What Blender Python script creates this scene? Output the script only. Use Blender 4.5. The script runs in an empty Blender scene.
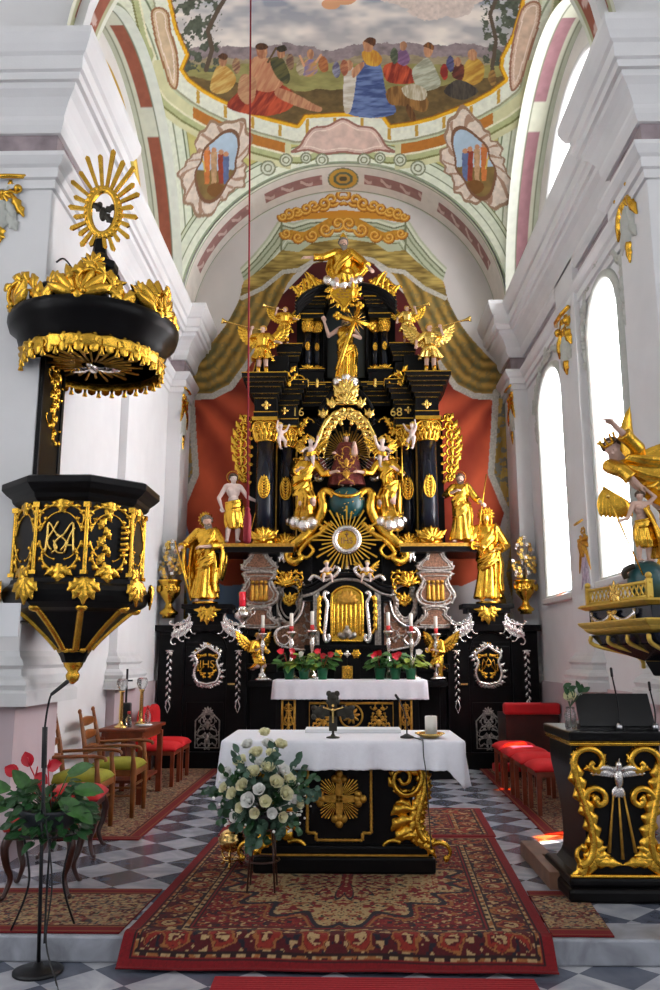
import bpy, math, random
import numpy as np
from mathutils import Vector, Matrix, Quaternion
from math import sin, cos, pi, atan, atan2, radians, sqrt, exp
S = bpy.context.scene
COL = S.collection
V = Vector
# ---------------------------------------------------------------- camera maths
F = 820.0; TH = atan(160 / F); YAW = radians(1.24); CAM = V((0, 0, 1.56)); AX = -0.05
RV = V((cos(YAW), sin(YAW), 0)); FW = V((-sin(YAW) * cos(TH), cos(YAW) * cos(TH), sin(TH))); UV = RV.cross(FW)
def ray(px, py): return FW + RV * ((px - 330) / F) + UV * ((495 - py) / F)
def P(px, py, Y):
    d = ray(px, py); return CAM + d * ((Y - CAM.y) / d.y)
def PZ(px, py, Z):
    d = ray(px, py); return CAM + d * ((Z - CAM.z) / d.z)
def PX(px, py, X):
    d = ray(px, py); return CAM + d * ((X - CAM.x) / d.x)
def proj(a):   # numpy (n,3) -> pixel coordinates of the photograph's frame
    d = a - np.array(CAM); z = d @ np.array(FW)
    return 330 + F * (d @ np.array(RV)) / z, 495 - F * (d @ np.array(UV)) / z
# ---------------------------------------------------------------- materials
def nt(name):
    m = bpy.data.materials.new(name); m.use_nodes = True
    n = m.node_tree.nodes; l = m.node_tree.links; b = n['Principled BSDF']
    return m, n, l, b
def mat(name, col, rough=.5, metal=0., var=.0, scale=8., bump=0., bscale=40., emit=None, estr=1., coat=0., sheen=0., trans=0., alpha=1., detail=4., spec=None):
    m, n, l, b = nt(name)
    c = (*col, 1)
    b.inputs['Base Color'].default_value = c; b.inputs['Roughness'].default_value = rough; b.inputs['Metallic'].default_value = metal
    if spec is not None: b.inputs['Specular IOR Level'].default_value = spec
    if coat: b.inputs['Coat Weight'].default_value = coat; b.inputs['Coat Roughness'].default_value = .08
    if sheen: b.inputs['Sheen Weight'].default_value = sheen
    if trans: b.inputs['Transmission Weight'].default_value = trans
    if alpha < 1: b.inputs['Alpha'].default_value = alpha
    if emit: b.inputs['Emission Color'].default_value = (*emit, 1); b.inputs['Emission Strength'].default_value = estr
    if var or bump:
        tc = n.new('ShaderNodeTexCoord')
        if var:
            t = n.new('ShaderNodeTexNoise'); t.inputs['Scale'].default_value = scale; t.inputs['Detail'].default_value = detail
            l.new(tc.outputs['Object'], t.inputs['Vector'])
            r = n.new('ShaderNodeValToRGB'); r.color_ramp.elements[0].position = .3; r.color_ramp.elements[1].position = .7
            r.color_ramp.elements[0].color = (*[x * (1 - var) for x in col], 1); r.color_ramp.elements[1].color = (*[min(1, x * (1 + var * .6)) for x in col], 1)
            l.new(t.outputs['Fac'], r.inputs['Fac']); l.new(r.outputs['Color'], b.inputs['Base Color'])
        if bump:
            t = n.new('ShaderNodeTexNoise'); t.inputs['Scale'].default_value = bscale; t.inputs['Detail'].default_value = 3
            l.new(tc.outputs['Object'], t.inputs['Vector'])
            k = n.new('ShaderNodeBump'); k.inputs['Strength'].default_value = bump; k.inputs['Distance'].default_value = .02
            l.new(t.outputs['Fac'], k.inputs['Height']); l.new(k.outputs['Normal'], b.inputs['Normal'])
    return m
M = {}
M['gold'] = mat('gold_leaf', (.80, .46, .055), .27, 1, .22, 14, .25, 30)
M['goldpale'] = mat('pale_gold_leaf', (.86, .58, .15), .26, 1, .2, 14, .25, 30)
M['goldflat'] = mat('gilded_wood', (.62, .33, .05), .42, .75, .35, 25, .3, 50)
M['goldpaint'] = mat('yellow_gold_paint', (.75, .50, .09), .4, .55, .15, 20)
M['brass'] = mat('brass', (.85, .58, .2), .2, 1)
M['black'] = mat('black_lacquered_wood', (.006, .0055, .006), .32, 0, .3, 6, spec=.13)
M['blackblue'] = mat('polished_dark_column', (.007, .009, .017), .2, 0, spec=.32)
M['silver'] = mat('silver_leaf', (.86, .82, .79), .26, 1, .2, 20, .3, 60)
M['silverdull'] = mat('tarnished_silver_relief', (.46, .42, .38), .33, .95, .5, 30, .6, 55)
M['relief'] = mat('reddish_gilt_relief', (.30, .15, .09), .45, .5, .6, 45, .6, 70)
M['skin'] = mat('painted_flesh', (.66, .42, .33), .42, 0, .1, 10)
M['skinpale'] = mat('pale_painted_flesh', (.74, .58, .52), .4, 0, .1, 10)
M['hair'] = mat('dark_brown_hair', (.10, .055, .03), .55, 0, .3, 30, .4, 60)
M['hairgrey'] = mat('grey_hair', (.20, .17, .14), .55, 0, .3, 30, .4, 60)
M['plaster'] = mat('white_plaster', (.80, .79, .79), .75, 0, .04, 2.5, .06, 60)
M['plasterw'] = mat('warm_white_plaster', (.82, .80, .77), .75, 0, .05, 2.5, .06, 60)
M['pinkdado'] = mat('mauve_dado_paint', (.58, .47, .49), .7, 0, .06, 3)
M['stone'] = mat('grey_white_stone', (.70, .70, .70), .55, 0, .06, 5)
M['frieze'] = mat('mauve_marble_frieze', (.36, .29, .31), .45, 0, .4, 5, detail=8)
M['redvelvet'] = mat('red_velvet', (.50, .006, .010), .8, 0, .2, 6, sheen=.08)
M['redcloth'] = mat('bright_red_cloth', (.62, .008, .012), .85, 0, .1, 6)
M['redmat'] = mat('red_ribbed_mat', (.33, .008, .014), .9, 0, .2, 60)
M['green'] = mat('olive_green_velvet', (.30, .29, .02), .8, 0, .2, 12)
M['wood'] = mat('reddish_brown_wood', (.21, .04, .014), .35, 0, .35, 9)
M['woodlight'] = mat('honey_wood', (.27, .085, .018), .35, 0, .35, 9)
M['wooddark'] = mat('dark_mahogany', (.045, .012, .008), .3, 0, .3, 9)
M['woodstep'] = mat('brown_step_wood', (.20, .10, .06), .6, 0, .3, 7)
M['cloth'] = mat('white_altar_linen', (.88, .88, .94), .85, 0, .03, 30, .1, 90)
M['wax'] = mat('cream_wax', (.86, .82, .72), .5)
M['redwax'] = mat('red_plastic_band', (.65, .03, .03), .4)
M['redglass'] = mat('red_lamp_glass', (.75, .01, .03), .1, 0, emit=(.8, .01, .03), estr=.12)
M['flame'] = mat('flame', (1, .6, .2), .5, emit=(1, .6, .2), estr=6)
M['bluegreen'] = mat('teal_painted_globe', (.012, .075, .08), .3, 0, .35, 9)
M['leaf'] = mat('green_leaf', (.055, .17, .035), .4, 0, .4, 20)
M['leafdark'] = mat('dark_green_leaf', (.022, .085, .025), .35, 0, .4, 20)
M['eucalyptus'] = mat('grey_green_eucalyptus', (.06, .13, .085), .5, 0, .4, 20)
M['leaflime'] = mat('yellow_green_leaf', (.22, .30, .03), .45, 0, .3, 20)
M['rose'] = mat('cream_rose_petal', (.90, .87, .60), .6, 0, .12, 30)
M['rosewhite'] = mat('white_petal', (.92, .92, .88), .6, 0, .06, 30)
M['flowerred'] = mat('red_flower', (.62, .012, .03), .35)
M['pot'] = mat('green_plastic_pot', (.008, .16, .06), .35)
M['blackmetal'] = mat('black_metal', (.008, .008, .010), .4, .3)
M['blackplastic'] = mat('matte_black_plastic', (.012, .012, .013), .55)
M['steel'] = mat('brushed_steel', (.6, .6, .62), .3, 1)
M['paper'] = mat('white_paper', (.82, .83, .85), .7)
M['bottle'] = mat('clear_glass', (.85, .9, .9), .03, 0, trans=.95, alpha=.55)
M['robewhite'] = mat('red_gold_brocade', (.17, .025, .018), .5, .3, .6, 40)
M['terracotta'] = mat('dark_planter', (.02, .022, .03), .5)
M['violet'] = mat('mauve_stucco', (.55, .45, .55), .7, 0, .2, 20)
M['stuccow'] = mat('greenish_white_stucco', (.56, .57, .52), .6, 0, .08, 15)
M['rope'] = mat('crimson_cord', (.30, .008, .02), .7, 0, .2, 80)
M['pane'] = mat('bright_frosted_glass', (.9, .9, .9), .5, emit=(.97, .98, 1.0), estr=12)
M['paneup'] = mat('bright_upper_window_glass', (.9, .9, .9), .5, emit=(.97, .98, 1.0), estr=5.5)
def vcol_mat(name, rough=.8, bump=0, bscale=200, sheen=0):
    m, n, l, b = nt(name); a = n.new('ShaderNodeVertexColor'); a.layer_name = 'Col'
    l.new(a.outputs['Color'], b.inputs['Base Color']); b.inputs['Roughness'].default_value = rough
    if sheen: b.inputs['Sheen Weight'].default_value = sheen
    if bump:
        tc = n.new('ShaderNodeTexCoord'); t = n.new('ShaderNodeTexNoise'); t.inputs['Scale'].default_value = bscale
        l.new(tc.outputs['Object'], t.inputs['Vector']); k = n.new('ShaderNodeBump'); k.inputs['Strength'].default_value = bump; k.inputs['Distance'].default_value = .01
        l.new(t.outputs['Fac'], k.inputs['Height']); l.new(k.outputs['Normal'], b.inputs['Normal'])
    return m
M['fresco'] = vcol_mat('painted_fresco_plaster', .85)
M['carpet'] = vcol_mat('woven_carpet_pile', .95, .4, 260)
def marble_floor():
    m, n, l, b = nt('diamond_marble_floor')
    g = n.new('ShaderNodeNewGeometry'); mp = n.new('ShaderNodeMapping'); l.new(g.outputs['Position'], mp.inputs['Vector'])
    s = 1 / .312; mp.inputs['Rotation'].default_value = (0, 0, radians(45)); mp.inputs['Scale'].default_value = (s, s, 0)
    mp.inputs['Location'].default_value = (.28, .07, .5)
    ck = n.new('ShaderNodeTexChecker'); ck.inputs['Scale'].default_value = 1; l.new(mp.outputs['Vector'], ck.inputs['Vector'])
    nz = n.new('ShaderNodeTexNoise'); nz.inputs['Scale'].default_value = 3; nz.inputs['Detail'].default_value = 9; nz.inputs['Distortion'].default_value = 1.6; l.new(g.outputs['Position'], nz.inputs['Vector'])
    def ramp(a, c, p0=.35, p1=.65):
        r = n.new('ShaderNodeValToRGB'); r.color_ramp.elements[0].position = p0; r.color_ramp.elements[1].position = p1
        r.color_ramp.elements[0].color = (*a, 1); r.color_ramp.elements[1].color = (*c, 1); l.new(nz.outputs['Fac'], r.inputs['Fac']); return r
    w = ramp((.32, .335, .38), (.52, .52, .56)); d = ramp((.075, .085, .12), (.13, .145, .19))
    mx = n.new('ShaderNodeMix'); mx.data_type = 'RGBA'; l.new(ck.outputs['Fac'], mx.inputs[0])
    l.new(d.outputs['Color'], mx.inputs[6]); l.new(w.outputs['Color'], mx.inputs[7]); l.new(mx.outputs[2], b.inputs['Base Color'])
    b.inputs['Roughness'].default_value = .16; b.inputs['Specular IOR Level'].default_value = .6
    return m
M['floor'] = marble_floor()
def marble_plain():
    m = mat('veined_white_marble', (.36, .375, .42), .3, 0, .35, 3.5, detail=9)
    for x in m.node_tree.nodes:
        if x.type == 'TEX_NOISE': x.inputs['Distortion'].default_value = 2
    return m
M['marble'] = marble_plain()
# ---------------------------------------------------------------- mesh builder
WL = {}
def link(o, parent=None):
    COL.objects.link(o)
    if parent: o.parent = parent
    return o
class MB:
    def __init__(s): s.v = []; s.f = []; s.s = []
    def add(s, vs, fs, sm=True, T=None):
        k = len(s.v)
        if T is not None: vs = [T @ V(p) for p in vs]
        s.v += [tuple(p) for p in vs]; s.f += [tuple(i + k for i in f) for f in fs]; s.s += [sm] * len(fs)
        return s
    def boxb(s, x0, x1, y0, y1, z0, z1, T=None):
        vs = [(x, y, z) for x in (x0, x1) for y in (y0, y1) for z in (z0, z1)]
        return s.add(vs, [(0, 1, 3, 2), (4, 6, 7, 5), (0, 4, 5, 1), (2, 3, 7, 6), (0, 2, 6, 4), (1, 5, 7, 3)], False, T)
    def box(s, c, d, T=None): return s.boxb(c[0] - d[0] / 2, c[0] + d[0] / 2, c[1] - d[1] / 2, c[1] + d[1] / 2, c[2] - d[2] / 2, c[2] + d[2] / 2, T)
    def lathe(s, prof, n=20, T=None, c=(0, 0, 0), sx=1, sy=1, mod=None, sm=True, caps=True):
        vs = []; fs = []
        for r, z in prof:
            for i in range(n):
                a = 2 * pi * i / n; q = r * (mod(a, z) if mod else 1)
                vs.append((c[0] + q * cos(a) * sx, c[1] + q * sin(a) * sy, c[2] + z))
        m = len(prof)
        for j in range(m - 1):
            for i in range(n):
                fs.append((j * n + i, j * n + (i + 1) % n, (j + 1) * n + (i + 1) % n, (j + 1) * n + i))
        if caps: fs.append(tuple(range(n - 1, -1, -1))); fs.append(tuple((m - 1) * n + i for i in range(n)))
        return s.add(vs, fs, sm, T)
    def ell(s, c, r, T=None, n=12, m=8, R=None):
        if isinstance(r, (int, float)): r = (r, r, r)
        vs = [V((0, 0, -r[2]))]; fs = []
        for j in range(1, m):
            p = -pi / 2 + pi * j / m
            for i in range(n): vs.append(V((r[0] * cos(p) * cos(2 * pi * i / n), r[1] * cos(p) * sin(2 * pi * i / n), r[2] * sin(p))))
        vs.append(V((0, 0, r[2])))
        for i in range(n):
            fs.append((0, 1 + (i + 1) % n, 1 + i)); fs.append((len(vs) - 1, 1 + (m - 2) * n + i, 1 + (m - 2) * n + (i + 1) % n))
        for j in range(m - 2):
            for i in range(n): fs.append((1 + j * n + i, 1 + j * n + (i + 1) % n, 1 + (j + 1) * n + (i + 1) % n, 1 + (j + 1) * n + i))
        if R is not None: vs = [R @ p for p in vs]
        return s.add([p + V(c) for p in vs], fs, True, T)
    def tube(s, pts, rad, n=7, flat=None, T=None, closed=False):
        pts = [V(p) for p in pts]; k = len(pts)
        if isinstance(rad, (int, float)): rad = [rad] * k
        tg = []
        for i in range(k):
            a = pts[i - 1] if (i or closed) else pts[0]; b = pts[(i + 1) % k] if (i < k - 1 or closed) else pts[-1]
            d = b - a; tg.append(d.normalized() if d.length > 1e-9 else V((0, 0, 1)))
        up = V(flat) if flat is not None else None
        nr = tg[0].orthogonal().normalized(); vs = []
        for i in range(k):
            if up is not None:
                u = (up - tg[i] * up.dot(tg[i])); u = u.normalized() if u.length > 1e-6 else tg[i].orthogonal().normalized()
            else:
                if i:
                    q = tg[i - 1].rotation_difference(tg[i]); nr = q @ nr
                u = nr
            w = tg[i].cross(u)
            for j in range(n):
                a = 2 * pi * j / n; vs.append(pts[i] + (u * cos(a) * (.7 if up is not None else 1) + w * sin(a)) * rad[i])
        fs = []
        for i in range(k if closed else k - 1):
            for j in range(n): fs.append((i * n + j, i * n + (j + 1) % n, ((i + 1) % k) * n + (j + 1) % n, ((i + 1) % k) * n + j))
        if not closed: fs.append(tuple(range(n - 1, -1, -1))); fs.append(tuple((k - 1) * n + j for j in range(n)))
        return s.add(vs, fs, True, T)
    def cap(s, p, q, r0, r1=None, n=10, T=None):   # tapered capsule
        p = V(p); q = V(q); r1 = r0 if r1 is None else r1; d = (q - p); L = d.length; d = d.normalized() if L > 1e-9 else V((0, 0, 1)); pts = []; rr = []
        for i in range(4): a = pi / 2 * i / 4; pts.append(p - d * r0 * cos(a)); rr.append(max(r0 * sin(a), r0 * .05))
        pts.append(p); rr.append(r0); pts.append(q); rr.append(r1)
        for i in range(1, 5): a = pi / 2 * i / 4; pts.append(q + d * r1 * sin(a)); rr.append(max(r1 * cos(a), r1 * .05))
        return s.tube(pts, rr, n, T=T)
    def prism(s, poly, fr, h0, h1, sm=False):   # polygon (a,b) in a frame, extruded along its normal
        n = len(poly); vs = [fr(a, b, h0) for a, b in poly] + [fr(a, b, h1) for a, b in poly]
        ar = sum(poly[i][0] * poly[(i + 1) % n][1] - poly[(i + 1) % n][0] * poly[i][1] for i in range(n))
        fs = [tuple(range(n - 1, -1, -1)), tuple(range(n, 2 * n))] + [(i, (i + 1) % n, n + (i + 1) % n, n + i) for i in range(n)]
        if ar < 0: fs = [tuple(reversed(f)) for f in fs]
        return s.add(vs, fs, sm)
    def grid(s, fn, nu, nv, sm=True, cu=False, flip=False):
        vs = [fn(i / (nu if cu else nu - 1), j / (nv - 1)) for j in range(nv) for i in range(nu)]; fs = []
        for j in range(nv - 1):
            for i in range(nu if cu else nu - 1):
                i2 = (i + 1) % nu; f = (j * nu + i, j * nu + i2, (j + 1) * nu + i2, (j + 1) * nu + i); fs.append(tuple(reversed(f)) if flip else f)
        return s.add(vs, fs, sm)
    def build(s, name, m, parent=None, label=None, local=False, bevel=0, solid=0, sub=0, remesh=0, smooth=0):
        me = bpy.data.meshes.new(name); off = V((0, 0, 0))
        if parent is not None and not local: off = WL.get(parent.name, V((0, 0, 0)))
        me.from_pydata([tuple(V(p) - off) for p in s.v], [], s.f); me.polygons.foreach_set('use_smooth', s.s)
        me.materials.append(M[m] if isinstance(m, str) else m); me.update()
        o = bpy.data.objects.new(name, me); link(o, parent)
        WL[o.name] = V(off)
        if label: o['label'] = label
        if remesh:
            k = o.modifiers.new('r', 'REMESH'); k.mode = 'VOXEL'; k.voxel_size = remesh; k.use_smooth_shade = True
            if smooth: k = o.modifiers.new('s', 'SMOOTH'); k.iterations = smooth; k.factor = .5
        if solid: k = o.modifiers.new('t', 'SOLIDIFY'); k.thickness = solid; k.offset = 0
        if sub: k = o.modifiers.new('u', 'SUBSURF'); k.levels = sub; k.render_levels = sub
        if bevel: k = o.modifiers.new('b', 'BEVEL'); k.width = bevel; k.segments = 2; k.limit_method = 'ANGLE'; k.angle_limit = radians(40)
        return o
def tag(o, label, cat, group=None, kind=None):
    o['label'] = label; o['category'] = cat
    if group: o['group'] = group
    if kind: o['kind'] = kind
    return o
def thing(name, label, cat, loc=(0, 0, 0), group=None, rz=0):
    o = bpy.data.objects.new(name, None); o.empty_display_size = .1; o.location = loc; o.rotation_euler = (0, 0, rz); link(o); WL[o.name] = V(loc)
    return tag(o, label, cat, group)
def struct(o): o['kind'] = 'structure'; return o
def dup(root, loc, rz=None, label=None, scale=None):
    def cp(o, par):
        c = o.copy(); COL.objects.link(c)
        if par: c.parent = par
        for ch in list(o.children): cp(ch, c)
        return c
    r = cp(root, None); r.location = loc
    if rz is not None: r.rotation_euler = (0, 0, rz)
    if scale is not None: r.scale = scale if not isinstance(scale, (int, float)) else (scale,) * 3
    if label: r['label'] = label
    return r
class Fr:   # a local frame on a surface: a to the right, b up, h out of it
    def __init__(s, o, x=(1, 0, 0), z=(0, 0, 1), mir=False):
        s.o = V(o); s.x = V(x).normalized(); s.z = V(z).normalized(); s.n = s.x.cross(s.z).normalized()
        if mir: s.x = -s.x
    def __call__(s, a, b, h=0): return s.o + s.x * a + s.z * b + s.n * h
    def sh(s, a, b, h=0, ang=0, mir=False):
        f = Fr(s(a, b, h)); f.x = (s.x * cos(ang) + s.z * sin(ang)) * (-1 if mir else 1); f.z = -s.x * sin(ang) + s.z * cos(ang)
        if mir: f.z = s.z * cos(ang) - s.x * sin(ang)
        f.n = s.n; return f
# ---------------------------------------------------------------- ornament kit
def turtle(p, a, L, k0, k1, n=22, e=2.0):
    pts = [(p[0], p[1])]; x, y = p; d = L / n
    for i in range(n):
        t = (i + .5) / n; a += (k0 + (k1 - k0) * t ** e) * d; x += cos(a) * d; y += sin(a) * d; pts.append((x, y))
    return pts, a
def leaf(m, fr, p, a, L, w, h=None, lobes=3, bend=0., n=12):
    n = max(n, 5 * lobes)
    h = h or w * .6; vs = []; ang = a; x, y = p; k = n
    for i in range(k + 1):
        t = i / k; ww = w * max(sin(pi * min(1, t * .93 + .07)) ** .7, .02) * (1 + .20 * cos(t * lobes * 2 * pi) - .12 * ((t * lobes) % 1 if lobes else 0)) * .5
        nx, ny = -sin(ang), cos(ang); hh = h * (.35 + .65 * sin(pi * (.15 + .85 * t)))
        for q, z in ((1, 0), (.55, .75), (0, 1), (-.55, .75), (-1, 0)):
            vs.append(fr(x + nx * ww * q, y + ny * ww * q, hh * z * (1 if q else .8)))
        ang += bend / k; x += cos(ang) * L / k; y += sin(ang) * L / k
    fs = [(i * 5 + j, i * 5 + j + 1, (i + 1) * 5 + j + 1, (i + 1) * 5 + j) for i in range(k) for j in range(4)]
    m.add(vs, fs)
def strand(m, fr, pts, w0, w1=None, h=0., n=6):
    w1 = w0 if w1 is None else w1; k = len(pts)
    m.tube([fr(a, b, h) for a, b in pts], [w0 + (w1 - w0) * i / (k - 1) for i in range(k)], n)
def scroll(m, fr, p, a, L, k, w, leaves=3, curl=5., side=None, h=0., ball=True):
    # a tapering scroll that winds up at its end, with acanthus leaves along its outer side
    pts, _ = turtle(p, a, L, k, k * curl, 24, 2.2); strand(m, fr, pts, w, w * .45, h)
    if ball: e = pts[-1]; m.ell(fr(e[0], e[1], h), w * 1.05, n=8, m=6)
    s = side if side is not None else (-1 if k > 0 else 1)
    for i in range(leaves):
        j = int((.08 + .75 * i / max(1, leaves)) * 24); q = pts[j]; d = atan2(pts[j + 1][1] - q[1], pts[j + 1][0] - q[0])
        leaf(m, fr, q, d + s * .7, L * .24 * (1 - .4 * i / max(1, leaves)), w * 3.2, w * 1.4, 2, -s * .6, 8)
    return pts
def sym(m, fr, fn):   # draws fn in a frame and in its mirror image
    fn(m, fr); g = Fr(fr.o); g.x = -fr.x; g.z = fr.z; g.n = fr.n; fn(m, g)
def shell(m, fr, p, r, a0=pi / 2, spread=2.4, n=7, h=.3):
    for i in range(n):
        a = a0 + spread * (i / (n - 1) - .5); leaf(m, fr, p, a, r * (1 - .25 * abs(i / (n - 1) - .5)), r * .42, r * h, 1, 0, 8)
    m.ell(fr(p[0], p[1], r * .1), r * .2, n=8, m=6)
def cartouche(gm, fr, W, H, seed=1, w=None, border=True, core=True):
    rnd = random.Random(seed); w = w or W * .035
    def half(m, f):
        if border:
            scroll(m, f, (.10 * W, .42 * H), -.2, .75 * H, -2.0 / H * 1.2, w, 3, 2.6)
            scroll(m, f, (.10 * W, -.46 * H), .15, .72 * H, 2.0 / H * 1.2, w, 3, 2.6)
            scroll(m, f, (.40 * W, -.12 * H), 1.35, .5 * H, 1.2 / H, w, 2, 4)
        for i in range(4):
            y = (-.3 + .2 * i) * H; scroll(m, f, (.03 * W, y), rnd.uniform(.2, 1.2), .45 * W, rnd.choice((-1, 1)) * 2.2 / W, w * .75, 2, 4)
    sym(gm, fr, half)
    if core:
        leaf(gm, fr, (0, .30 * H), pi / 2, .24 * H, .26 * W, W * .10, 3); leaf(gm, fr, (0, -.26 * H), -pi / 2, .26 * H, .24 * W, W * .10, 3)
        shell(gm, fr, (0, .02 * H), .14 * H, pi / 2, 5.4, 9)
def vinework(m, fr, W, H, n, seed, w):   # dense mirrored foliage filling a W x H field
    def half(mm, f):
        r = random.Random(seed)
        for i in range(n):
            a = (.04 + .36 * r.random()) * W; b = (-.45 + .9 * (i + r.random() * .6) / n) * H
            scroll(mm, f, (a * .4, b), r.uniform(-1.2, 1.4), r.uniform(.3, .6) * min(W, H), r.choice((-1, 1)) * r.uniform(2, 4) / min(W, H), w, 2, 4)
    sym(m, fr, half)
    for i in range(max(2, int(H / W * 2))): leaf(m, fr, (0, (-.42 + .8 * i / max(2, int(H / W * 2))) * H), pi / 2, H * .3, W * .2, w * 3, 3)
def outline_tube(m, fr, pts, w, h=0, closed=True, n=6): m.tube([fr(a, b, h) for a, b in pts], w, n, closed=closed)
def smooth_poly(pts, k=6, closed=True):   # Catmull-Rom
    n = len(pts); out = []
    for i in range(n if closed else n - 1):
        g = lambda j: pts[j % n] if closed else pts[max(0, min(n - 1, j))]
        p0, p1, p2, p3 = g(i - 1), g(i), g(i + 1), g(i + 2)
        for q in range(k):
            t = q / k; out.append(tuple(.5 * (2 * b + (c - a) * t + (2 * a - 5 * b + 4 * c - d) * t * t + (3 * b - a - 3 * c + d) * t ** 3) for a, b, c, d in zip(p0, p1, p2, p3)))
    if not closed: out.append(tuple(pts[-1]))
    return out
def sweep(m, prof, path, closed=False, sm=False):
    # sweeps a profile [(outward, z)] along a plan path [(x,y)] with mitred corners; outward is to the right of travel
    k = len(path); n = len(prof); vs = []
    for i in range(k):
        p = V(path[i]); d0 = (p - V(path[i - 1])).normalized() if (i or closed) else None; d1 = (V(path[(i + 1) % k]) - p).normalized() if (i < k - 1 or closed) else None
        d0 = d0 or d1; d1 = d1 or d0; n0 = V((d0.y, -d0.x)); n1 = V((d1.y, -d1.x)); b = (n0 + n1); b = b / max(.3, 1 + n0.dot(n1))
        for o, z in prof: vs.append((p.x + b.x * o, p.y + b.y * o, z))
    fs = []
    for i in range(k if closed else k - 1):
        for j in range(n - 1): fs.append((i * n + j, ((i + 1) % k) * n + j, ((i + 1) % k) * n + j + 1, i * n + j + 1))
    return m.add(vs, fs, sm)
# ---------------------------------------------------------------- painting on colour attributes
def inpoly(x, y, poly):
    r = np.zeros(x.shape, bool); n = len(poly); j = n - 1
    for i in range(n):
        xi, yi = poly[i]; xj, yj = poly[j]
        if yi != yj: r ^= ((yi > y) != (yj > y)) & (x < (xj - xi) * (y - yi) / (yj - yi) + xi)
        j = i
    return r
def hn(x, y, s=0):   # smooth value noise
    def h(i, j):
        q = np.sin(i * 127.1 + j * 311.7 + s * 74.7) * 43758.5453; return q - np.floor(q)
    i = np.floor(x); j = np.floor(y); u = x - i; v = y - j; u = u * u * (3 - 2 * u); v = v * v * (3 - 2 * v)
    return (h(i, j) * (1 - u) + h(i + 1, j) * u) * (1 - v) + (h(i, j + 1) * (1 - u) + h(i + 1, j + 1) * u) * v
def fbm(x, y, s=0): return hn(x, y, s) * .55 + hn(x * 2.1, y * 2.1, s + 1) * .28 + hn(x * 4.3, y * 4.3, s + 2) * .17
def lin(c):   # sRGB 0-255 -> linear
    return np.array([((q / 255) / 12.92 if q / 255 <= .04045 else ((q / 255 + .055) / 1.055) ** 2.4) for q in c])
def put(col, mask, c, a=1.):
    c = np.asarray(c); 
    if c.ndim == 1: col[mask] = col[mask] * (1 - a) + c * a
    else: col[mask] = col[mask] * (1 - a) + c[mask] * a
def paint_obj(name, X, Y, Z, col, m, parent=None, mask=None, flip=False):
    # X,Y,Z: (nv,nu) arrays of positions, col (nv,nu,3)
    nv, nu = X.shape; co = np.stack([X, Y, Z], -1).reshape(-1, 3).astype(np.float32)
    if parent is not None: co = co - np.array(WL[parent.name], dtype=np.float32)
    a = np.arange(nv * nu).reshape(nv, nu); q = np.stack([a[:-1, :-1], a[:-1, 1:], a[1:, 1:], a[1:, :-1]], -1).reshape(-1, 4)
    if flip: q = q[:, ::-1]
    if mask is not None: q = q[(mask.reshape(-1)[q]).all(1)]
    me = bpy.data.meshes.new(name); me.vertices.add(len(co)); me.vertices.foreach_set('co', co.ravel())
    me.loops.add(q.size); me.loops.foreach_set('vertex_index', q.ravel().astype(np.int32)); me.polygons.add(len(q))
    me.polygons.foreach_set('loop_start', np.arange(0, q.size, 4, dtype=np.int32)); me.polygons.foreach_set('loop_total', np.full(len(q), 4, np.int32))
    me.update(calc_edges=True); me.polygons.foreach_set('use_smooth', np.ones(len(q), bool))
    ca = me.color_attributes.new('Col', 'FLOAT_COLOR', 'POINT'); ca.data.foreach_set('color', np.concatenate([np.clip(col.reshape(-1, 3), 0, 1), np.ones((nv * nu, 1))], 1).astype(np.float32).ravel())
    me.materials.append(M[m]); me.validate(); o = bpy.data.objects.new(name, me); link(o, parent); WL[o.name] = WL.get(parent.name) if parent else V((0, 0, 0))
    return o
def glassmat(name, c):
    m, n, l, b = nt(name); n.remove(b); t = n.new('ShaderNodeBsdfTransparent'); t.inputs[0].default_value = (*c, 1); l.new(t.outputs[0], n['Material Output'].inputs[0]); return m
M['glassamber'] = glassmat('amber_glass', (1, .36, .03)); M['glassclear'] = glassmat('clear_window_glass', (1, .97, .95)); M['glassblue'] = glassmat('blue_glass', (.6, .75, 1)); M['glassrose'] = glassmat('rose_glass', (1, .5, .45))
M['navefill'] = mat('nave_fill_glow', (.9, .9, .9), .5, emit=(.93, .96, 1.0), estr=2.6)  # emission for the added fill panes in the nave walls
M['faux'] = mat('added_glow_pane', (.50, .60, .62), .8, 0, .2, 3, emit=(.7, .85, .95), estr=.55)  # grey-blue left lunette pane, glow added to brighten the right wall
M['blackteal'] = mat('dark_teal_niche', (.012, .02, .022), .5)
M['bronze'] = mat('dark_bronze', (.05, .045, .035), .4, .7, .3, 30)
# ================================================================ the setting
def sbox(name, m, *b, bevel=0): return struct(MB().boxb(*b).build(name, m, bevel=bevel))
sbox('floor', 'floor', -2.9, 2.9, 5.3, 13.2, -.3, 0)
sbox('floor_nave', 'floor', -6, 6, -14, 5.05, -.3, -.14)
sbox('trim_1', 'marble', -6, 6, 5.0, 5.3, -.14, 0, bevel=.012)          # the altar step
sbox('floor_side', 'marble', -6, -2.9, 5.3, 6.6, -.14, 0); sbox('floor_side', 'marble', 2.9, 6, 5.3, 6.6, -.14, 0)
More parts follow.
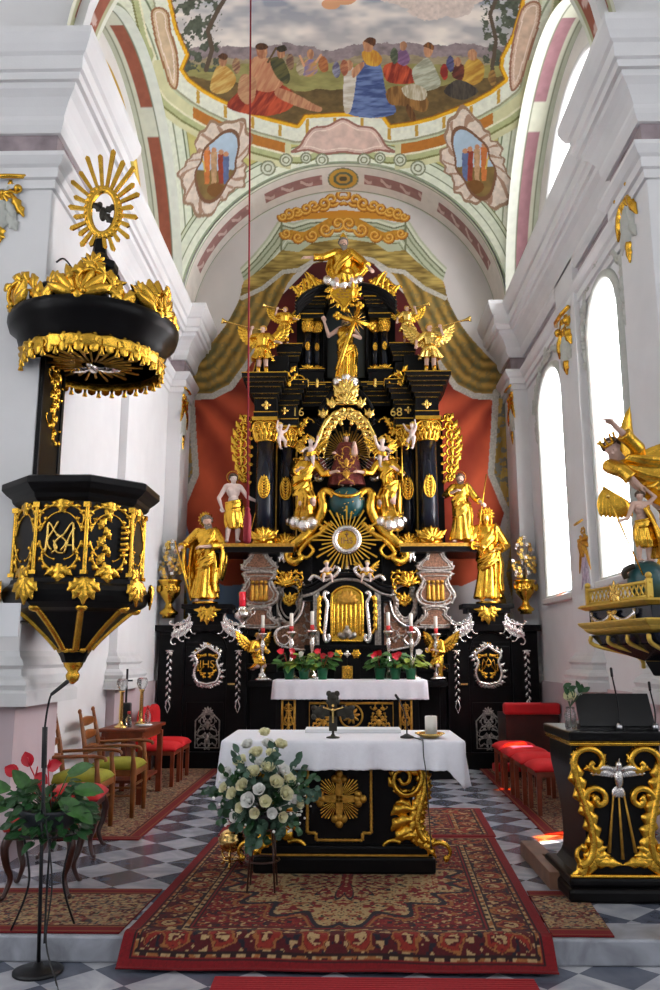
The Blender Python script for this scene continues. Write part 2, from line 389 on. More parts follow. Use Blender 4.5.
# nave shell behind the camera
HN = 11.0
def wallx(name, x0, x1, openings, y0, y1, z0, z1, m='plaster', seg=20):
    # a side wall with round-headed openings (ya, yb, za, zb)
    b = MB(); y = y0
    for ya, yb, za, zb in sorted(openings):
        b.boxb(x0, x1, y, ya, z0, z1); b.boxb(x0, x1, ya, yb, z0, za)
        r = (yb - ya) / 2; c = (ya + yb) / 2; rise = min(r, .55)
        pts = [(c + r * cos(pi * i / seg), zb - rise + rise * sin(pi * i / seg)) for i in range(seg + 1)] + [(ya, z1), (yb, z1)]
        n = len(pts); vs = [(x, p[0], p[1]) for x in (x0, x1) for p in pts]
        b.add(vs, [tuple(range(n)), tuple(range(2 * n - 1, n - 1, -1))] + [(i, n + i, n + (i + 1) % n, (i + 1) % n) for i in range(n)], False); y = yb
    b.boxb(x0, x1, y, y1, z0, z1); return struct(b.build(name, m))
nw = [(-11.5, -9.7, 2, 8), (-6.9, -5.1, 2, 8), (-2.3, -.5, 2, 8), (2.0, 3.8, 2, 8)]
wallx('wall_nave_left', -6.4, -6, nw, -14, 6.6, -.3, HN); wallx('wall_nave_right', 6, 6.4, nw, -14, 6.6, -.3, HN)
sbox('wall_nave_back', 'plaster', -6.4, 6.4, -14.4, -14, -.3, HN); sbox('ceiling_nave', 'plasterw', -6.4, 6.4, -14.4, 6.6, HN, HN + .3)
for sx in (-1, 1):
    for ya, yb, za, zb in nw:
        struct(MB().boxb(sx * 6.2 - .02, sx * 6.2 + .02, ya, yb, za, zb).build('window_nave_fill', 'navefill'))  # unseen glowing panes, added as fill light and for reflections in the gold
# wall around the chancel opening (the triumphal arch)
b = MB(); fr = Fr((AX, 6.6, 0)); pts = [(2.6, HN), (2.6, 6.9)]
pts = [(-6.4, HN), (-6.4, -.3), (-2.62, -.3)] + [(-2.62, 6.9)] + [(2.42 * cos(pi - pi * i / 24), 6.9 + 2.42 * sin(pi * i / 24)) for i in range(25)] + [(2.72, 6.9), (2.72, -.3), (6.4, -.3), (6.4, HN)]
b.prism(pts, fr, -.1, .02); struct(b.build('wall_front', 'plaster'))
# side walls of the chancel
XW = 2.8
sbox('wall_left', 'plaster', -3.2, -XW, 6.62, 13.2, 0, 7.0)
WIN = [(7.90, 9.0, 2.37, 5.62), (10.15, 11.5, 2.34, 5.45)]
wallx('wall_right', XW, 3.2, WIN, 6.62, 13.2, 0, 7.0)
for sx, ya, yb in ((-1, 6.55, 7.5), (1, 6.5, 7.25)):
    b = MB(); x0, x1 = sorted((sx * 2.6, sx * 3.1)); b.boxb(x0, x1, ya, yb, 1.2, 7); struct(b.build('trim_pier', 'plaster', bevel=.01))
    b = MB(); x0, x1 = sorted((sx * 2.6, sx * 3.1)); b.boxb(x0, x1, ya, yb, 0, 1.2); struct(b.build('trim_dado', 'pinkdado'))
for sx, ya, yb, xf in ((-1, 9.7, 10.6, 2.7), (1, 9.2, 10.0, 2.7), (-1, 12.25, 12.95, 2.58), (1, 12.25, 12.95, 2.58)):
    x0, x1 = sorted((sx * xf, sx * 3.1)); struct(MB().boxb(x0, x1, ya, yb, 1.2, 7).build('trim_pilaster', 'plaster', bevel=.008))
    struct(MB().boxb(x0, x1, ya, yb, 0, 1.2).build('trim_dado', 'pinkdado'))
for sx, ya, yb in ((-1, 10.6, 12.25), (1, 7.25, 9.2), (1, 10.0, 12.25)):
    x0, x1 = sorted((sx * (XW - .03), sx * 2.9)); struct(MB().boxb(x0, x1, ya, yb, 0, 1.2).build('trim_dado', 'pinkdado'))
# moulded bases above the dado
BASE = [(-.01, 1.17), (.13, 1.17), (.13, 1.27), (.10, 1.29), (.12, 1.33), (.10, 1.37), (.05, 1.40), (.04, 1.45), (.07, 1.48), (.05, 1.52), (.015, 1.55), (-.01, 1.62)]
def sidepath(sx, pts): return pts if sx < 0 else [(-x, y) for x, y in reversed(pts)]
for sx, pts in ((-1, [(-3.1, 6.55), (-2.6, 6.55), (-2.6, 7.5), (-2.9, 7.5)]), (1, [(-3.1, 6.5), (-2.6, 6.5), (-2.6, 7.25), (-2.9, 7.25)]), (-1, [(-2.9, 9.7), (-2.7, 9.7), (-2.7, 10.6), (-2.9, 10.6)]),
                (1, [(-2.9, 9.2), (-2.7, 9.2), (-2.7, 10.0), (-2.9, 10.0)]), (-1, [(-2.9, 12.25), (-2.58, 12.25), (-2.58, 13)]), (1, [(-2.9, 12.25), (-2.58, 12.25), (-2.58, 13)])):
    struct(sweep(MB(), BASE, sidepath(sx, pts)).build('trim_base', 'stone'))
# entablature: architrave, mauve frieze, projecting cornice
ARCH = [(-.02, 5.60), (.03, 5.60), (.03, 5.68), (.06, 5.69), (.06, 5.78), (.09, 5.80), (.13, 5.86), (.13, 5.90), (-.02, 5.90)]
FRZ = [(.025, 5.89), (.025, 6.13)]
CORN = [(.0, 6.12), (.06, 6.12), (.09, 6.18), (.10, 6.22), (.10, 6.26), (.13, 6.33), (.17, 6.40), (.22, 6.45), (.23, 6.50), (.27, 6.50), (.28, 6.56), (.31, 6.57), (.31, 6.70), (.34, 6.72), (.37, 6.78), (.40, 6.86), (.40, 6.92), (-.1, 6.96)]
PTH = {-1: [(-6.2, 6.55), (-2.6, 6.55), (-2.6, 7.5), (-2.80, 7.5), (-2.80, 12.25), (-2.58, 12.25), (-2.58, 13)], 1: [(-6.2, 6.5), (-2.6, 6.5), (-2.6, 7.3), (-2.80, 7.3), (-2.80, 12.25), (-2.58, 12.25), (-2.58, 13)]}
for sx, nm in ((-1, 'left'), (1, 'right')):
    p = sidepath(sx, PTH[sx])
    struct(sweep(MB(), ARCH, p).build('trim_architrave_' + nm, 'plaster')); struct(sweep(MB(), FRZ, p).build('trim_frieze_' + nm, 'frieze')); struct(sweep(MB(), CORN, p).build('trim_cornice_' + nm, 'plaster'))
# windows of the right wall: frame, frosted pane, low strip of coloured glass that lets the sun through
for k, (ya, yb, za, zb) in enumerate(WIN):
    g0, g1 = ((ya + .04, ya + .50), (ya + .28, ya + .80))[k]; h0, h1 = za + .80, za + (2.30, 1.95)[k]; pm = MB()      # one casement of coloured glass
    for bb in ((ya - .02, yb + .02, za - .04, h0), (ya - .02, yb + .02, h1, zb + .02), (ya - .02, g0, h0, h1), (g1, yb + .02, h0, h1)): pm.boxb(3.06, 3.075, *bb)
    w = struct(pm.build('window_%d' % (k + 1), 'pane'))
    seg = 16; r = (yb - ya) / 2; c = (ya + yb) / 2; rise = min(r, .55)
    ring = [(XW, ya, za), (XW, ya, zb - rise)] + [(XW, c - r * cos(pi * i / seg), zb - rise + rise * sin(pi * i / seg)) for i in range(1, seg)] + [(XW, yb, zb - rise), (XW, yb, za)]
    MB().tube(ring, .055, 8, closed=True).build('window_frame', 'stuccow', w)
    MB().tube([(3.03, p[1], p[2]) for p in ring], .035, 6, closed=True).build('window_frame', 'stone', w)
    g = MB()
    for i in range(1, 4): z = za + (zb - za) * i / 4; g.boxb(3.05, 3.06, ya, yb, z - .006, z + .006)
    g.boxb(3.05, 3.06, c - .006, c + .006, za, zb); g.build('glazing_bar', 'stone', w)
    MB().boxb(XW - .09, 3.1, ya - .1, yb + .1, za - .10, za - .02).build('window_sill', 'stone', w, bevel=.015)
    for i, q in enumerate(('glassblue', 'glassclear', 'glassamber', 'glassamber')): y0 = g0 + (g1 - g0) * i / 4; MB().boxb(3.06, 3.07, y0, y0 + (g1 - g0) / 4, h0, h1).build('coloured_glass', q, w)
# ------------------------------------------------------------ vault painting
ZC = 6.85; RS = 3.63; YC = 9.6; HY = 2.53; HX = 2.6
def stroke(col, x, y, pts, w, c, a=1.):
    d = np.full(x.shape, 1e9)
    for (x0, y0), (x1, y1) in zip(pts, pts[1:]):
        dx, dy = x1 - x0, y1 - y0; t = np.clip(((x - x0) * dx + (y - y0) * dy) / (dx * dx + dy * dy + 1e-9), 0, 1); d = np.minimum(d, np.hypot(x - x0 - t * dx, y - y0 - t * dy))
    put(col, d < w, c, a); return d
def dist(x, y, pts):
    d = np.full(x.shape, 1e9)
    for (x0, y0), (x1, y1) in zip(pts, pts[1:]):
        dx, dy = x1 - x0, y1 - y0; t = np.clip(((x - x0) * dx + (y - y0) * dy) / (dx * dx + dy * dy + 1e-9), 0, 1); d = np.minimum(d, np.hypot(x - x0 - t * dx, y - y0 - t * dy))
    return d
def blobs(col, x, y, items):
    # painted shapes: polygon points, two tones mixed by a directional fold pattern
    for pts, c0, c1, sc, an in items:
        k = inpoly(x, y, smooth_poly(pts, 5)); 
        if not k.any(): continue
        u = x * cos(an) + y * sin(an); v = -x * sin(an) + y * cos(an)
        f = np.clip(fbm(u / sc * 1.5, v / (sc * 3.2), len(pts)) * 3.0 - 1.0, 0, 1)[..., None]; hi_ = np.clip(fbm(u / sc * 2.2, v / (sc * 4), 7 + len(pts)) * 4 - 2.5, 0, 1)[..., None]; c0 = tuple(q * .92 for q in c0)
        put(col, k, (lin(c0) * (1 - f) + lin(c1) * f) * (1 - .3 * hi_) + lin([min(255, q * 1.25 + 22) for q in c0]) * .3 * hi_)
def rocaille(x, y, cx, cy, s):   # lobed radial test for a shell-edged frame
    a = np.arctan2(y - cy, x - cx); return 1 + .045 * np.sin(a * 11 + s) + .035 * np.sin(a * 19 + 2 * s) + .09 * np.sin(a * 5 - s) + .05 * np.sin(a * 3)
nu, nv = 520, 660
gx, gy = np.meshgrid(np.linspace(-HX, HX, nu), np.linspace(YC - HY, YC + HY, nv)); gz = ZC + np.sqrt(np.maximum(RS ** 2 - gx ** 2 - (gy - YC) ** 2, 0))
x, y = proj(np.stack([gx + AX, gy, gz], -1).reshape(-1, 3)); x = x.reshape(gx.shape); y = y.reshape(gx.shape)
n1 = fbm(x / 9, y / 9); n2 = fbm(x / 3, y / 3, 5)
col = np.zeros(gx.shape + (3,)); col[:] = lin((192, 184, 112)); col *= (.88 + .24 * n1)[..., None]
def shade(c, n, lo=.85, hi=1.15): return lin(c) * (lo + (hi - lo) * n)[..., None]
# mouldings along the edges of the bay
def bands(d, tab):
    for a0, a1, c in tab: put(col, (d >= a0) & (d < a1), shade(c, n2))
EB = [(0, .03, (148, 158, 130)), (.03, .10, (222, 226, 206)), (.10, .12, (140, 150, 120)), (.12, .21, (214, 220, 198)), (.21, .23, (110, 122, 92)), (.23, .26, (196, 204, 176)), (.26, .27, (124, 130, 90))]
bands(HX - np.abs(gx), EB); bands(YC + HY - gy, EB)
# frame of the big ceiling picture
FRM = [(160, -60), (167, -25), (172, 0), (178, 28), (190, 55), (184, 69), (190, 78), (203, 88), (217, 96), (240, 107), (266, 116), (297, 124), (304, 114), (343, 112), (384, 114), (391, 124), (412, 121), (432, 116), (455, 107), (472, 100), (490, 90), (504, 79), (499, 68), (500, 57), (511, 35), (517, 15), (521, 0), (524, -30), (528, -60)]
fd = dist(x, y, FRM); ins = inpoly(x, y, FRM); out = ~ins
put(col, out & (fd < 46) & (y > 60) & (y < 190) & (np.abs(x - 343) > 52), shade((206, 204, 160), n1))
for a0, a1, c in [(4, 17, (222, 224, 206)), (17, 19, (150, 150, 120)), (19, 21, (190, 196, 160)), (21, 31, (178, 112, 40)), (31, 33, (226, 222, 190)), (33, 38, (176, 182, 132)), (38, 40, (120, 122, 70))]:
    k = out & (fd >= a0) & (fd < a1)
    if a0 == 21: k &= (np.abs(x - 343) > 58) & (np.abs(x - 343) < 150)
    put(col, k, shade(c, n2))
put(col, out & (fd > 5) & (fd < 16) & (np.sin(x * .23) > .93) & (y > 70), lin((190, 150, 60)))
put(col, fd < 4.5, shade((226, 172, 28), n2, .75, 1.2)); put(col, (fd < 1.2) & out, lin((150, 95, 12)))
# the picture: sky, mountains, meadow, people
k = ins; t = np.clip((y + 25) / 95, 0, 1)[..., None]; sky = lin((108, 124, 146)) * (1 - t) + lin((196, 186, 178)) * t
put(col, k, sky); c = np.clip(fbm(x / 34, y / 16, 3) * 2.6 - 1.0, 0, 1)[..., None]; put(col, k & (y < 60), col * (1 - c) + lin((228, 218, 208)) * c)
mt = 52 - 16 * fbm(x / 30, x * 0 + 2, 7) + 4 * n2; put(col, k & (y > mt), shade((138, 124, 126), fbm(x / 5, y / 4, 21), .55, 1.35)); put(col, k & (y > mt + 12), shade((150, 136, 108), fbm(x / 8, y / 3, 22), .65, 1.3))
put(col, k & (y > 62 + 5 * n1), shade((142, 136, 82), fbm(x / 12, y / 4, 23), .6, 1.35)); put(col, k & (y > 88 + 6 * n1 + 0.0006 * (x - 343) ** 2 * -1), shade((104, 84, 48), fbm(x / 7, y / 4, 24), .5, 1.4))
tre = (x < 214 + 10 * n2) & (y < 72) | (x > 488 - 10 * n2) & (y < 66); put(col, k & tre & (fbm(x / 6, y / 6, 9) > .47), shade((74, 80, 66), n2, .5, 1.7)); stroke(col, x, np.where(k, y, -999), [(206, 70), (212, 50), (208, 30), (218, 10), (230, -10)], 2.2, lin((84, 70, 56))); stroke(col, x, np.where(k, y, -999), [(492, 70), (496, 40), (490, 14), (500, -10)], 2.0, lin((84, 70, 56)))
for cx, cy, r in ((430, 4, 24), (410, -6, 22), (455, 6, 18), (395, -10, 20), (470, -6, 16)):
    put(col, k & (np.hypot((x - cx), (y - cy) * 1.5) < r * (.85 + .3 * n2)), shade((206, 190, 180), n2, .75, 1.2))
R1, R0, BL, BD, SKN, WH, YE, OL = (200, 84, 50), (120, 38, 26), (112, 132, 178), (58, 74, 120), (206, 152, 112), (226, 220, 208), (220, 172, 60), (96, 92, 50)
blobs(col, x, y, [
    ([(228, 108), (236, 94), (252, 84), (276, 82), (296, 96), (288, 110), (262, 116)], R1, R0, 5, .6), ([(250, 62), (262, 56), (276, 66), (284, 82), (270, 92), (252, 86)], SKN, (170, 110, 80), 5, .5),
    ([(256, 48), (262, 45), (267, 49), (266, 57), (259, 58)], SKN, (150, 96, 70), 3, 0), ([(255, 47), (259, 43), (266, 44), (268, 48), (260, 50)], (90, 56, 30), (60, 36, 20), 3, 0),
    ([(278, 88), (296, 94), (314, 104), (322, 108), (318, 112), (296, 106), (276, 96)], SKN, (160, 104, 76), 4, .3), ([(270, 60), (282, 58), (290, 76), (286, 84), (276, 76)], OL, (60, 60, 40), 4, 1), ([(277, 50), (283, 48), (285, 56), (279, 58)], SKN, (150, 100, 70), 3, 0), ([(276, 48), (284, 45), (287, 50), (280, 52)], (70, 62, 40), (40, 36, 26), 3, 0),
    ([(346, 112), (352, 92), (356, 72), (364, 60), (376, 58), (382, 70), (386, 92), (396, 112), (372, 118)], BL, BD, 4, 1.5), ([(362, 52), (374, 50), (382, 58), (378, 66), (366, 64)], YE, (180, 120, 40), 3, 0), ([(363, 42), (368, 39), (373, 43), (372, 51), (365, 51)], SKN, (160, 108, 80), 3, 0), ([(364, 41), (370, 37), (376, 40), (374, 46), (368, 43)], (110, 66, 36), (70, 40, 22), 3, 0),
    ([(344, 76), (350, 66), (356, 74), (354, 96), (350, 112), (344, 110)], WH, (180, 168, 150), 4, 1.5), ([(345, 64), (349, 60), (353, 64), (351, 70), (346, 70)], SKN, (150, 100, 74), 3, 0), ([(352, 70), (362, 62), (364, 66), (354, 78)], SKN, (160, 108, 80), 3, 0),
    ([(384, 66), (400, 62), (414, 72), (416, 82), (398, 84), (386, 80)], R1, R0, 4, .3), ([(412, 72), (420, 62), (428, 58), (436, 70), (440, 86), (420, 90)], (196, 198, 176), (140, 140, 120), 4, 1.2), ([(424, 48), (429, 45), (433, 50), (430, 57), (425, 56)], SKN, (170, 120, 90), 3, 0), ([(423, 46), (429, 42), (434, 46), (433, 50), (428, 48)], (150, 96, 50), (90, 56, 30), 3, 0),
    ([(386, 92), (396, 86), (416, 90), (428, 100), (424, 112), (404, 106), (390, 104)], (164, 118, 62), (110, 76, 36), 4, 0), ([(402, 88), (414, 84), (426, 90), (424, 100), (408, 98)], (214, 204, 180), (160, 146, 116), 3, 0), ([(408, 104), (414, 112), (416, 120), (411, 120), (406, 110)], (120, 80, 40), (80, 50, 24), 3, 0),
    ([(210, 88), (216, 68), (226, 66), (236, 78), (230, 90), (218, 94)], (218, 186, 110), (176, 130, 60), 4, 1), ([(219, 58), (223, 55), (227, 59), (225, 66), (220, 65)], SKN, (150, 104, 76), 3, 0), ([(218, 57), (223, 53), (228, 56), (225, 60)], (110, 70, 40), (70, 44, 26), 3, 0),
    ([(462, 82), (466, 62), (476, 58), (484, 66), (482, 80), (470, 86)], (212, 170, 74), (160, 112, 40), 4, 1), ([(468, 52), (473, 49), (477, 53), (475, 60), (469, 59)], SKN, (150, 104, 76), 3, 0), ([(452, 76), (456, 64), (464, 66), (462, 80)], (120, 60, 44), (76, 36, 28), 4, 1), ([(454, 60), (458, 57), (461, 61), (459, 66), (455, 65)], SKN, (150, 104, 76), 3, 0), ([(444, 92), (456, 80), (470, 84), (478, 92), (462, 100)], (84, 76, 66), (50, 44, 40), 4, 0),
    ([(302, 68), (306, 60), (314, 60), (318, 70), (312, 76), (304, 76)], (200, 150, 90), (120, 110, 150), 3, 1), ([(307, 52), (311, 49), (314, 53), (312, 59), (308, 58)], SKN, (150, 104, 76), 3, 0), ([(318, 64), (322, 56), (327, 60), (328, 70), (322, 72)], (190, 120, 70), (140, 80, 50), 3, 1), ([(396, 60), (400, 50), (406, 50), (410, 60), (404, 66)], (150, 110, 150), (110, 80, 110), 3, 1), ([(400, 44), (404, 41), (407, 45), (405, 50), (401, 50)], SKN, (150, 104, 76), 3, 0),
    ([(240, 78), (246, 74), (256, 80), (254, 100), (246, 104), (238, 94)], (196, 150, 110), (160, 110, 80), 4, 1)])
blobs(col, x, y, [([(hx, 118 - hh), (hx + 3, 110 - hh), (hx + 7, 112 - hh), (hx + 8, 122 - hh), (hx + 4, 126 - hh)], c0, c1, 3, 1) for hx, hh, c0, c1 in ((232, 52, (186, 150, 110), (110, 70, 60)), (332, 48, (150, 150, 170), (90, 84, 110)), (340, 50, (196, 130, 90), (140, 80, 60)), (390, 62, (110, 120, 90), (70, 76, 60)), (440, 46, (180, 60, 46), (120, 36, 30)), (446, 54, (90, 90, 130), (60, 60, 90)), (488, 40, (170, 130, 70), (110, 80, 44)), (286, 56, (150, 120, 90), (100, 70, 60)), (296, 50, (196, 180, 150), (140, 120, 96)))])
stroke(col, x, y, [(304, 66), (300, 56)], 1.1, lin(SKN)); stroke(col, x, y, [(316, 62), (321, 55)], 1.1, lin(SKN)); stroke(col, x, y, [(268, 62), (276, 48)], 1., lin((90, 70, 40)))
for cx, cy, s in ((345, -2, 1), (331, 4, .8)): put(col, ins & (np.hypot((x - cx) * .6, y - cy) < 7 * s), lin(SKN))
# rocaille frames with little scenes on the pendentives
for cx, cy, sx, sd in ((216, 166, 1, 1.), (475, 163, -1, 2.)):
    ax = (x - cx) * sx; ay = y - cy; sk = ax + ay * .30; rr = np.hypot(sk / 30, ay / 46) / rocaille(x, y, cx, cy, sd)
    k = rr < 1.06; put(col, k, shade((222, 206, 190), n2, .72, 1.15)); put(col, k & (rr > .98), lin((150, 120, 96)))
    rr2 = np.hypot((sk - 1) / 17.5, ay / 33) / (1 + .06 * np.sin(np.arctan2(ay, ax) * 5)); k = rr2 < 1; put(col, (rr2 < 1.12), lin((120, 84, 60)))
    put(col, k, shade((170, 190, 206), n1)); put(col, k & (ay > 2 + 4 * n2), shade((128, 104, 58), n1, .6, 1.3))
    for i, (a, c_) in enumerate(((-8, (206, 120, 60)), (-1, (190, 150, 110)), (6, (150, 64, 44)), (11, (96, 110, 150)))): put(col, k & (np.abs(ax - a + 1) < 3.2 - .03 * (ay + 10)) & (ay > -16 + 2 * i) & (ay < 18), shade(c_, n2, .6, 1.3))
    for i, (a, c_) in enumerate(((-8, SKN), (-1, SKN), (6, SKN), (11, SKN))): put(col, k & (np.hypot(ax - a + 1, ay + 18 - 2 * i) < 2.6), lin((190, 136, 100)))
    put(col, k & (np.hypot(ax / 9, (ay - 24) / 7) < 1), shade((120, 80, 36), n2)); put(col, k & (np.abs(ax + 12 - .2 * ay) < .8) & (ay < 6), lin((210, 180, 90)))
    put(col, (rr < .97) & (rr2 > 1.12) & (np.sin(np.arctan2(ay, ax) * 13 + rr * 9) > .75), lin((166, 132, 110)))
# rocaille crest under the ceiling picture and the panels left and right of it
for pts, c_, e_ in (([(292, 152), (300, 146), (306, 136), (314, 128), (328, 126), (343, 119), (358, 126), (372, 128), (380, 136), (386, 146), (394, 152), (378, 150), (362, 154), (343, 152), (324, 154), (308, 150)], (216, 186, 172), (150, 104, 90)),
                   ([(152, 12), (160, 8), (168, 14), (170, 30), (176, 50), (178, 72), (176, 88), (170, 84), (164, 66), (158, 48), (154, 30)], (206, 180, 146), (150, 104, 66)), ([(540, 6), (532, 2), (522, 10), (516, 30), (512, 50), (510, 72), (512, 90), (520, 82), (526, 64), (532, 44), (538, 26)], (210, 180, 156), (150, 104, 80))):
    sp = smooth_poly(pts, 5); k = inpoly(x, y, sp); put(col, k, shade(c_, fbm(x / 7, y / 7, 4), .7, 1.2)); d = dist(x, y, sp + sp[:1]); put(col, d < 1.1, lin(e_)); put(col, k & (d > 3.2) & (d < 4.2), lin((232, 214, 200)))
for sx in (-1, 1):
    for cx, cy, r in ((322, 160, 6), (306, 158, 5), (286, 160, 6), (268, 168, 7)): q = np.hypot(x - (343 + sx * (343 - cx)), y - cy); put(col, q < r, shade((206, 210, 190), n2)); put(col, (np.abs(q - r) < .8) | (np.abs(q - r * .5) < .7), lin((128, 132, 104)))
paint_obj('ceiling', gx + AX, gy, gz, col, 'fresco', flip=True)['kind'] = 'structure'
# ------------------------------------------------------------ arches of the vault
def arch_soffit(name, fn, nu_, nv_, paint, flip=False):
    u, v = np.meshgrid(np.linspace(0, 1, nu_), np.linspace(0, 1, nv_)); X, Y, Z = fn(u, v); c = paint(u, v, X, Y, Z); o = paint_obj(name, X, Y, Z, c, 'fresco', flip=flip); o['kind'] = 'structure'
def pband(u, v, X, Y, Z, stops, pink, lo, hi, gaps, orn=True, red=(128, 70, 62)):
    n = fbm(u * 90, v * 8); c = np.zeros(u.shape + (3,))
    for a, b_, q in stops: put(c, (v >= a) & (v <= b_), lin(q) * (.9 + .2 * n)[..., None])
    k = (v > lo) & (v < hi)
    for g0, g1 in gaps: k &= ~((u > g0) & (u < g1))
    put(c, k, lin(red) * (.8 + .4 * n)[..., None])
    if orn: w = np.abs(v - (lo + hi) / 2 - .25 * (hi - lo) * np.sin(u * 150)) ; put(c, k & (w < .16 * (hi - lo)) & (np.sin(u * 150 + 1) > -.3), lin((206, 178, 168)))
    return c
ST = [(0, .07, (222, 226, 206)), (.07, .1, (140, 146, 112)), (.1, .9, (222, 214, 204)), (.9, .93, (130, 136, 104)), (.93, 1, (214, 216, 198))]
RB = 2.57
def medal(u, v, c):
    r = np.hypot((u - .5) / .026, (v - .5) / .30); put(c, r < 1.25, lin((120, 126, 96))); put(c, r < 1.12, lin((206, 160, 66))); put(c, r < .8, lin((96, 104, 82))); put(c, (r < .55), lin((190, 150, 70))); put(c, r < .3, lin((90, 84, 60))); return c
arch_soffit('trim_rear_arch', lambda u, v: (AX + RB * np.cos(pi - pi * u), 12.12 + .86 * v, ZC + .02 + RB * np.sin(pi * u)), 500, 40,
            lambda u, v, X, Y, Z: medal(u, v, pband(u, v, X, Y, Z, ST, None, .33, .66, [(0, .12), (.29, .33), (.455, .545), (.67, .71), (.88, 1)], red=(158, 116, 110))))
b = MB(); fr = Fr((AX, 12.06, ZC + .35 + RB)); 
oval_ = [(.2 * cos(2 * pi * i / 20), .12 * sin(2 * pi * i / 20)) for i in range(20)]
for sx, nm in ((-1, 'left'), (1, 'right')):
    rr = sqrt(RS ** 2 - HX ** 2) - .02
    SS = [(0, .25, (226, 228, 214)), (.25, .3, (120, 126, 100)), (.3, .7, (210, 210, 190)), (.7, .75, (130, 136, 110)), (.75, 1, (196, 200, 180))]
    arch_soffit('trim_side_arch_' + nm, lambda u, v: (AX + sx * (HX - .05 + .55 * v), YC + rr * np.cos(pi * u), ZC + rr * np.sin(pi * u)), 260, 30,
                lambda u, v, X, Y, Z: pband(u, v, X, Y, Z, SS, None, .3, .62, [(.34, .40), (.60, .66)], red=((150, 84, 62) if sx < 0 else (160, 116, 122)), orn=False), flip=sx < 0)
    # lunette wall with its window; the left pane's glow is added
    X0 = AX + sx * (HX + .42); r2 = rr + .02; q = MB(); fr = Fr((X0, YC, ZC), (0, -sx, 0)); wr = 1.85
    arc = [(r2 * cos(pi * i / 40), r2 * sin(pi * i / 40)) for i in range(41)]; ia = [(wr * cos(pi * i / 40), .12 + wr * 1.12 * sin(pi * i / 40)) for i in range(41)]
    q.prism(arc + ia[::-1], fr, -.25, 0); struct(q.build('wall_lunette_' + nm, 'plasterw'))
    w = struct(q2.build('window_%d' % (3 if sx > 0 else 4), 'paneup' if sx > 0 else 'faux') if (q2 := MB().prism(ia, fr, -.22, -.2)) else None)
    MB().tube([fr(a, b_, -.02) for a, b_ in ia], .05, 8, closed=True).build('window_frame', 'goldpaint' if sx < 0 else 'stone', w)
    g = MB()
    for a in (-.65, .65): g.tube([fr(a, .12, -.18), fr(a, .12 + 1.12 * sqrt(wr ** 2 - a * a), -.18)], .03, 6)
    g.tube([fr(-1.6, .9, -.18), fr(1.6, .9, -.18)], .02, 6); g.build('glazing_bar', 'stone', w)
    sbox('wall_upper_' + nm, 'plasterw', *sorted((AX + sx * (HX + .7), AX + sx * (HX + 1.0))), 6.5, 13.2, 6.9, 10.8)
def tr_paint(u, v, X, Y, Z):
    c = pband(u, v, X, Y, Z, [(0, .1, (214, 214, 196)), (.1, .9, (176, 176, 140)), (.9, 1, (222, 224, 208))], None, .16, .84, [(0, .06), (.36, .4), (.6, .64), (.94, 1)], red=(150, 86, 66)); return c
arch_soffit('trim_front_arch', lambda u, v: (AX + 2.5 * np.cos(pi - pi * u), 6.45 + .65 * v, ZC + .05 + 2.5 * np.sin(pi * u)), 260, 40, tr_paint)
arch_soffit('trim_front_arch_face', lambda u, v: (AX + (2.5 + .6 * v) * np.cos(pi - pi * u), 7.1 + .1 * v, ZC + .05 + (2.5 + .6 * v) * np.sin(pi * u)), 80, 6, lambda u, v, X, Y, Z: np.ones(u.shape + (3,)) * lin((214, 216, 200)), flip=True)
sbox('ceiling_roof', 'plasterw', -3.8, 3.8, 6.7, 13.4, 10.8, 11.0)
# ------------------------------------------------------------ apse wall with the painted canopy and curtain
YA = 12.95
gx, gz = np.meshgrid(np.linspace(-2.75, 2.65, 470), np.linspace(0, 9.7, 780)); gy = np.full(gx.shape, YA)
x, y = proj(np.stack([gx, gy, gz], -1).reshape(-1, 3)); x = x.reshape(gx.shape); y = y.reshape(gx.shape)
n1 = fbm(x / 20, y / 20); n2 = fbm(x / 3, y / 3, 5); col = np.zeros(gx.shape + (3,)); col[:] = lin((214, 208, 204)); col *= (.94 + .1 * n1)[..., None]
put(col, (y > 520) & (x < 330), lin((150, 176, 206)))
MX = 343.5; xm = np.abs(x - MX)     # the painting is symmetric about its axis
def mp(pts): return [(p[0] - MX, p[1]) for p in pts]
def fold(an, sc, s=0): u = xm * cos(an) + y * sin(an); v = -xm * sin(an) + y * cos(an); return np.clip(fbm(u / sc, v / (sc * 6), s) * 2.2 - .6, 0, 1)[..., None]
an_ = np.arctan2(y - 372, 172 - xm); f = np.clip(.5 + .42 * np.sin(an_ * 15 + 2.6 * fbm(xm / 30, y / 30, 5)) + .5 * (fbm(xm / 22, y / 40, 8) - .5), 0, 1)[..., None]; red = lin((148, 46, 26)) * (1 - f) + lin((228, 100, 62)) * f; tt = np.clip((y - 330) / 90, 0, 1)[..., None]; red = red * tt + (1 - tt) * (lin((70, 10, 12)) * (1 - f) + lin((104, 22, 20)) * f)
rp = [(343, 262), (372, 262), (410, 300), (440, 345), (470, 380), (496, 392), (494, 470), (506, 506), (492, 556), (480, 578), (462, 586), (440, 584), (343, 584)]
put(col, inpoly(xm, y, [(p[0] - MX - (0 if i else 1), p[1]) for i, p in enumerate(rp)] + [(-1, 262)]), red)
br = fbm(xm / 5, y / 5, 11); inn = mp([(343, 250), (374, 262), (394, 276), (408, 302), (424, 335), (440, 362), (456, 384), (474, 396), (494, 396)]); di = dist(xm, y, inn); cur = np.clip(.5 + .40 * np.sin(di * .62 + 3 * fbm(xm / 16, y / 16, 3)) + .5 * (fbm(xm / 9, y / 9, 6) - .5), 0, 1)[..., None]; gold = (lin((104, 84, 34)) * (1 - cur) + lin((200, 158, 76)) * cur); gold = np.where((br > .56)[..., None], gold * .6 + lin((92, 104, 78)) * .4, gold)
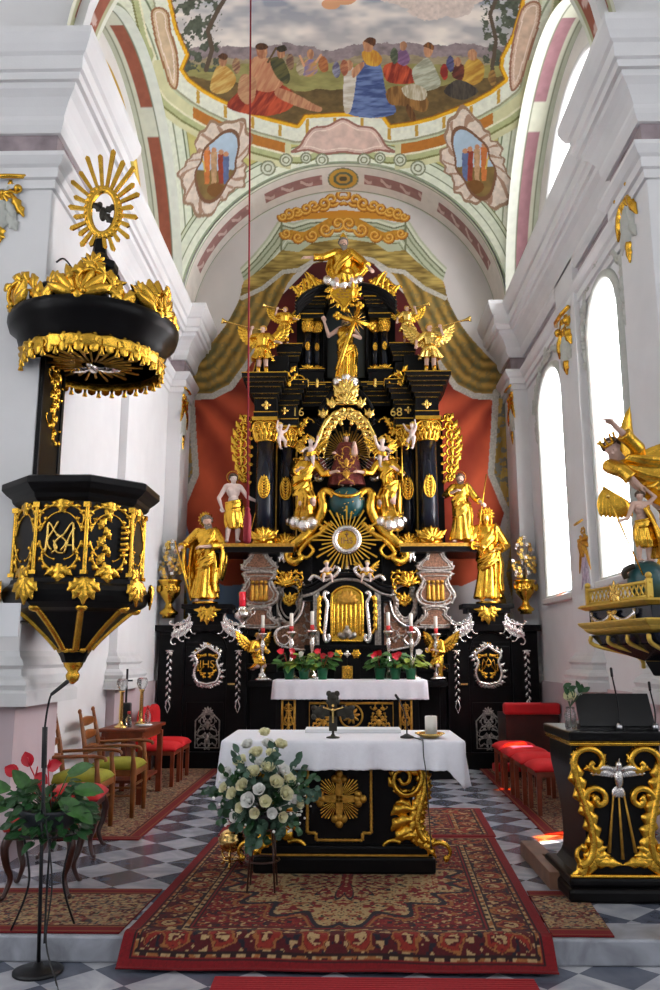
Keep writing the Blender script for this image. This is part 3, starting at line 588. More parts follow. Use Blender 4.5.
cp = mp([(343, 238), (376, 243), (389, 252), (405, 250), (425, 268), (443, 281), (448, 300), (462, 326), (482, 350), (503, 370), (512, 376), (506, 388), (494, 394), (474, 394), (456, 384), (440, 362), (424, 335), (408, 302), (394, 276), (374, 264), (343, 258)])
cp = [(-1, 238)] + cp + [(-1, 258)]; put(col, inpoly(xm, y, smooth_poly(cp, 3)), gold)
g2 = fold(-1.57, 3.2, 6); val = lin((120, 98, 44)) * (1 - g2) + lin((204, 176, 96)) * g2
put(col, inpoly(xm, y, [(-1, 238)] + mp([(343, 238), (376, 243), (389, 252), (405, 250), (425, 268), (443, 281), (445, 296), (424, 286), (404, 270), (388, 268), (372, 258), (343, 252)]) + [(-1, 252)]), val)
st = mp([(498, 386), (508, 378), (513, 400), (514, 470), (514, 540), (512, 620), (498, 620), (503, 570), (510, 520), (503, 502), (492, 474), (494, 430)])
g3 = fold(0.1, 5, 8); put(col, inpoly(xm, y, st), np.where((br > .55)[..., None], lin((128, 128, 118)), lin((150, 118, 52)) * (1 - g3) + lin((206, 172, 92)) * g3))
fringe = shade((214, 208, 196), fbm(x * .9, y * .9, 3), .55, 1.15)
for pl, w in ((mp([(514, 620), (503, 575), (511, 520), (503, 503), (491, 474), (494, 430), (496, 392)]), 3.2), (mp([(508, 384), (494, 397), (474, 396), (456, 387), (440, 365), (424, 338)]), 3.0), (mp([(445, 298), (424, 288), (404, 272), (388, 270), (372, 260), (343, 254)]), 2.2)):
    put(col, dist(xm, y, pl) < w, fringe)
put(col, np.hypot(xm - (509 - MX), y - 376) < 6, shade((214, 150, 50), n2)); 
cor = [(-1, 215)] + mp([(343, 215), (378, 218), (394, 223), (408, 219), (420, 238), (434, 255), (447, 268), (443, 281), (427, 270), (412, 257), (405, 250), (388, 252), (375, 243), (343, 238)]) + [(-1, 238)]
k = inpoly(xm, y, cor); put(col, k, shade((186, 192, 164), n1, .85, 1.1)); up = mp([(343, 215), (378, 218), (394, 223), (408, 219), (420, 238), (434, 255), (447, 268)]); dd = dist(xm, y, up)
for a0, a1, c_ in ((2, 4.5, (214, 218, 196)), (4.5, 6, (112, 120, 90)), (8.5, 10, (126, 134, 104)), (14, 15.2, (110, 116, 84)), (17, 18.5, (214, 218, 196)), (20, 21, (120, 126, 92))): put(col, k & (dd >= a0) & (dd < a1), lin(c_))
put(col, k & (np.abs(xm - 62) < 1.0) & (y < 251), lin((120, 126, 96)))
sp = smooth_poly(mp([(343, 222), (356, 226), (366, 236), (380, 240), (398, 240), (404, 234), (396, 230), (384, 232), (372, 226), (358, 218), (343, 213)]), 4, True); put(col, inpoly(xm, y, [(-1, 222)] + sp + [(-1, 213)]), shade((196, 138, 40), n2, .7, 1.25))
crest = [(-2, 216)] + mp([(343, 216), (380, 218), (404, 222), (408, 214), (402, 209), (394, 212), (386, 203), (378, 207), (370, 196), (360, 199), (354, 190), (343, 186)]) + [(-2, 186)]
def curl(cx, cy, r, a0, turns, w, c_): stroke(col, xm, y, [(cx + r * (1 - .75 * t) * np.cos(a0 + turns * 2 * np.pi * t), cy + r * (1 - .75 * t) * np.sin(a0 + turns * 2 * np.pi * t)) for t in np.linspace(0, 1, 22)], w, c_)
OR, OD, OY = lin((204, 138, 40)), lin((150, 88, 24)), lin((232, 186, 92))
put(col, inpoly(xm, y, [(-1, 218)] + mp([(343, 218), (380, 219), (404, 223), (404, 219), (380, 213), (343, 210)]) + [(-1, 210)]), OR)
for cx, cy, r, a0, t in ((2, 196, 8, 1.5, 1.1), (12, 200, 7, 2.6, -1.2), (20, 204, 7, .3, 1.3), (30, 206, 6, 2.8, -1.2), (38, 209, 6, .2, 1.2), (47, 212, 5, 2.6, -1.2), (55, 214, 6, .4, 1.3), (61, 217, 4, 0, 1.)):
    curl(cx, cy, r, a0, t, 2.1, OD); curl(cx - .4, cy - .5, r, a0, t, 1.5, OR); curl(cx - .7, cy - .9, r, a0, t, .6, OY)
for cx, cy, r, a0, t in ((6, 228, 7, 1.2, 1.2), (18, 234, 7, 3, -1.2), (32, 240, 6, .2, 1.2), (46, 242, 5, 2.8, -1.2), (58, 238, 5, 0, 1.2)):
    curl(cx, cy - 4, r, a0, t, 1.9, OD); curl(cx - .4, cy - 4.5, r, a0, t, 1.4, OR); curl(cx - .6, cy - 5, r, a0, t, .5, OY)
m_ = (np.hypot(gx - AX, gz - ZC) < RB + .06) | (gz < ZC + .1)
paint_obj('wall_back', gx, gy, gz, col, 'fresco', mask=m_)['kind'] = 'structure'
sbox('wall_back_core', 'plaster', -3.2, 3.2, 12.97, 13.3, 0, 10.8)
# ================================================================ carved figures
def hand(m, p, d, nr, s, curl=.5, side=1):
    d = V(d).normalized(); nr = V(nr); nr = (nr - d * nr.dot(d)).normalized(); lat = d.cross(nr) * side; p = V(p)
    m.cap(p, p + d * s * .42, s * .17, s * .2, 8); m.cap(p + d * s * .2 - lat * s * .1, p + d * s * .42 - lat * s * .12, s * .13, s * .12, 8); m.cap(p + d * s * .2 + lat * s * .1, p + d * s * .42 + lat * s * .12, s * .13, s * .12, 8)
    for i, (o, L) in enumerate(((-.24, .44), (-.08, .5), (.08, .47), (.23, .37))):
        b = p + d * s * .48 + lat * s * o; k = b + (d * cos(curl * .6) + nr * sin(curl * .6) + lat * o * .3) * s * L * .5; e = k + (d * cos(curl * 1.7) + nr * sin(curl * 1.7)) * s * L * .5
        m.cap(b, k, s * .085, s * .075, 6); m.cap(k, e, s * .075, s * .06, 6)
    t = p + d * s * .12 - lat * s * .16; k = t + (d * .6 - lat * .6 + nr * .3) * s * .3; m.cap(t, k, s * .1, s * .085, 6); m.cap(k, k + (d * .9 - lat * .1 + nr * .4) * s * .24, s * .085, s * .065, 6)
def headprims(m, c, s, yaw=0, tilt=0, roll=0, child=False):
    R = (Matrix.Rotation(yaw, 3, 'Z') @ Matrix.Rotation(roll, 3, 'Y') @ Matrix.Rotation(tilt, 3, 'X')); T = lambda q: V(c) + R @ (V(q) * s)
    E = lambda q, r, n=14: m.ell(T(q), [k * s for k in r], n=n, m=10, R=R)
    E((0, .04, .10), (.37, .44, .40)); E((0, -.06, -.12), (.30, .33, .36)); E((0, -.17, -.36), (.17, .17, .13)); E((0, -.30, .10), (.26, .10, .08), 10)
    m.cap(T((0, -.36, .06)), T((0, -.47, -.12)), s * .045, s * .075, 8)                          # nose
    for q in (-1, 1):
        E((q * .17, -.25, -.10), (.12, .12, .11), 8); E((q * .36, .04, -.04), (.05, .09, .13), 8)  # cheeks, ears
        E((q * .13, -.335, .005), (.065, .04, .035), 8)                                             # lids
    E((0, -.345, -.25), (.10, .045, .028), 8); E((0, -.335, -.295), (.08, .04, .025), 8)
    m.cap(T((0, .05, -.2)), T((0, .10, -.75)), s * .21, s * .24, 10)
    return T, R
def curls(m, T, R, s, long=False, seed=1, top=True):
    r = random.Random(seed); pts = []
    for i in range(34):
        a = r.uniform(-.3, pi + .3); e = r.uniform(-.3, 1.45); q = V((.42 * cos(a) * cos(e), .05 + .46 * sin(a) * cos(e) * .95, .12 + .42 * sin(e))); m.ell(T(q), s * r.uniform(.09, .14), n=7, m=5)
    for i in range(9): a = pi + pi * i / 8; m.ell(T((.37 * cos(a), .02 + .30 * sin(a), .33)), s * .11, n=7, m=5)
    if long:
        for q in (-1, 1):
            for i in range(4): m.tube([T((q * (.36 + .02 * i), .05 + .08 * i, .15)), T((q * .44, .06 + .1 * i, -.2)), T((q * .40, .05 + .1 * i, -.55)), T((q * .46, .02 + .1 * i, -.8 + .1 * i))], [s * .10, s * .11, s * .09, s * .03], 7)
def beard(m, T, s, L=.45):
    for i in range(9):
        q = -1 + i / 4.; m.tube([T((q * .30, -.12 - .14 * (1 - q * q), -.2 - .1 * (1 - q * q))), T((q * .26, -.28, -.45)), T((q * .13, -.30, -.45 - L * (1 - .5 * q * q)))], [s * .07, s * .10, s * .03], 6)
    for q in (-1, 1): m.tube([T((0, -.40, -.19)), T((q * .12, -.37, -.23)), T((q * .2, -.28, -.36))], [s * .05, s * .05, s * .03], 6)
def eyes(root, T, s, dark='hair'):
    e = MB(); [e.ell(T((q * .13, -.352, .0)), (s * .042, s * .026, s * .024), n=8, m=6) for q in (-1, 1)]; e.build('eyes', dark, root, local=True)
def robe_surface(m, H, prof, folds=1., seed=0, n=72, rows=26, sway=.0, twist=1.):
    # prof: list of (t z cx cy rx ry); a closed draped surface with carved folds
    r = random.Random(seed); p1, p2, p3 = r.uniform(0, 6), r.uniform(0, 6), r.uniform(0, 6); vs = []; fs = []
    def ev(t):
        k = t * (len(prof) - 1); i = min(int(k), len(prof) - 2); u = k - i; u = u * u * (3 - 2 * u) * .6 + u * .4; return [a + (b - a) * u for a, b in zip(prof[i], prof[i + 1])]
    for j in range(rows + 1):
        t = j / rows; z, cx, cy, rx, ry = ev(t); am = folds * (.015 + .20 * max(0, t - .12) ** 1.1)
        for i in range(n):
            a = 2 * pi * i / n; tw = twist * t
            g = cos(6 * a + 2.2 * tw + p1) * .45 + cos(11 * a - 3.5 * tw + p2) * .38 + cos(17 * a + 1.5 * tw + p3) * .2; g = (abs(g) ** .75) * (1 if g > 0 else -1)
            q = 1 + am * g; vs.append((H * (cx + rx * q * cos(a)), H * (cy + ry * q * sin(a)), H * (z + .012 * g * t)))
    for j in range(rows):
        for i in range(n): fs.append((j * n + (i + 1) % n, j * n + i, (j + 1) * n + i, (j + 1) * n + (i + 1) % n))
    fs.append(tuple(range(n))); fs.append(tuple(rows * n + i for i in range(n - 1, -1, -1))); return m.add(vs, fs)
def drape(m, pts, w, n=5, seed=0, th=.4, H=1.):   # a bundle of strands: a carved swag of cloth along pts, w half widths
    r = random.Random(seed); k = len(pts); sp = smooth3(pts, 6); kk = len(sp)
    for s in range(n):
        o = -1 + 2 * s / (n - 1); vs = []; rad = []
        for i, p in enumerate(sp):
            t = i / (kk - 1); ww = w if isinstance(w, (int, float)) else np.interp(t, np.linspace(0, 1, len(w)), w)
            d = (V(sp[min(kk - 1, i + 1)]) - V(sp[max(0, i - 1)])).normalized(); out = V((p[0], p[1], 0)); out = out.normalized() if out.length > 1e-5 else V((0, -1, 0)); lat = d.cross(out).normalized()
            vs.append(V(p) + lat * ww * o + out * ww * .12 * cos(o * 5 + t * 4 + seed)); rad.append(ww * (1.25 / (n - 1)) * (1.0 + .25 * sin(7 * t + 2.1 * s)))
        m.tube(vs, rad, 7)
def smooth3(pts, k=6):
    out = []; n = len(pts); g = lambda j: V(pts[max(0, min(n - 1, j))])
    for i in range(n - 1):
        p0, p1, p2, p3 = g(i - 1), g(i), g(i + 1), g(i + 2)
        for q in range(k): t = q / k; out.append(.5 * (2 * p1 + (p2 - p0) * t + (2 * p0 - 5 * p1 + 4 * p2 - p3) * t * t + (p1 * 3 - p0 - p2 * 3 + p3) * t ** 3))
    out.append(g(n - 1)); return out
def wing(m, root, dx, L, w, up=.9, back=.05, n=9):
    # a feathered wing: three layered rows of feathers along an arched arm
    root = V(root); arm = [root + V((dx * L * .42 * t, back * t, L * up * (.62 * t - .18 * t * t))) for t in [i / 6 for i in range(7)]]; m.tube(arm, [w * .16 * (1 - .4 * i / 6) for i in range(7)], 8)
    for row, (fl, k) in enumerate(((1., n), (.66, n), (.38, n))):
        for i in range(k):
            t = i / (k - 1); p = root + V((dx * L * .42 * t, back * t - .006 * row * (1 if back >= 0 else 1), L * up * (.62 * t - .18 * t * t))); an = -1.9 + 2.3 * t
            f = Fr(p - V((0, .012 * row, 0)), (dx, 0, 0)); f.z = V((0, 0, 1)); f.n = V((0, -1, 0)); leaf(m, f, (0, 0), an * .8 + .2, L * fl * (.52 + .28 * t), w * .30, w * .07, 0, .25, 7)
def figure(name, label, loc, H, rz=0, skin='skin', robe='gold', hair='hair', le=(.19, -.02, .64), lh=(.13, -.17, .62), re=(-.19, -.02, .64), rh=(-.13, -.17, .62), dress='long', beardL=0, longhair=False, yaw=0, tilt=.05, roll=0, lean=(0, 0),
           legs=None, seed=1, halo=None, wings=None, wingm='gold', sash=True, sleeves=True, cap=None, cat='statue', group=None, res=.011, bare=False, hdir=None, hipsh=.015, robe2=None, cape=False):
    root = thing(name, label, cat, loc, group, rz); lx, ly = lean
    L = legs or [((.065 + hipsh, -.03, .27), (.07, .0, .04)), ((-.065 + hipsh, -.01, .27), (-.075, -.02, .04))]
    hip = V((hipsh, 0, .50)); ch = V((lx * .6, ly * .6, .72)); sh = V((lx * .9, ly * .9, .815)); hc = V((lx * 1.1, ly * 1.2 - .012, .925))
    b = MB(); sc = lambda p: V(p) * H
    b.ell(sc(hip), [H * .09, H * .068, H * .075]); b.ell(sc((hip + ch) / 2), [H * .078, H * .06, H * .10]); b.ell(sc(ch + V((0, -.005, .02))), [H * .10, H * .07, H * .10]); b.cap(sc(sh + V((-.08, 0, 0))), sc(sh + V((.08, 0, 0))), H * .046); 
    if bare:
        for q in (-1, 1): b.ell(sc(ch + V((q * .045, -.052, .035))), [H * .045, H * .025, H * .035])
        for q in range(3): b.ell(sc((hip * (.35 + .2 * q) + ch * (.65 - .2 * q)) + V((0, -.055, 0))), [H * .05, H * .015, H * .022])
    T, R = headprims(b, sc(hc), H * .135, yaw, tilt, roll)
    b.cap(sc(sh + V((0, 0, .01))), sc(hc + V((0, .01, -.05))), H * .036, H * .032)
    for q, e, h in ((1, le, lh), (-1, re, rh)):
        s0 = sh + V((q * .105, 0, -.005)); e = V(e) + V((lx * .8, ly * .8, 0)); h = V(h) + V((lx * .8, ly * .8, 0))
        b.cap(sc(s0), sc(e), H * .038, H * .029); b.cap(sc(e), sc(h), H * .030, H * .019); d = (h - e).normalized()
        hand(b, sc(h), d if not hdir else V(hdir), (0, .3, -1) if abs(d.z) < .8 else (0, -1, 0), H * .10, .55, q)
    for (kn, an), q in zip(L, (1, -1)):
        b.cap(sc(hip + V((q * .055, 0, -.02))), sc(kn), H * .062, H * .042); b.cap(sc(kn), sc(V(kn) * .55 + V(an) * .45 + V((0, .012, 0))), H * .041, H * .040); b.cap(sc(V(kn) * .5 + V(an) * .5 + V((0, .01, 0))), sc(an), H * .038, H * .024)
        b.cap(sc(V(an) + V((0, .015, -.012))), sc(V(an) + V((q * .012, -.085, -.022))), H * .026, H * .020)
        for i in range(4): b.cap(sc(V(an) + V((q * .012 + (i - 1.5) * .012, -.08, -.026))), sc(V(an) + V((q * .013 + (i - 1.5) * .014, -.112, -.03))), H * .010, H * .008, 6)
    b.build('figure', skin, root, local=True, remesh=H * .0075, smooth=2); eyes(root, T, H * .135)
    hm = MB(); curls(hm, T, R, H * .135, longhair, seed)
    if beardL: beard(hm, T, H * .135, beardL)
    if hair: hm.build('hair', hair, root, local=True)
    r = MB(); S3 = lambda p: V(p) * H
    if dress == 'long':
        fx = (L[0][1][0] + L[1][1][0]) / 2; fy = (L[0][1][1] + L[1][1][1]) / 2; kx = (L[0][0][0] + L[1][0][0]) / 2; ky = (L[0][0][1] + L[1][0][1]) / 2; aw = abs(L[0][1][0] - L[1][1][0]) / 2; hz = min(L[0][1][2], L[1][1][2])
        kz = (L[0][0][2] + L[1][0][2]) / 2
        robe_surface(r, H, [(.86, sh.x, sh.y, .045, .04), (.825, sh.x, sh.y, .125, .062), (.74, ch.x, ch.y - .01, .125, .092), (.61, (ch.x + hip.x) / 2, -.005, .10, .082), (.50, hip.x, -.005, .122, .098), (kz + .06, kx, ky * .7, .125, .115), ((kz + hz) / 2 + .02, (kx + fx) / 2, (ky + fy) / 2, .13 + aw * .2, .115), (hz - .005, fx, fy, .115 + aw * .7, .125)], 1., seed)
    elif dress == 'skirt':
        robe_surface(r, H, [(.86, sh.x, sh.y, .045, .04), (.825, sh.x, sh.y, .12, .06), (.74, ch.x, ch.y, .118, .086), (.60, (ch.x + hip.x) / 2, 0, .088, .074), (.53, hip.x, 0, .12, .10), (.42, hip.x, -.01, .165, .135), (.33, hip.x, -.01, .205, .16)], 1.5, seed, twist=.3)
        for i in range(26): a = 2 * pi * i / 26; r.tube([S3((hip.x + .08 * cos(a), .07 * sin(a), .585)), S3((hip.x + .13 * cos(a), .115 * sin(a), .53)), S3((hip.x + .165 * cos(a), .14 * sin(a), .47))], [H * .018, H * .021, H * .008], 6)
    elif dress == 'loin':
        robe_surface(r, H, [(.57, hip.x, 0, .092, .076), (.52, hip.x, 0, .118, .096), (.42, hip.x, -.01, .135, .112), (.30, hip.x + .01, -.01, .14, .115), (.20, hip.x + .02, .0, .12, .105)], 1.1, seed)
        drape(r, [S3((-.11, -.03, .52)), S3((-.02, -.12, .53)), S3((.10, -.09, .56)), S3((.13, .03, .55)), S3((.15, .0, .40)), S3((.17, -.02, .2))], H * .045, 5, seed)
    elif dress == 'wrap':
        robe_surface(r, H, [(.60, hip.x, 0, .09, .075), (.53, hip.x, 0, .118, .096), (.44, hip.x, -.005, .13, .108), (.38, hip.x, -.01, .12, .1)], 1.2, seed)
    if sleeves and dress in ('long', 'skirt'):
        for q, e, h in ((1, le, lh), (-1, re, rh)):
            s0 = sh + V((q * .10, 0, -.005)); e = V(e) + V((lx * .8, ly * .8, 0)); h = V(h) + V((lx * .8, ly * .8, 0)); m_ = e + (h - e) * (.62 if dress == 'long' else .05)
            r.tube([S3(s0 + V((-q * .04, 0, .01))), S3(s0), S3((s0 + e) / 2), S3(e), S3(e + (m_ - e) * .5), S3(m_)], [H * .05, H * .058, H * .055, H * .052, H * .048, H * .056], 10)
            if dress == 'long' and cape: drape(r, [S3(e + V((0, .01, 0))), S3(e + V((q * .01, .0, -.12))), S3(e + V((q * .0, .01, -.28))), S3(e + V((-q * .02, .0, -.40)))], [H * .03, H * .06, H * .065, H * .035], 5, seed)
    if sash and dress == 'long':
        drape(r, [S3(sh + V((.10, .02, .03))), S3(ch + V((.07, -.085, .02))), S3(ch + V((-.03, -.10, -.08))), S3((hip.x - .11, -.085, .56)), S3((hip.x - .125, .02, .50))], [H * .035, H * .04, H * .042, H * .05, H * .05], 5, seed)
        drape(r, [S3((hip.x + .125, .02, .54)), S3((hip.x + .06, -.115, .50)), S3((hip.x - .05, -.13, .42)), S3((hip.x - .13, -.05, .40))], [H * .035, H * .05, H * .055, H * .05], 5, seed + 2)
        drape(r, [S3((hip.x + .10, -.07, .56)), S3((hip.x + .125, -.09, .40)), S3((hip.x + .115, -.10, .22)), S3((hip.x + .13, -.09, .10))], [H * .025, H * .035, H * .04, H * .03], 4, seed + 4)
    if cape: drape(r, [S3(sh + V((-.09, .05, .0))), S3((-.15, .07, .6)), S3((-.15, .08, .35)), S3((-.14, .06, .08))], [H * .05, H * .07, H * .08, H * .06], 5, seed + 5)
    if r.v: r.build('robe', robe, root, local=True, remesh=H * res * .85, smooth=2)
    if halo == 'disc':
        k = MB(); c = T((0, .30, .25)); rr = H * .085
        for i in range(28): a = 2 * pi * i / 28; u = R @ V((cos(a), 0, sin(a))); k.tube([c + u * rr * .3, c + u * rr * (1.15 if i % 2 else .98)], [H * .006, H * .009], 5)
        k.build('halo', 'gold', root, local=True)
    elif halo == 'ring':
        k = MB(); c = T((0, .25, .2)); k.tube([c + R @ V((cos(2 * pi * i / 28) * H * .09, 0, sin(2 * pi * i / 28) * H * .09)) for i in range(28)], H * .005, 6, closed=True); k.build('halo', 'gold', root, local=True)
    elif halo == 'crown':
        k = MB(); k.tube([T((.36 * cos(2 * pi * i / 20), .05 + .42 * sin(2 * pi * i / 20), .33)) for i in range(20)], H * .010, 6, closed=True)
        for i in range(9): a = 2 * pi * i / 9; k.tube([T((.36 * cos(a), .05 + .42 * sin(a), .33)), T((.44 * cos(a), .05 + .5 * sin(a), .62))], [H * .012, H * .004], 6); k.ell(T((.45 * cos(a), .05 + .51 * sin(a), .64)), H * .010, n=6, m=5)
        k.build('crown', 'gold', root, local=True)
    if wings:
        for q in (-1, 1): k = MB(); wing(k, S3((q * .05 + lx * .8, .075 + ly, .76)), q, H * wings[0], H * wings[1], wings[2] if len(wings) > 2 else .9); k.build('wing', wingm, root, local=True)
    return root, T, R
def staff(root, p, q, r, m='gold', top=None, name='staff'):
    k = MB(); k.tube([p, q], r, 8)
    if top == 'cross': d = (V(q) - V(p)).normalized(); k.tube([V(q) - d * .06 + V((-.05, 0, 0)), V(q) - d * .06 + V((.05, 0, 0))], r, 6); k.ell(q, r * 1.8)
    if top == 'knob': k.ell(q, (r * 2.2, r * 2.2, r * 3)); k.ell(V(q) - (V(q) - V(p)) * .08, r * 1.8)
    if top == 'crook': k.tube([V(q) + V((0, 0, 0))] + [V(q) + V((.05 - .05 * cos(a), 0, .06 * sin(a))) for a in [i * .45 for i in range(1, 11)]], r * 1.1, 6)
    return k.build(name, m, root, local=True)
def putto(name, label, loc, H, rz=0, pose=0, wings=True, cloth='gold', cat='cherub figure', mir=1, seat=False, skin='skinpale'):
    # a chubby winged child: large head, round limbs; pose 0 reaching up, 1 seated, 2 hanging
    root = thing(name, label, cat, loc, None, rz); b = MB(); s = lambda x, y, z: V((x * mir, y, z)) * H
    b.ell(s(0, 0, .42), [H * .125, H * .11, H * .13]); b.ell(s(.01, -.01, .58), [H * .12, H * .10, H * .13])
    hc = s(.03, -.03, .85); T, R = headprims(b, hc, H * .235, -.4 * mir, .1, .1 * mir); b.cap(s(.01, 0, .66), hc, H * .06)
    arms = {0: (((.20, -.05, .72), (.27, -.08, .90)), ((-.21, -.06, .55), (-.20, -.20, .50))), 1: (((.22, -.05, .52), (.27, -.20, .50)), ((-.22, -.04, .58), (-.30, -.12, .70))), 2: (((.18, -.04, .76), (.16, -.05, .95)), ((-.20, -.05, .70), (-.28, -.06, .85)))}[pose]
    for (e, h), q in zip(arms, (1, -1)):
        b.cap(s(q * .11, 0, .64), s(*e), H * .055, H * .048); b.cap(s(*e), s(*h), H * .046, H * .032); d = (s(*h) - s(*e)); hand(b, s(*h), d, (0, -1, 0), H * .12, .5, q * mir)
    legs = {0: (((.13, -.12, .24), (.10, -.02, .04)), ((-.12, -.03, .22), (-.16, .03, .02))), 1: (((.14, -.24, .38), (.15, -.26, .10)), ((-.16, -.22, .36), (-.22, -.18, .08))), 2: (((.10, -.10, .20), (.02, -.02, -.02)), ((-.13, -.12, .26), (-.18, .0, .08)))}[pose]
    for (k, a), q in zip(legs, (1, -1)):
        b.cap(s(q * .07, 0, .38), s(*k), H * .085, H * .062); b.cap(s(*k), s(*a), H * .06, H * .036); b.cap(s(*a), s(a[0], a[1] - .09, a[2] - .03), H * .036, H * .028)
        for i in range(4): b.cap(s(a[0] + (i - 1.5) * .02, a[1] - .09, a[2] - .03), s(a[0] + (i - 1.5) * .022, a[1] - .13, a[2] - .035), H * .013, n=6)
    b.build('figure', skin, root, local=True, remesh=H * .013, smooth=2); eyes(root, T, H * .235)
    hm = MB(); curls(hm, T, R, H * .235, False, 3); hm.build('hair', 'goldpaint', root, local=True)
    if cloth: r = MB(); drape(r, [s(-.17, .02, .50), s(-.06, -.14, .42), s(.08, -.14, .42), s(.17, .0, .48), s(.24, .05, .40), s(.28, .05, .22)], [H * .04, H * .05, H * .05, H * .05, H * .06, H * .03], 4, 2); r.build('loincloth', cloth, root, local=True, remesh=H * .016, smooth=1)
    if wings:
        for q in (-1, 1): k = MB(); wing(k, s(q * .05, .10, .60), q * mir, H * .5, H * .3, .8, n=6); k.build('wing', 'gold', root, local=True)
    return root
# ================================================================ the high altar
A0 = -.012
def D(px, py, Y): p = P(px, py, Y); return p.x + .03, p.z      # offset from the altar axis and height
def dz(py, Y): return P(345.7, py, Y).z
def bx(m, px0, py0, px1, py1, Y, dep, both=True):   # box with front face at Y covering the pixel rectangle, and its mirror image
    (a, z1), (c, z0) = D(px0, py0, Y), D(px1, py1, Y); m.boxb(A0 + min(a, c), A0 + max(a, c), Y, Y + dep, z0, z1)
    if both: m.boxb(A0 - max(a, c), A0 - min(a, c), Y, Y + dep, z0, z1)
    return m
def bs(m, s, px0, py0, px1, py1, Y, dep):
    (a, z1), (c, z0) = D(px0, py0, Y), D(px1, py1, Y); xs = sorted((A0 + s * abs(a), A0 + s * abs(c))); return m.boxb(xs[0], xs[1], Y, Y + dep, z0, z1)
def AF(px, py, Y, s=-1):   # ornament frame at a pixel of the left half (s=-1) or its mirror (s=1)
    a, z = D(px, py, Y); return Fr((A0 + (a if s < 0 else -a), Y, z))
def sc(Y, py=520): return (P(355, py, Y) - P(345, py, Y)).x / 10   # metres per pixel
def textmesh(name, body, size, o, m, parent, x=(1, 0, 0), z=(0, 0, 1), ext=.004):
    cu = bpy.data.curves.new(name, 'FONT'); cu.body = body; cu.size = size; cu.extrude = ext; cu.align_x = 'CENTER'; cu.align_y = 'CENTER'
    t = bpy.data.objects.new(name, cu); me = bpy.data.meshes.new_from_object(t); bpy.data.objects.remove(t); fr = Fr(o, x, z)
    b = MB(); b.add([fr(v.co.x, v.co.y, v.co.z) for v in me.vertices], [tuple(p.vertices) for p in me.polygons], False); bpy.data.meshes.remove(me); return b.build(name, m, parent)
altar = thing('high_altar', 'tall black and gold carved altar filling the end wall under the painted canopy', 'altar', (A0, 12.3, 0))
p = MB(); bx(p, 243, 640, 448, 790, 12.05, .9, False); bx(p, 250, 672, 441, 790, 11.85, .4, False); p.build('plinth', 'black', altar, bevel=.01)
for s in (-1, 1):
    p = MB(); bs(p, s, 244, 664, 275, 672, 11.75, .4); p.build('ledge', 'black', altar, bevel=.008); p = MB(); bs(p, s, 246, 681, 275, 687, 11.6, .5); p.build('ledge', 'black', altar, bevel=.008)
p = MB(); p.boxb(A0 - 1.35, A0 + 1.35, 11.0, 12.2, 0, .17); p.build('altar_step', 'black', altar, bevel=.01)
p = MB(); bx(p, 250, 418, 345.7, 640, 12.5, .4); bx(p, 296, 300, 345.7, 420, 12.55, .35); p.boxb(A0 - 1.0, A0 + 1.0, 12.55, 12.9, 4.4, 5.4); p.build('retable_panel', 'black', altar)
# black ledge carrying columns and saints
for s in (-1, 1):
    p = MB(); g = MB()
    for a, c, Y in ((207, 291, 11.95), (250, 292, 11.85)): bs(p, s, a, 546, c, 552, Y, .9); bs(g, s, a - 1, 543.5, c + 1, 546.5, Y - .02, .9)
    p.build('column_ledge', 'black', altar); g.build('ledge_edging', 'goldflat', altar)
    for a, c, Y in ((247, 275, 12.12), (275, 310, 12.25)): p = MB(); bs(p, s, a, 552, c, 636, Y, .5); p.build('pedestal', 'black', altar)
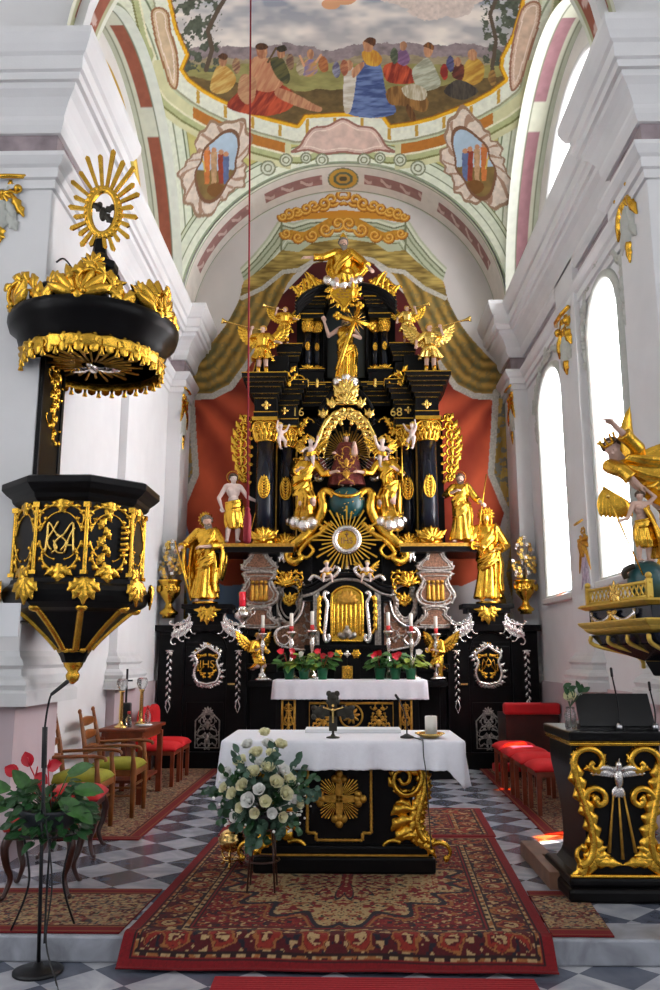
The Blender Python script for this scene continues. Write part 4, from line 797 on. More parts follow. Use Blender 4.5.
# columns
def col_orn(g, fr, k):
    for q in range(7): b_ = (-10 + 3.2 * q) * k; wq = (3.4 + 3.6 * sin(pi * (q + .5) / 7)) * k; [leaf(g, fr, (0, b_), pi / 2 + t * 1.1, wq * 1.2, 3.6 * k, 1.6 * k, 2, -t * .8) for t in (-1, 1)]
    outline_tube(g, fr, [(6.0 * k * cos(t), 12 * k * sin(t)) for t in [i * pi / 10 for i in range(20)]], 1.0 * k); shell(g, fr, (0, 10 * k), 5 * k, pi / 2, 3, 5)
def column(cx, r, yt, yb, Y, capy, basey, s, crt, rel=.9):
    a, zt = D(cx, yt, Y); zb = dz(yb, Y); x = A0 + (a if s < 0 else -a); k = sc(Y, 480); R = r * k
    m = MB(); m.lathe([(R * .97, zb), (R, zb + .3 * (zt - zb)), (R * .9, zt)], 28, c=(x, Y + R, 0)); sh_ = m.build('column_shaft', 'blackblue', altar)
    z0, z1 = dz(capy[1], Y), dz(capy[0], Y); h = z1 - z0; g = MB()
    g.lathe([(R * .95, z0 - .02), (R * 1.06, z0), (R * .95, z0 + .02), (R * .98, z0 + h * .4), (R * 1.25, z0 + h * .8), (R * 1.3, z1 - h * .15)], 20, c=(x, Y + R, 0)); g.boxb(x - R * 1.4, x + R * 1.4, Y - R * .4, Y + R * 2.4, z1 - h * .16, z1)
    for rw, (zz, L) in enumerate(((z0, .5), (z0 + h * .25, .5))):
        for i in range(8):
            an = pi + pi * (i + .5 * rw) / 7.5; c_ = V((x + cos(an) * R * 1.0, Y + R + sin(an) * R * 1.0, zz)); fr = Fr(c_, (-sin(an), cos(an), 0)); fr.n = V((cos(an), sin(an), 0)); fr.x = V((-sin(an), cos(an), 0)); fr.z = V((cos(an) * .35, sin(an) * .35, 1)).normalized(); leaf(g, fr, (0, 0), pi / 2, h * L, R * .55, R * .25, 2)
    for q in (-1, 1): fr = Fr((x, Y - R * .3, z1 - h * .3)); scroll(g, fr, (0, 0), pi / 2 - q * .9, R * 3.2, -q * 1.6 / R * .6, R * .14, 0, 5)
    g.build('capital', 'gold', sh_)
    z0, z1 = dz(basey[1], Y), dz(basey[0], Y); h = z1 - z0; g = MB(); g.lathe([(R * 1.35, z0), (R * 1.35, z0 + h * .2), (R * 1.15, z0 + h * .3), (R * 1.3, z0 + h * .45), (R * 1.05, z0 + h * .6), (R * 1.12, z0 + h * .75), (R, z1)], 24, c=(x, Y + R, 0))
    fr = Fr((x, Y - R * .35, z0 + h * .5)); shell(g, fr, (0, -h * .3), h * .85, pi / 2, 2.6, 7); [leaf(g, fr, (q * R * .5, -h * .2), pi / 2 - q * .9, h * .8, R * .6, R * .2) for q in (-1, 1)]; g.build('column_base', 'gold', sh_)
    if crt: g = MB(); fr = Fr((x, Y - .005, dz(crt, Y))); col_orn(g, fr, k * rel); g.build('column_ornament', 'gold', sh_)
for s in (-1, 1):
    column(263.5, 9.3, 437, 532, 11.95, (417, 439), (527, 544), s, 487); column(285, 7.8, 443, 540, 12.2, (424, 445), (533, 548), s, 489)
    column(306.5, 4.2, 329, 366, 12.3, (318, 330), (364, 370), s, 346, .36); column(316, 3.8, 330, 367, 12.4, (320, 331), (365, 371), s, 347, .34)
    for cx in (276, 295.5):
        m = MB(); (a, z1), (_, z0) = D(cx, 425, 12.35), D(cx, 545, 12.35); m.boxb(A0 + s * abs(a) - .009, A0 + s * abs(a) + .009, 12.33, 12.52, z0, z1); m.build('gilt_strip', 'goldflat', altar)
# entablatures: stacks of black mouldings with gilded fillets, breaking forward over the columns
def stack(px0, px1, Y, dep, rows, nm):
    for s in (-1, 1):
        p = MB(); g = MB()
        for y0, y1, o, gl in rows:
            (a, z1), (c, z0) = D(px0, y0, Y), D(px1, y1, Y); k = o * sc(Y, y0)
            xa, xb = sorted((A0 + s * (abs(a) + k), A0 + s * max(0.0, abs(c) - k))); p.boxb(xa, xb, Y - k, Y + dep, z0, z1)
            if gl: t = .011; p_ = z1 if gl > 0 else z0 + t; g.boxb(xa - .004, xb + .004, Y - k - .005, Y + dep, p_ - t, p_ + .003)
        p.build(nm, 'black', altar, bevel=.004); g.build('gilt_fillet', 'gold', altar)
ENT = [(376, 380, 12, 1), (380, 384, 10, 1), (384, 388, 7.5, 1), (388, 394, 5, 1), (394, 398, 2.5, 1), (398, 412, .5, 1), (412, 418, 1.5, 1)]
stack(254, 275, 11.92, .9, ENT, 'entablature'); stack(272, 296, 12.15, .7, [(a + 7, b + 7, o * .9, g) for a, b, o, g in ENT], 'entablature'); stack(294, 322, 12.4, .5, [(a + 9, b + 9, o * .7, g) for a, b, o, g in ENT[:5]], 'entablature')
UE = [(299, 302, 6, 1), (302, 305, 4.5, 1), (305, 309, 3, 1), (309, 314, 1.5, 0), (314, 318, 1.2, 1)]
stack(301, 321, 12.27, .6, UE, 'upper_entablature'); stack(300, 322, 12.3, .5, [(369, 372, 1.5, 1), (372, 385, .5, 0), (385, 389, 2, 1)], 'upper_plinth')
stack(276, 300, 12.2, .5, [(344, 347, 1.5, 1), (347, 352, .5, 0), (352, 355, -1, 1), (355, 361, -2, 1), (361, 376, -4, 0)], 'stepped_block'); stack(256, 286, 12.05, .6, [(360, 363, -6, 1), (363, 378, -4, 0)], 'stepped_block')
for s in (-1, 1):   # arched cornices swinging up over the shrine and over the upper niche, and scrolled buttresses
    for nm, pts, Y, n, st, w in (('arched_cornice', [(318, 412), (326, 398), (336, 389), (345.7, 386)], 12.3, 4, 4.2, 2.0), ('segmental_pediment', [(295, 304), (304, 294), (318, 287), (332, 284)], 12.25, 4, 3.4, 2.0)):
        for i in range(n):
            q = [D(a, b + i * st, Y - .03 * (n - i)) for a, b in smooth_poly(pts, 5, False)]; m = MB(); m.tube([(A0 + s * abs(a), Y - .03 * (n - i), z) for a, z in q], w * sc(Y) * 1.2, 6, closed=False); m.build(nm, 'black', altar)
            g = MB(); g.tube([(A0 + s * abs(a), Y - .03 * (n - i) - .022, z + .012) for a, z in q], .008, 5); g.build('gilt_fillet', 'goldflat', altar)
    m = MB(); g = MB(); q = [D(a, b, 12.1) for a, b in smooth_poly([(244, 377), (252, 372), (255, 362), (262, 356)], 5, False)]
    for o in (0, .1, .2): g.tube([(A0 + s * (abs(a) - o * .9), 12.08, z) for a, z in q], .009, 5)
    m.prism([(abs(a) * s, z) for a, z in q] + [(s * .9, q[-1][1]), (s * .9, q[0][1])], Fr((A0, 12.1, 0)), -.3, 0); m.build('buttress', 'black', altar); g.build('gilt_fillet', 'goldflat', altar)
# star flowers on the frieze and the date
for s in (-1, 1):
    for cx, cy, Y, r in ((265, 405, 11.90, 5), (283, 410.5, 12.13, 4.5)):
        g = MB(); fr = AF(cx, cy, Y, s); k = sc(Y, 400) * r
        for i in range(4): leaf(g, fr, (0, 0), pi / 2 * i, k, k * .6, k * .25, 0)
        g.ell(fr(0, 0, .01), k * .25); g.build('star_flower', 'goldpale', altar)
k = sc(12.3, 410)
for cx, tx in ((297, '16'), (395, '68')): a, z = D(cx, 412.5, 12.06); textmesh('date_numerals', tx, .19, (A0 + a, 12.05, z), 'goldpale', altar)
# upper niche
m = MB(); Y = 12.5; q = [D(a, b, Y) for a, b in [(325, 378), (325, 318), (328, 310), (335, 305), (345.7, 303)]]; L = [(-abs(a), z) for a, z in q] + [(abs(a), z) for a, z in q[-2::-1]]
m.prism(L, Fr((A0, 12.5, 0)), -.02, .0); m.build('niche_back', 'blackteal', altar)
for o, mm, w in ((0, 'goldpale', .014), (.03, 'black', .03), (.06, 'silver', .012)):
    g = MB(); g.tube([(A0 + a * (1 + o * .8), 12.47 - .01, z + (o if 2 <= i <= 6 else 0)) for i, (a, z) in enumerate(L)], w, 6); g.build('niche_frame', mm, altar)
# gilded crests, side wings, vines: all carved foliage
def orn(nm, fn, m='gold', par=None): g = MB(); fn(g); return g.build(nm, m, par or altar)
k = sc(12.2, 450)
for s in (-1, 1):
    def side_wing(g):
        fr = AF(243, 450, 12.35, s); fr.x = fr.x * (1 if s > 0 else -1)
        for i in range(8):
            y = (-34 + 9 * i) * k; wv = (3 + 3.2 * sin(pi * (i + .5) / 8)) * k; cxx = (-2 + 5.5 * sin(pi * (i + .5) / 8)) * k; g.tube([fr(cxx + wv * cos(t), y + 4 * k + .9 * wv * sin(t), 0) for t in [2 * pi * j / 14 for j in range(14)]], 1.25 * k, 6, closed=True); leaf(g, fr, (cxx + .4 * wv, y + 3 * k), .5, 2.1 * wv, 5.5 * k, 2 * k, 2, .8); leaf(g, fr, (cxx, y), 1.9, 1.8 * wv, 5 * k, 2 * k, 2, -.8); scroll(g, fr, (-6 * k, y), .9, 2.4 * wv, 7 / wv * .6, 1.2 * k, 1, 2.5)
        strand(g, fr, smooth_poly([(-7 * k, -36 * k), (4 * k, -22 * k), (10 * k, 0), (7 * k, 22 * k), (-3 * k, 36 * k)], 5, False), 1.3 * k)
    orn('openwork_wing', side_wing)
    def crest(g):
        fr = AF(312, 293, 12.2, s); fr.x = fr.x * (-s); kk = sc(12.2, 290)
        for i, (a, b, L, an) in enumerate(((-17, -9, 14, .9), (-11, -6, 18, 1.1), (-4, -2, 20, 1.3), (4, 2, 20, 1.6), (10, 4, 15, 2.0), (-14, -4, 12, 1.7))): leaf(g, fr, (a * kk, b * kk), an, L * 1.25 * kk, 5 * kk, 2.2 * kk, 3, .9); scroll(g, fr, (a * kk, b * kk), an - .5, L * 1.5 * kk, 6., 1.3 * kk, 3, 3)
    orn('pediment_foliage', crest)
    def inner(g):
        fr = AF(300, 448, 12.3, s); fr.x = fr.x * (-s)
        for i in range(6): scroll(g, fr, (0, (-22 + 9 * i) * k), 1.2 + .2 * (i % 2), 18 * k, 6. * (-1) ** i, 1.5 * k, 3, 3); leaf(g, fr, (0, (-24 + 9 * i) * k), pi / 2 + .5 * (-1) ** i, 13 * k, 7 * k, 2 * k, 3)
    orn('foliage_panel', inner)
    def bot(g):
        fr = AF(285, 579, 12.1, s)
        for q in (-1, 1):
            for i in range(3): scroll(g, fr, (q * 2 * k, (-3 + 3 * i) * k), pi / 2 - q * (1.3 - .3 * i), 22 * k, -q * 6, 1.5 * k, 3, 3)
        shell(g, fr, (0, -6 * k), 13 * k, pi / 2, 2.6, 7)
    orn('garland', bot)
    def cons(g): fr = AF(283, 555, 12.05, s); [leaf(g, fr, (0, 6 * k), -pi / 2 + .35 * q, 14 * k, 7 * k, 3 * k, 3) for q in (-1, 0, 1)]; g.ell(fr(0, 7 * k, .02), 4 * k)
    orn('console_mask', cons, 'silver')
    def lil(g): fr = AF(289, 378, 12.0, s); [leaf(g, fr, (0, (-9 + 5 * i) * k), pi / 2 + (-1) ** i * .7, 9 * k, 5 * k, 2 * k, 2) for i in range(4)]; scroll(g, fr, (0, -8 * k), 1.6, 26 * k, 5 * s, 1.4 * k, 2, 4)
    orn('scroll_foliage', lil)
    for cx in (306, 316): orn('plinth_flower', lambda g: [leaf(g, AF(cx, 384, 12.24, s), (0, (-4 + 3 * i) * k), pi / 2, 7 * k, 4.5 * k, 1.5 * k, 1) for i in range(2)], 'goldpale')
    # lower reliefs: bell-shaped reliquary, foot, cap; silver cartouche with gold bouquet; curved volute panel
    def ol(pts, Y): return [((D(a, b, Y)[0]) * (1 if s < 0 else -1), D(a, b, Y)[1]) for a, b in pts]
    Y = 12.08; F0 = Fr((A0, Y, 0))
    for nm, pts in (('reliquary_cap', [(243, 570), (243, 564), (249, 558), (252, 552), (258, 549), (264, 552), (267, 558), (273, 564), (273, 570)]), ('reliquary', [(243, 573), (273, 573), (270, 580), (273, 588), (277, 595), (273, 603), (264, 606), (252, 606), (243, 603), (239, 595), (243, 588), (246, 580)]), ('reliquary_foot', [(248, 608), (268, 608), (268, 615), (273, 620), (277, 627), (239, 627), (243, 620), (248, 615)])):
        sp = smooth_poly(ol(pts, Y), 4); cx = sum(a for a, b in sp) / len(sp); cz = sum(b for a, b in sp) / len(sp)
        m = MB(); m.prism([(cx + (a - cx) * .92, cz + (b - cz) * .92) for a, b in sp], F0, -.05, .03); o = m.build(nm, 'relief', altar)
        m = MB(); outline_tube(m, F0, sp, 1.6 * k, .02); outline_tube(m, F0, [(cx + (a - cx) * .78, cz + (b - cz) * .78) for a, b in sp], .8 * k, .035); r = random.Random(4)
        for i in range(len(sp)): leaf(m, F0.sh(0, 0, .02), (cx + (sp[i][0] - cx) * .94, cz + (sp[i][1] - cz) * .94), r.uniform(0, 6), 4 * k, 2.6 * k, 1.6 * k, 2)
        m.build('silver_border', 'silverdull', o)
        if nm == 'reliquary':
            m = MB(); fr = Fr((A0 + cx, Y - .03, cz)); [m.cap(fr(q * 4 * k, -8 * k, .0), fr(q * 4 * k, 4 * k, .0), 2.6 * k, 2 * k) for q in (-1.6, -.55, .55, 1.6)]; [m.ell(fr(q * 4 * k, 8 * k, .01), 2 * k) for q in (-1.6, -.55, .55, 1.6)]; m.build('relief_figures', 'goldflat', o)
    Y = 12.2; F0 = Fr((A0, Y, 0)); sp = smooth_poly(ol([(279, 585), (289, 581), (299, 585), (302, 594), (298, 602), (299, 612), (292, 622), (284, 622), (277, 612), (276, 602), (280, 594)], Y), 5); cx = sum(a for a, b in sp) / len(sp); cz = sum(b for a, b in sp) / len(sp)
    m = MB(); r = random.Random(8); outline_tube(m, F0, sp, 1.8 * k, .02); outline_tube(m, F0, [(cx + (a - cx) * .72, cz + (b - cz) * .76) for a, b in sp], 1.0 * k, .03)
    for i in range(0, len(sp), 2): leaf(m, F0.sh(0, 0, .03), sp[i], atan2(sp[(i + 1) % len(sp)][1] - sp[i][1], sp[(i + 1) % len(sp)][0] - sp[i][0]) + .5, 7 * k, 4.5 * k, 2.2 * k, 2)
    c_ = m.build('silver_cartouche', 'silverdull', altar); fr = Fr((A0 + cx, Y - .02, cz)); g = MB(); [leaf(g, fr, (0, -5 * k), pi / 2 + .45 * q, 14 * k, 6 * k, 2.4 * k, 3) for q in (-1.6, -.8, 0, .8, 1.6)]; [g.ell(fr(q * 3 * k, (q * q) * k, .02), 2 * k) for q in (-1, 0, 1)]; g.build('gold_bouquet', 'gold', c_)
    Y = 11.95; F0 = Fr((A0, Y, 0)); sp = smooth_poly(ol([(305, 594), (311, 593), (313, 646), (285, 647), (276, 643), (274, 634), (279, 628), (290, 626), (299, 616), (303, 604)], Y), 4); m = MB(); m.prism(sp, F0, -.25, 0); o = m.build('volute_panel', 'relief', altar)
    m = MB(); outline_tube(m, F0, sp, 1.6 * k, .01); q = ol([(304, 593), (303, 604), (299, 616), (290, 625), (280, 628), (275, 634), (277, 642), (284, 645), (289, 640), (285, 635), (281, 637)], Y); strand(m, F0, smooth_poly(q, 4, False), 1.5 * k, 1.2 * k, .02); m.build('silver_volute', 'silver', o)
    m = MB(); r = random.Random(5); [scroll(m, Fr((A0, Y - .004, 0)), sp0, r.uniform(0, 6), 13 * k, 8., .8 * k, 2, 3) for sp0 in ol([(306, 604), (305, 614), (303, 624), (297, 634), (289, 638), (307, 636), (300, 641)], Y)]; m.build('relief_foliage', 'silverdull', o)
    # great gold scroll rising from the ledge to the globe
    def big(g):
        Y = 12.0; q = ol([(333, 500), (330, 493), (324, 491), (320, 497), (322, 508), (316, 522), (304, 536), (292, 546), (287, 556), (293, 562), (300, 558), (297, 552)], Y); F0 = Fr((A0, Y, 0)); sp = smooth_poly(q, 6, False)
        n = len(sp); g.tube([F0(a, b, .02 * sin(i * .35)) for i, (a, b) in enumerate(sp)], [k * (2.3 + 3.0 * sin(pi * i / (n - 1)) ** .7) for i in range(n)], 8)
        for i in range(14, n - 22, 9): d = atan2(sp[i + 1][1] - sp[i][1], sp[i + 1][0] - sp[i][0]); [leaf(g, Fr((A0, Y - .03, 0)), sp[i], d + w, 9 * k, 5 * k, 2.4 * k, 2, -w) for w in (-.4, .4)]
        q2 = ol([(330, 524), (320, 534), (308, 541), (298, 553), (306, 558), (312, 551), (308, 545)], Y); strand(g, F0, smooth_poly(q2, 6, False), 3.6 * k, 1.6 * k, .03); s2 = smooth_poly(q2, 6, False)
        for i in range(2, len(s2) - 20, 9): leaf(g, Fr((A0, Y - .03, 0)), s2[i], atan2(s2[i + 1][1] - s2[i][1], s2[i + 1][0] - s2[i][0]) + .5 * s, 10 * k, 6 * k, 2.4 * k, 3)
    orn('great_scroll', big)
M_ = sc(12, 600)
# shrine canopy
def crown(g):
    Y = 12.1; F0 = Fr((A0, Y, 0)); kk = sc(Y, 420)
    for sx in (-1, 1):
        ol2 = lambda pts: [(sx * abs(D(a, b, Y)[0]), D(a, b, Y)[1]) for a, b in pts]
        q = smooth_poly(ol2([(314, 452), (317, 440), (322, 427), (330, 417), (338, 412), (345.7, 410)]), 6, False); n = len(q)
        g.tube([F0(a, b, .03) for a, b in q], [kk * (2.6 + .5 * sin(i)) for i in range(n)], 8)
        for i in range(0, n - 1, 3): d = atan2(q[i + 1][1] - q[i][1], q[i + 1][0] - q[i][0]); leaf(g, Fr((A0, Y - .03, 0)), q[i], d + sx * 1.25, 11 * kk, 6 * kk, 2.5 * kk, 3, -sx * .6); scroll(g, Fr((A0, Y - .02, 0)), q[i], d + sx * .9, 14 * kk, sx * 8., 1.2 * kk, 2, 3)
        for a, b, h in ((322, 418, 10), (331, 408, 12), (339, 400, 14)): [leaf(g, F0, ol2([(a, b)])[0], pi / 2 + w, h * kk, 6 * kk, 3 * kk, 2) for w in (-.5, 0, .5)]
    shell(g, F0.sh(0, dz(404, Y), .05), (0, 0), 13 * kk, pi / 2, 3.2, 9); shell(g, F0.sh(0, dz(388, Y), .02), (0, 0), 10 * kk, pi / 2, 3.8, 9); [leaf(g, F0.sh(0, dz(396, Y), .03), (0, 0), pi / 2 + w, 17 * kk, 8 * kk, 3 * kk, 3) for w in (-.9, -.4, .4, .9)]
orn('shrine_crown', crown, 'goldpale')
for s in (-1, 1):
    for a, b in ((321, 440), (327, 430), (333, 423), (340, 419)):
        m = MB(); p0 = AF(a, b, 12.08, s).o; m.lathe([(.004, .02), (.016, 0), (.028, -.05), (.036, -.085), (.02, -.095), (.012, -.115)], 10, c=tuple(p0)); m.build('canopy_tassel', 'goldpale', altar)
m = MB(); c = P(345.7, 455, 12.3); 
for i in range(29): an = -.35 + (pi + .7) * i / 28; u = V((cos(an), 0, sin(an))); m.tube([V((A0, 12.36, dz(452, 12.3))) + u * .12, V((A0, 12.36, dz(452, 12.3))) + u * (.42 if i % 2 else .36)], [.008, .014], 5)
m.build('ray_glory', 'goldflat', altar)
for s in (-1, 1):
    m = MB(); r = random.Random(3 + s)
    for a, b, q in ((312, 470, 5), (317, 460, 4), (322, 447, 4), (326, 436, 3), (332, 428, 3), (318, 478, 5)): c = AF(a, b, 12.28, s).o; m.ell(c, (q * k * 1.1, q * k * .7, q * k))
    m.build('cloud_border', 'silver', altar, remesh=.012, smooth=1)
    m = MB(); [m.tube([AF(304 + 2 * i, 474 + 3 * i, 12.12, s).o, AF(336, 452 + 3 * i, 12.2, s).o], [.004, .008], 5) for i in range(4)]; m.build('silver_beams', 'silver', altar)
    m = MB(); c = AF(318, 468, 12.2, s).o; m.ell(c, (.12, .05, .16)); m.build('dark_curtain', 'robewhite', altar)
# tabernacle zone
m = MB(); bx(m, 304, 648, 388, 682, 11.75, .4, False); bx(m, 333, 650, 346, 682, 11.62, .3); bx(m, 303, 645, 345.7, 649, 11.7, .3); m.build('tabernacle_base', 'black', altar, bevel=.006)
tab = thing('tabernacle', 'silver and black tabernacle with a small golden arched niche above the cloth', 'tabernacle', (A0, 11.9, dz(646, 11.9)))
m = MB(); bx(m, 309, 588, 345.7, 646, 11.8, .45); m.build('body', 'black', tab, bevel=.005)
Y = 11.74; F0 = Fr((A0, Y, 0)); half = [D(a, b, Y) for a, b in ((301, 592), (312, 589), (322, 583), (332, 577), (345.7, 575))]; L = [(-abs(a), z) for a, z in half] + [(abs(a), z) for a, z in half[-2::-1]]; sp = smooth_poly(L, 5, False)
for o, w, mm in ((0, 2.6, 'black'), (-4 * k, 1.6, 'silverdull'), (4.2 * k, 1.5, 'black')): m = MB(); m.tube([F0(a, b + o, 0) for a, b in sp], w * k, 7); m.build('arched_cornice', mm, tab)
m = MB(); m.prism(sp + [(sp[-1][0], sp[-1][1] - 8 * k), (sp[0][0], sp[0][1] - 8 * k)], F0, -.3, -.02); m.build('cornice_core', 'black', tab)
half = [D(a, b, Y) for a, b in ((330.5, 641), (330.5, 600), (333, 592), (339, 588), (345.7, 586.5))]; L = [(-abs(a), z) for a, z in half] + [(abs(a), z) for a, z in half[-2::-1]]; sp = smooth_poly(L, 4, False); sp[0] = L[0]
m = MB(); m.prism(sp, F0, -.02, -.01); m.build('niche_back', 'gold', tab); m = MB(); m.tube([F0(a, b, .0) for a, b in sp], 1.5 * k, 7, closed=True); m.build('niche_frame', 'gold', tab)
m = MB(); [m.cap(F0(q * 3.4 * k, dz(634, Y), 0), F0(q * 3.4 * k, dz(605, Y), 0), 1.5 * k) for q in (-3.6, -2.6, -1.4, -.3, .9, 2.2, 3.5)]; m.build('niche_drapery', 'gold', tab)
m = MB(); [leaf(m, F0.sh(0, dz(602, Y), .015), (0, 0), pi / 2 + w, 11 * k, 7 * k, 2.4 * k, 3) for w in (-1.4, -.9, -.4, 0, .4, .9, 1.4)]; m.build('niche_shell', 'goldflat', tab); m = MB(); [m.ell(F0(a * k, dz(634, Y) + b * k, .03), r_ * k) for a, b, r_ in ((-6, -1, 3), (0, 1, 4.5), (6, -1, 3), (-3, -2, 3), (3, -2, 3), (0, 6, 2))]; m.build('niche_cloud', 'silverdull', tab)
for s in (-1, 1):
    m = MB(); q = [AF(a, b, Y, s).o for a, b in smooth_poly([(327, 594), (324, 592), (323, 597), (326, 603), (325, 614), (324, 626), (323, 636), (325, 642), (328, 639), (327, 634)], 4, False)]; m.tube(q, [2.0 * k] * len(q), 7); m.build('silver_volute', 'silver', tab)
    m = MB(); q = [AF(a, b, Y - .01, s).o for a, b in smooth_poly([(321, 596), (318, 604), (316, 616), (318, 628), (321, 634)], 4, False)]; m.tube(q, 1.3 * k, 6); fr = AF(317, 615, Y - .02, s); fr.x *= -s; [leaf(m, fr, (0, (-14 + 6 * i) * k), 1.4, 9 * k, 4 * k, 2 * k, 2) for i in range(5)]; m.build('gold_festoon', 'gold', tab)
    m = MB(); bx_ = [D(a, b, Y) for a, b in ((312, 592), (318, 646))]; xs = sorted((A0 + s * abs(bx_[0][0]), A0 + s * abs(bx_[1][0]))); m.boxb(xs[0], xs[1], Y, Y + .1, bx_[1][1], bx_[0][1]); fr = AF(315, 620, Y - .003, s); vinework(m, fr, 6 * k, 48 * k, 6, 3, .7 * k); m.build('silver_pilaster', 'silverdull', tab)
    m = MB(); fr = AF(337, 654, 11.6, s); [leaf(m, fr, (0, 0), i * pi / 3, 4.5 * k, 3 * k, 1.2 * k, 0) for i in range(6)]; m.ell(fr(0, 0, .01), 1.4 * k); m.build('rosette', 'gold', tab)
    m = MB(); q = [AF(a, b, 11.7, s).o for a, b in smooth_poly([(308, 581), (312, 576), (318, 578), (324, 580), (333, 576), (338, 570), (335, 567)], 4, False)]; m.tube(q, [2.0 * k] * len(q), 7); m.build('top_volute', 'silver', tab)
m = MB(); fr = Fr((A0, 11.6, dz(654, 11.6))); [leaf(m, fr, (0, 0), i * pi / 2, 3.5 * k, 2.2 * k, 1 * k, 0) for i in range(4)]; m.build('silver_flower', 'silver', tab)
bxo = MB(); bx(bxo, 340.5, 666, 345.7, 679.5, 11.5, .1); box_ = tag(bxo.build('gilt_plaque', 'goldflat', bevel=.01), 'small square gilt plaque standing on the cloth under the golden niche', 'plaque'); g = MB(); cartouche(g, Fr((A0, 11.495, dz(672.5, 11.5))), .13, .15, 3, .006); g.build('relief', 'gold', box_)
# sunburst monstrance relief
Y = 11.8; sb = thing('sunburst', 'gold sunburst with a white ring and monogram, in front of the teal globe', 'sunburst', (A0, Y, dz(540, Y))); F0 = Fr((A0, Y, dz(540, Y)))
m = MB()
for i in range(36): an = 2 * pi * i / 36; L = (33, 24, 28)[i % 3] * k; m.prism([(cos(an - .05) * 11 * k, sin(an - .05) * 11 * k), (cos(an - .028) * L, sin(an - .028) * L), (cos(an + .028) * L, sin(an + .028) * L), (cos(an + .05) * 11 * k, sin(an + .05) * 11 * k)], F0, -.012, .012)
m.build('rays', 'gold', sb); m = MB(); m.tube([F0(cos(2 * pi * i / 32) * 11.5 * k, sin(2 * pi * i / 32) * 11.5 * k, .03) for i in range(32)], [(2.7 + .5 * (i % 2)) * k for i in range(32)], 8, closed=True); m.build('cloud_ring', 'silver', sb)
m = MB(); m.prism([(cos(2 * pi * i / 32) * 9.5 * k, sin(2 * pi * i / 32) * 9.5 * k) for i in range(32)], F0, 0, .02); m.build('disc', 'gold', sb); textmesh('monogram', 'IHS', 8 * k, F0(0, -1 * k, .03), 'relief', sb); m = MB(); m.tube([F0(0, 2.5 * k, .03), F0(0, 7 * k, .03)], .5 * k); m.tube([F0(-1.7 * k, 5.2 * k, .03), F0(1.7 * k, 5.2 * k, .03)], .5 * k); m.build('cross', 'relief', sb)
m = MB(); m.lathe([(.10, dz(578, Y)), (.10, dz(575, Y)), (.05, dz(572, Y)), (.03, dz(560, Y))], 12, c=(A0, Y + .03, 0)); m.build('foot', 'silver', sb)
# globe with crescent under the Madonna
Y = 12.05; gl = thing('globe', 'teal globe with gold stars and a crescent under the Madonna on the altar', 'globe', (A0, Y, dz(503, Y))); m = MB(); m.ell((A0, Y, dz(503, Y)), (18 * k, 13 * k, 16 * k), n=28, m=18); m.build('sphere', 'bluegreen', gl)
g = MB(); r = random.Random(2)
for i in range(26): a, e = r.uniform(pi, 2 * pi), r.uniform(-1.1, .6); g.ell((A0 + 18.2 * k * cos(a) * cos(e), Y + 13.2 * k * sin(a) * cos(e), dz(503, Y) + 16.2 * k * sin(e)), .011, n=6, m=4)
g.build('stars', 'goldpale', gl); g = MB(); g.tube([(A0 + 16 * k * sin(t), Y - 13.5 * k * cos(t * .7), dz(492, Y) - 7 * k * cos(t * 1.25)) for t in [-1.25 + 2.5 * i / 16 for i in range(17)]], [.008 + .022 * sin(pi * i / 16) for i in range(17)], 7); g.build('crescent', 'gold', gl)
# gilded text cartouche over the upper niche
Y = 12.1; ct = thing('inscription_cartouche', 'gilded shield cartouche on the altar top below the bearded half figure', 'cartouche', (A0, Y, dz(296, Y))); kk = sc(Y, 296); F0 = Fr((A0 - .03, Y, dz(295, Y)))
sp = smooth_poly([(-12 * kk, 6 * kk), (0, 9 * kk), (12 * kk, 6 * kk), (12 * kk, -2 * kk), (6 * kk, -8 * kk), (0, -15 * kk), (-6 * kk, -8 * kk), (-12 * kk, -2 * kk)], 5); m = MB(); m.prism(sp, F0, -.03, .03); m.build('shield', 'gold', ct, bevel=.01); m = MB(); outline_tube(m, F0, sp, 1.6 * kk, .03)
for i in range(0, len(sp), 3): leaf(m, F0.sh(0, 0, .03), sp[i], atan2(sp[i][1], sp[i][0]) + .6, 7 * kk, 4.5 * kk, 2 * kk, 2)
m.build('leafy_border', 'gold', ct)
for i, (wd, yy) in enumerate(((9, 3), (14, 0), (12, -3))): m = MB(); [m.boxb(F0.o.x + (q - wd / 2) * kk, F0.o.x + (q - wd / 2 + .55) * kk, Y - .036, Y - .03, F0.o.z + (yy - .5) * kk, F0.o.z + (yy + (.5 if int(q) % 3 else .8)) * kk) for q in range(wd) if q % 4 != 3]; m.build('inscription_line', 'relief', ct)
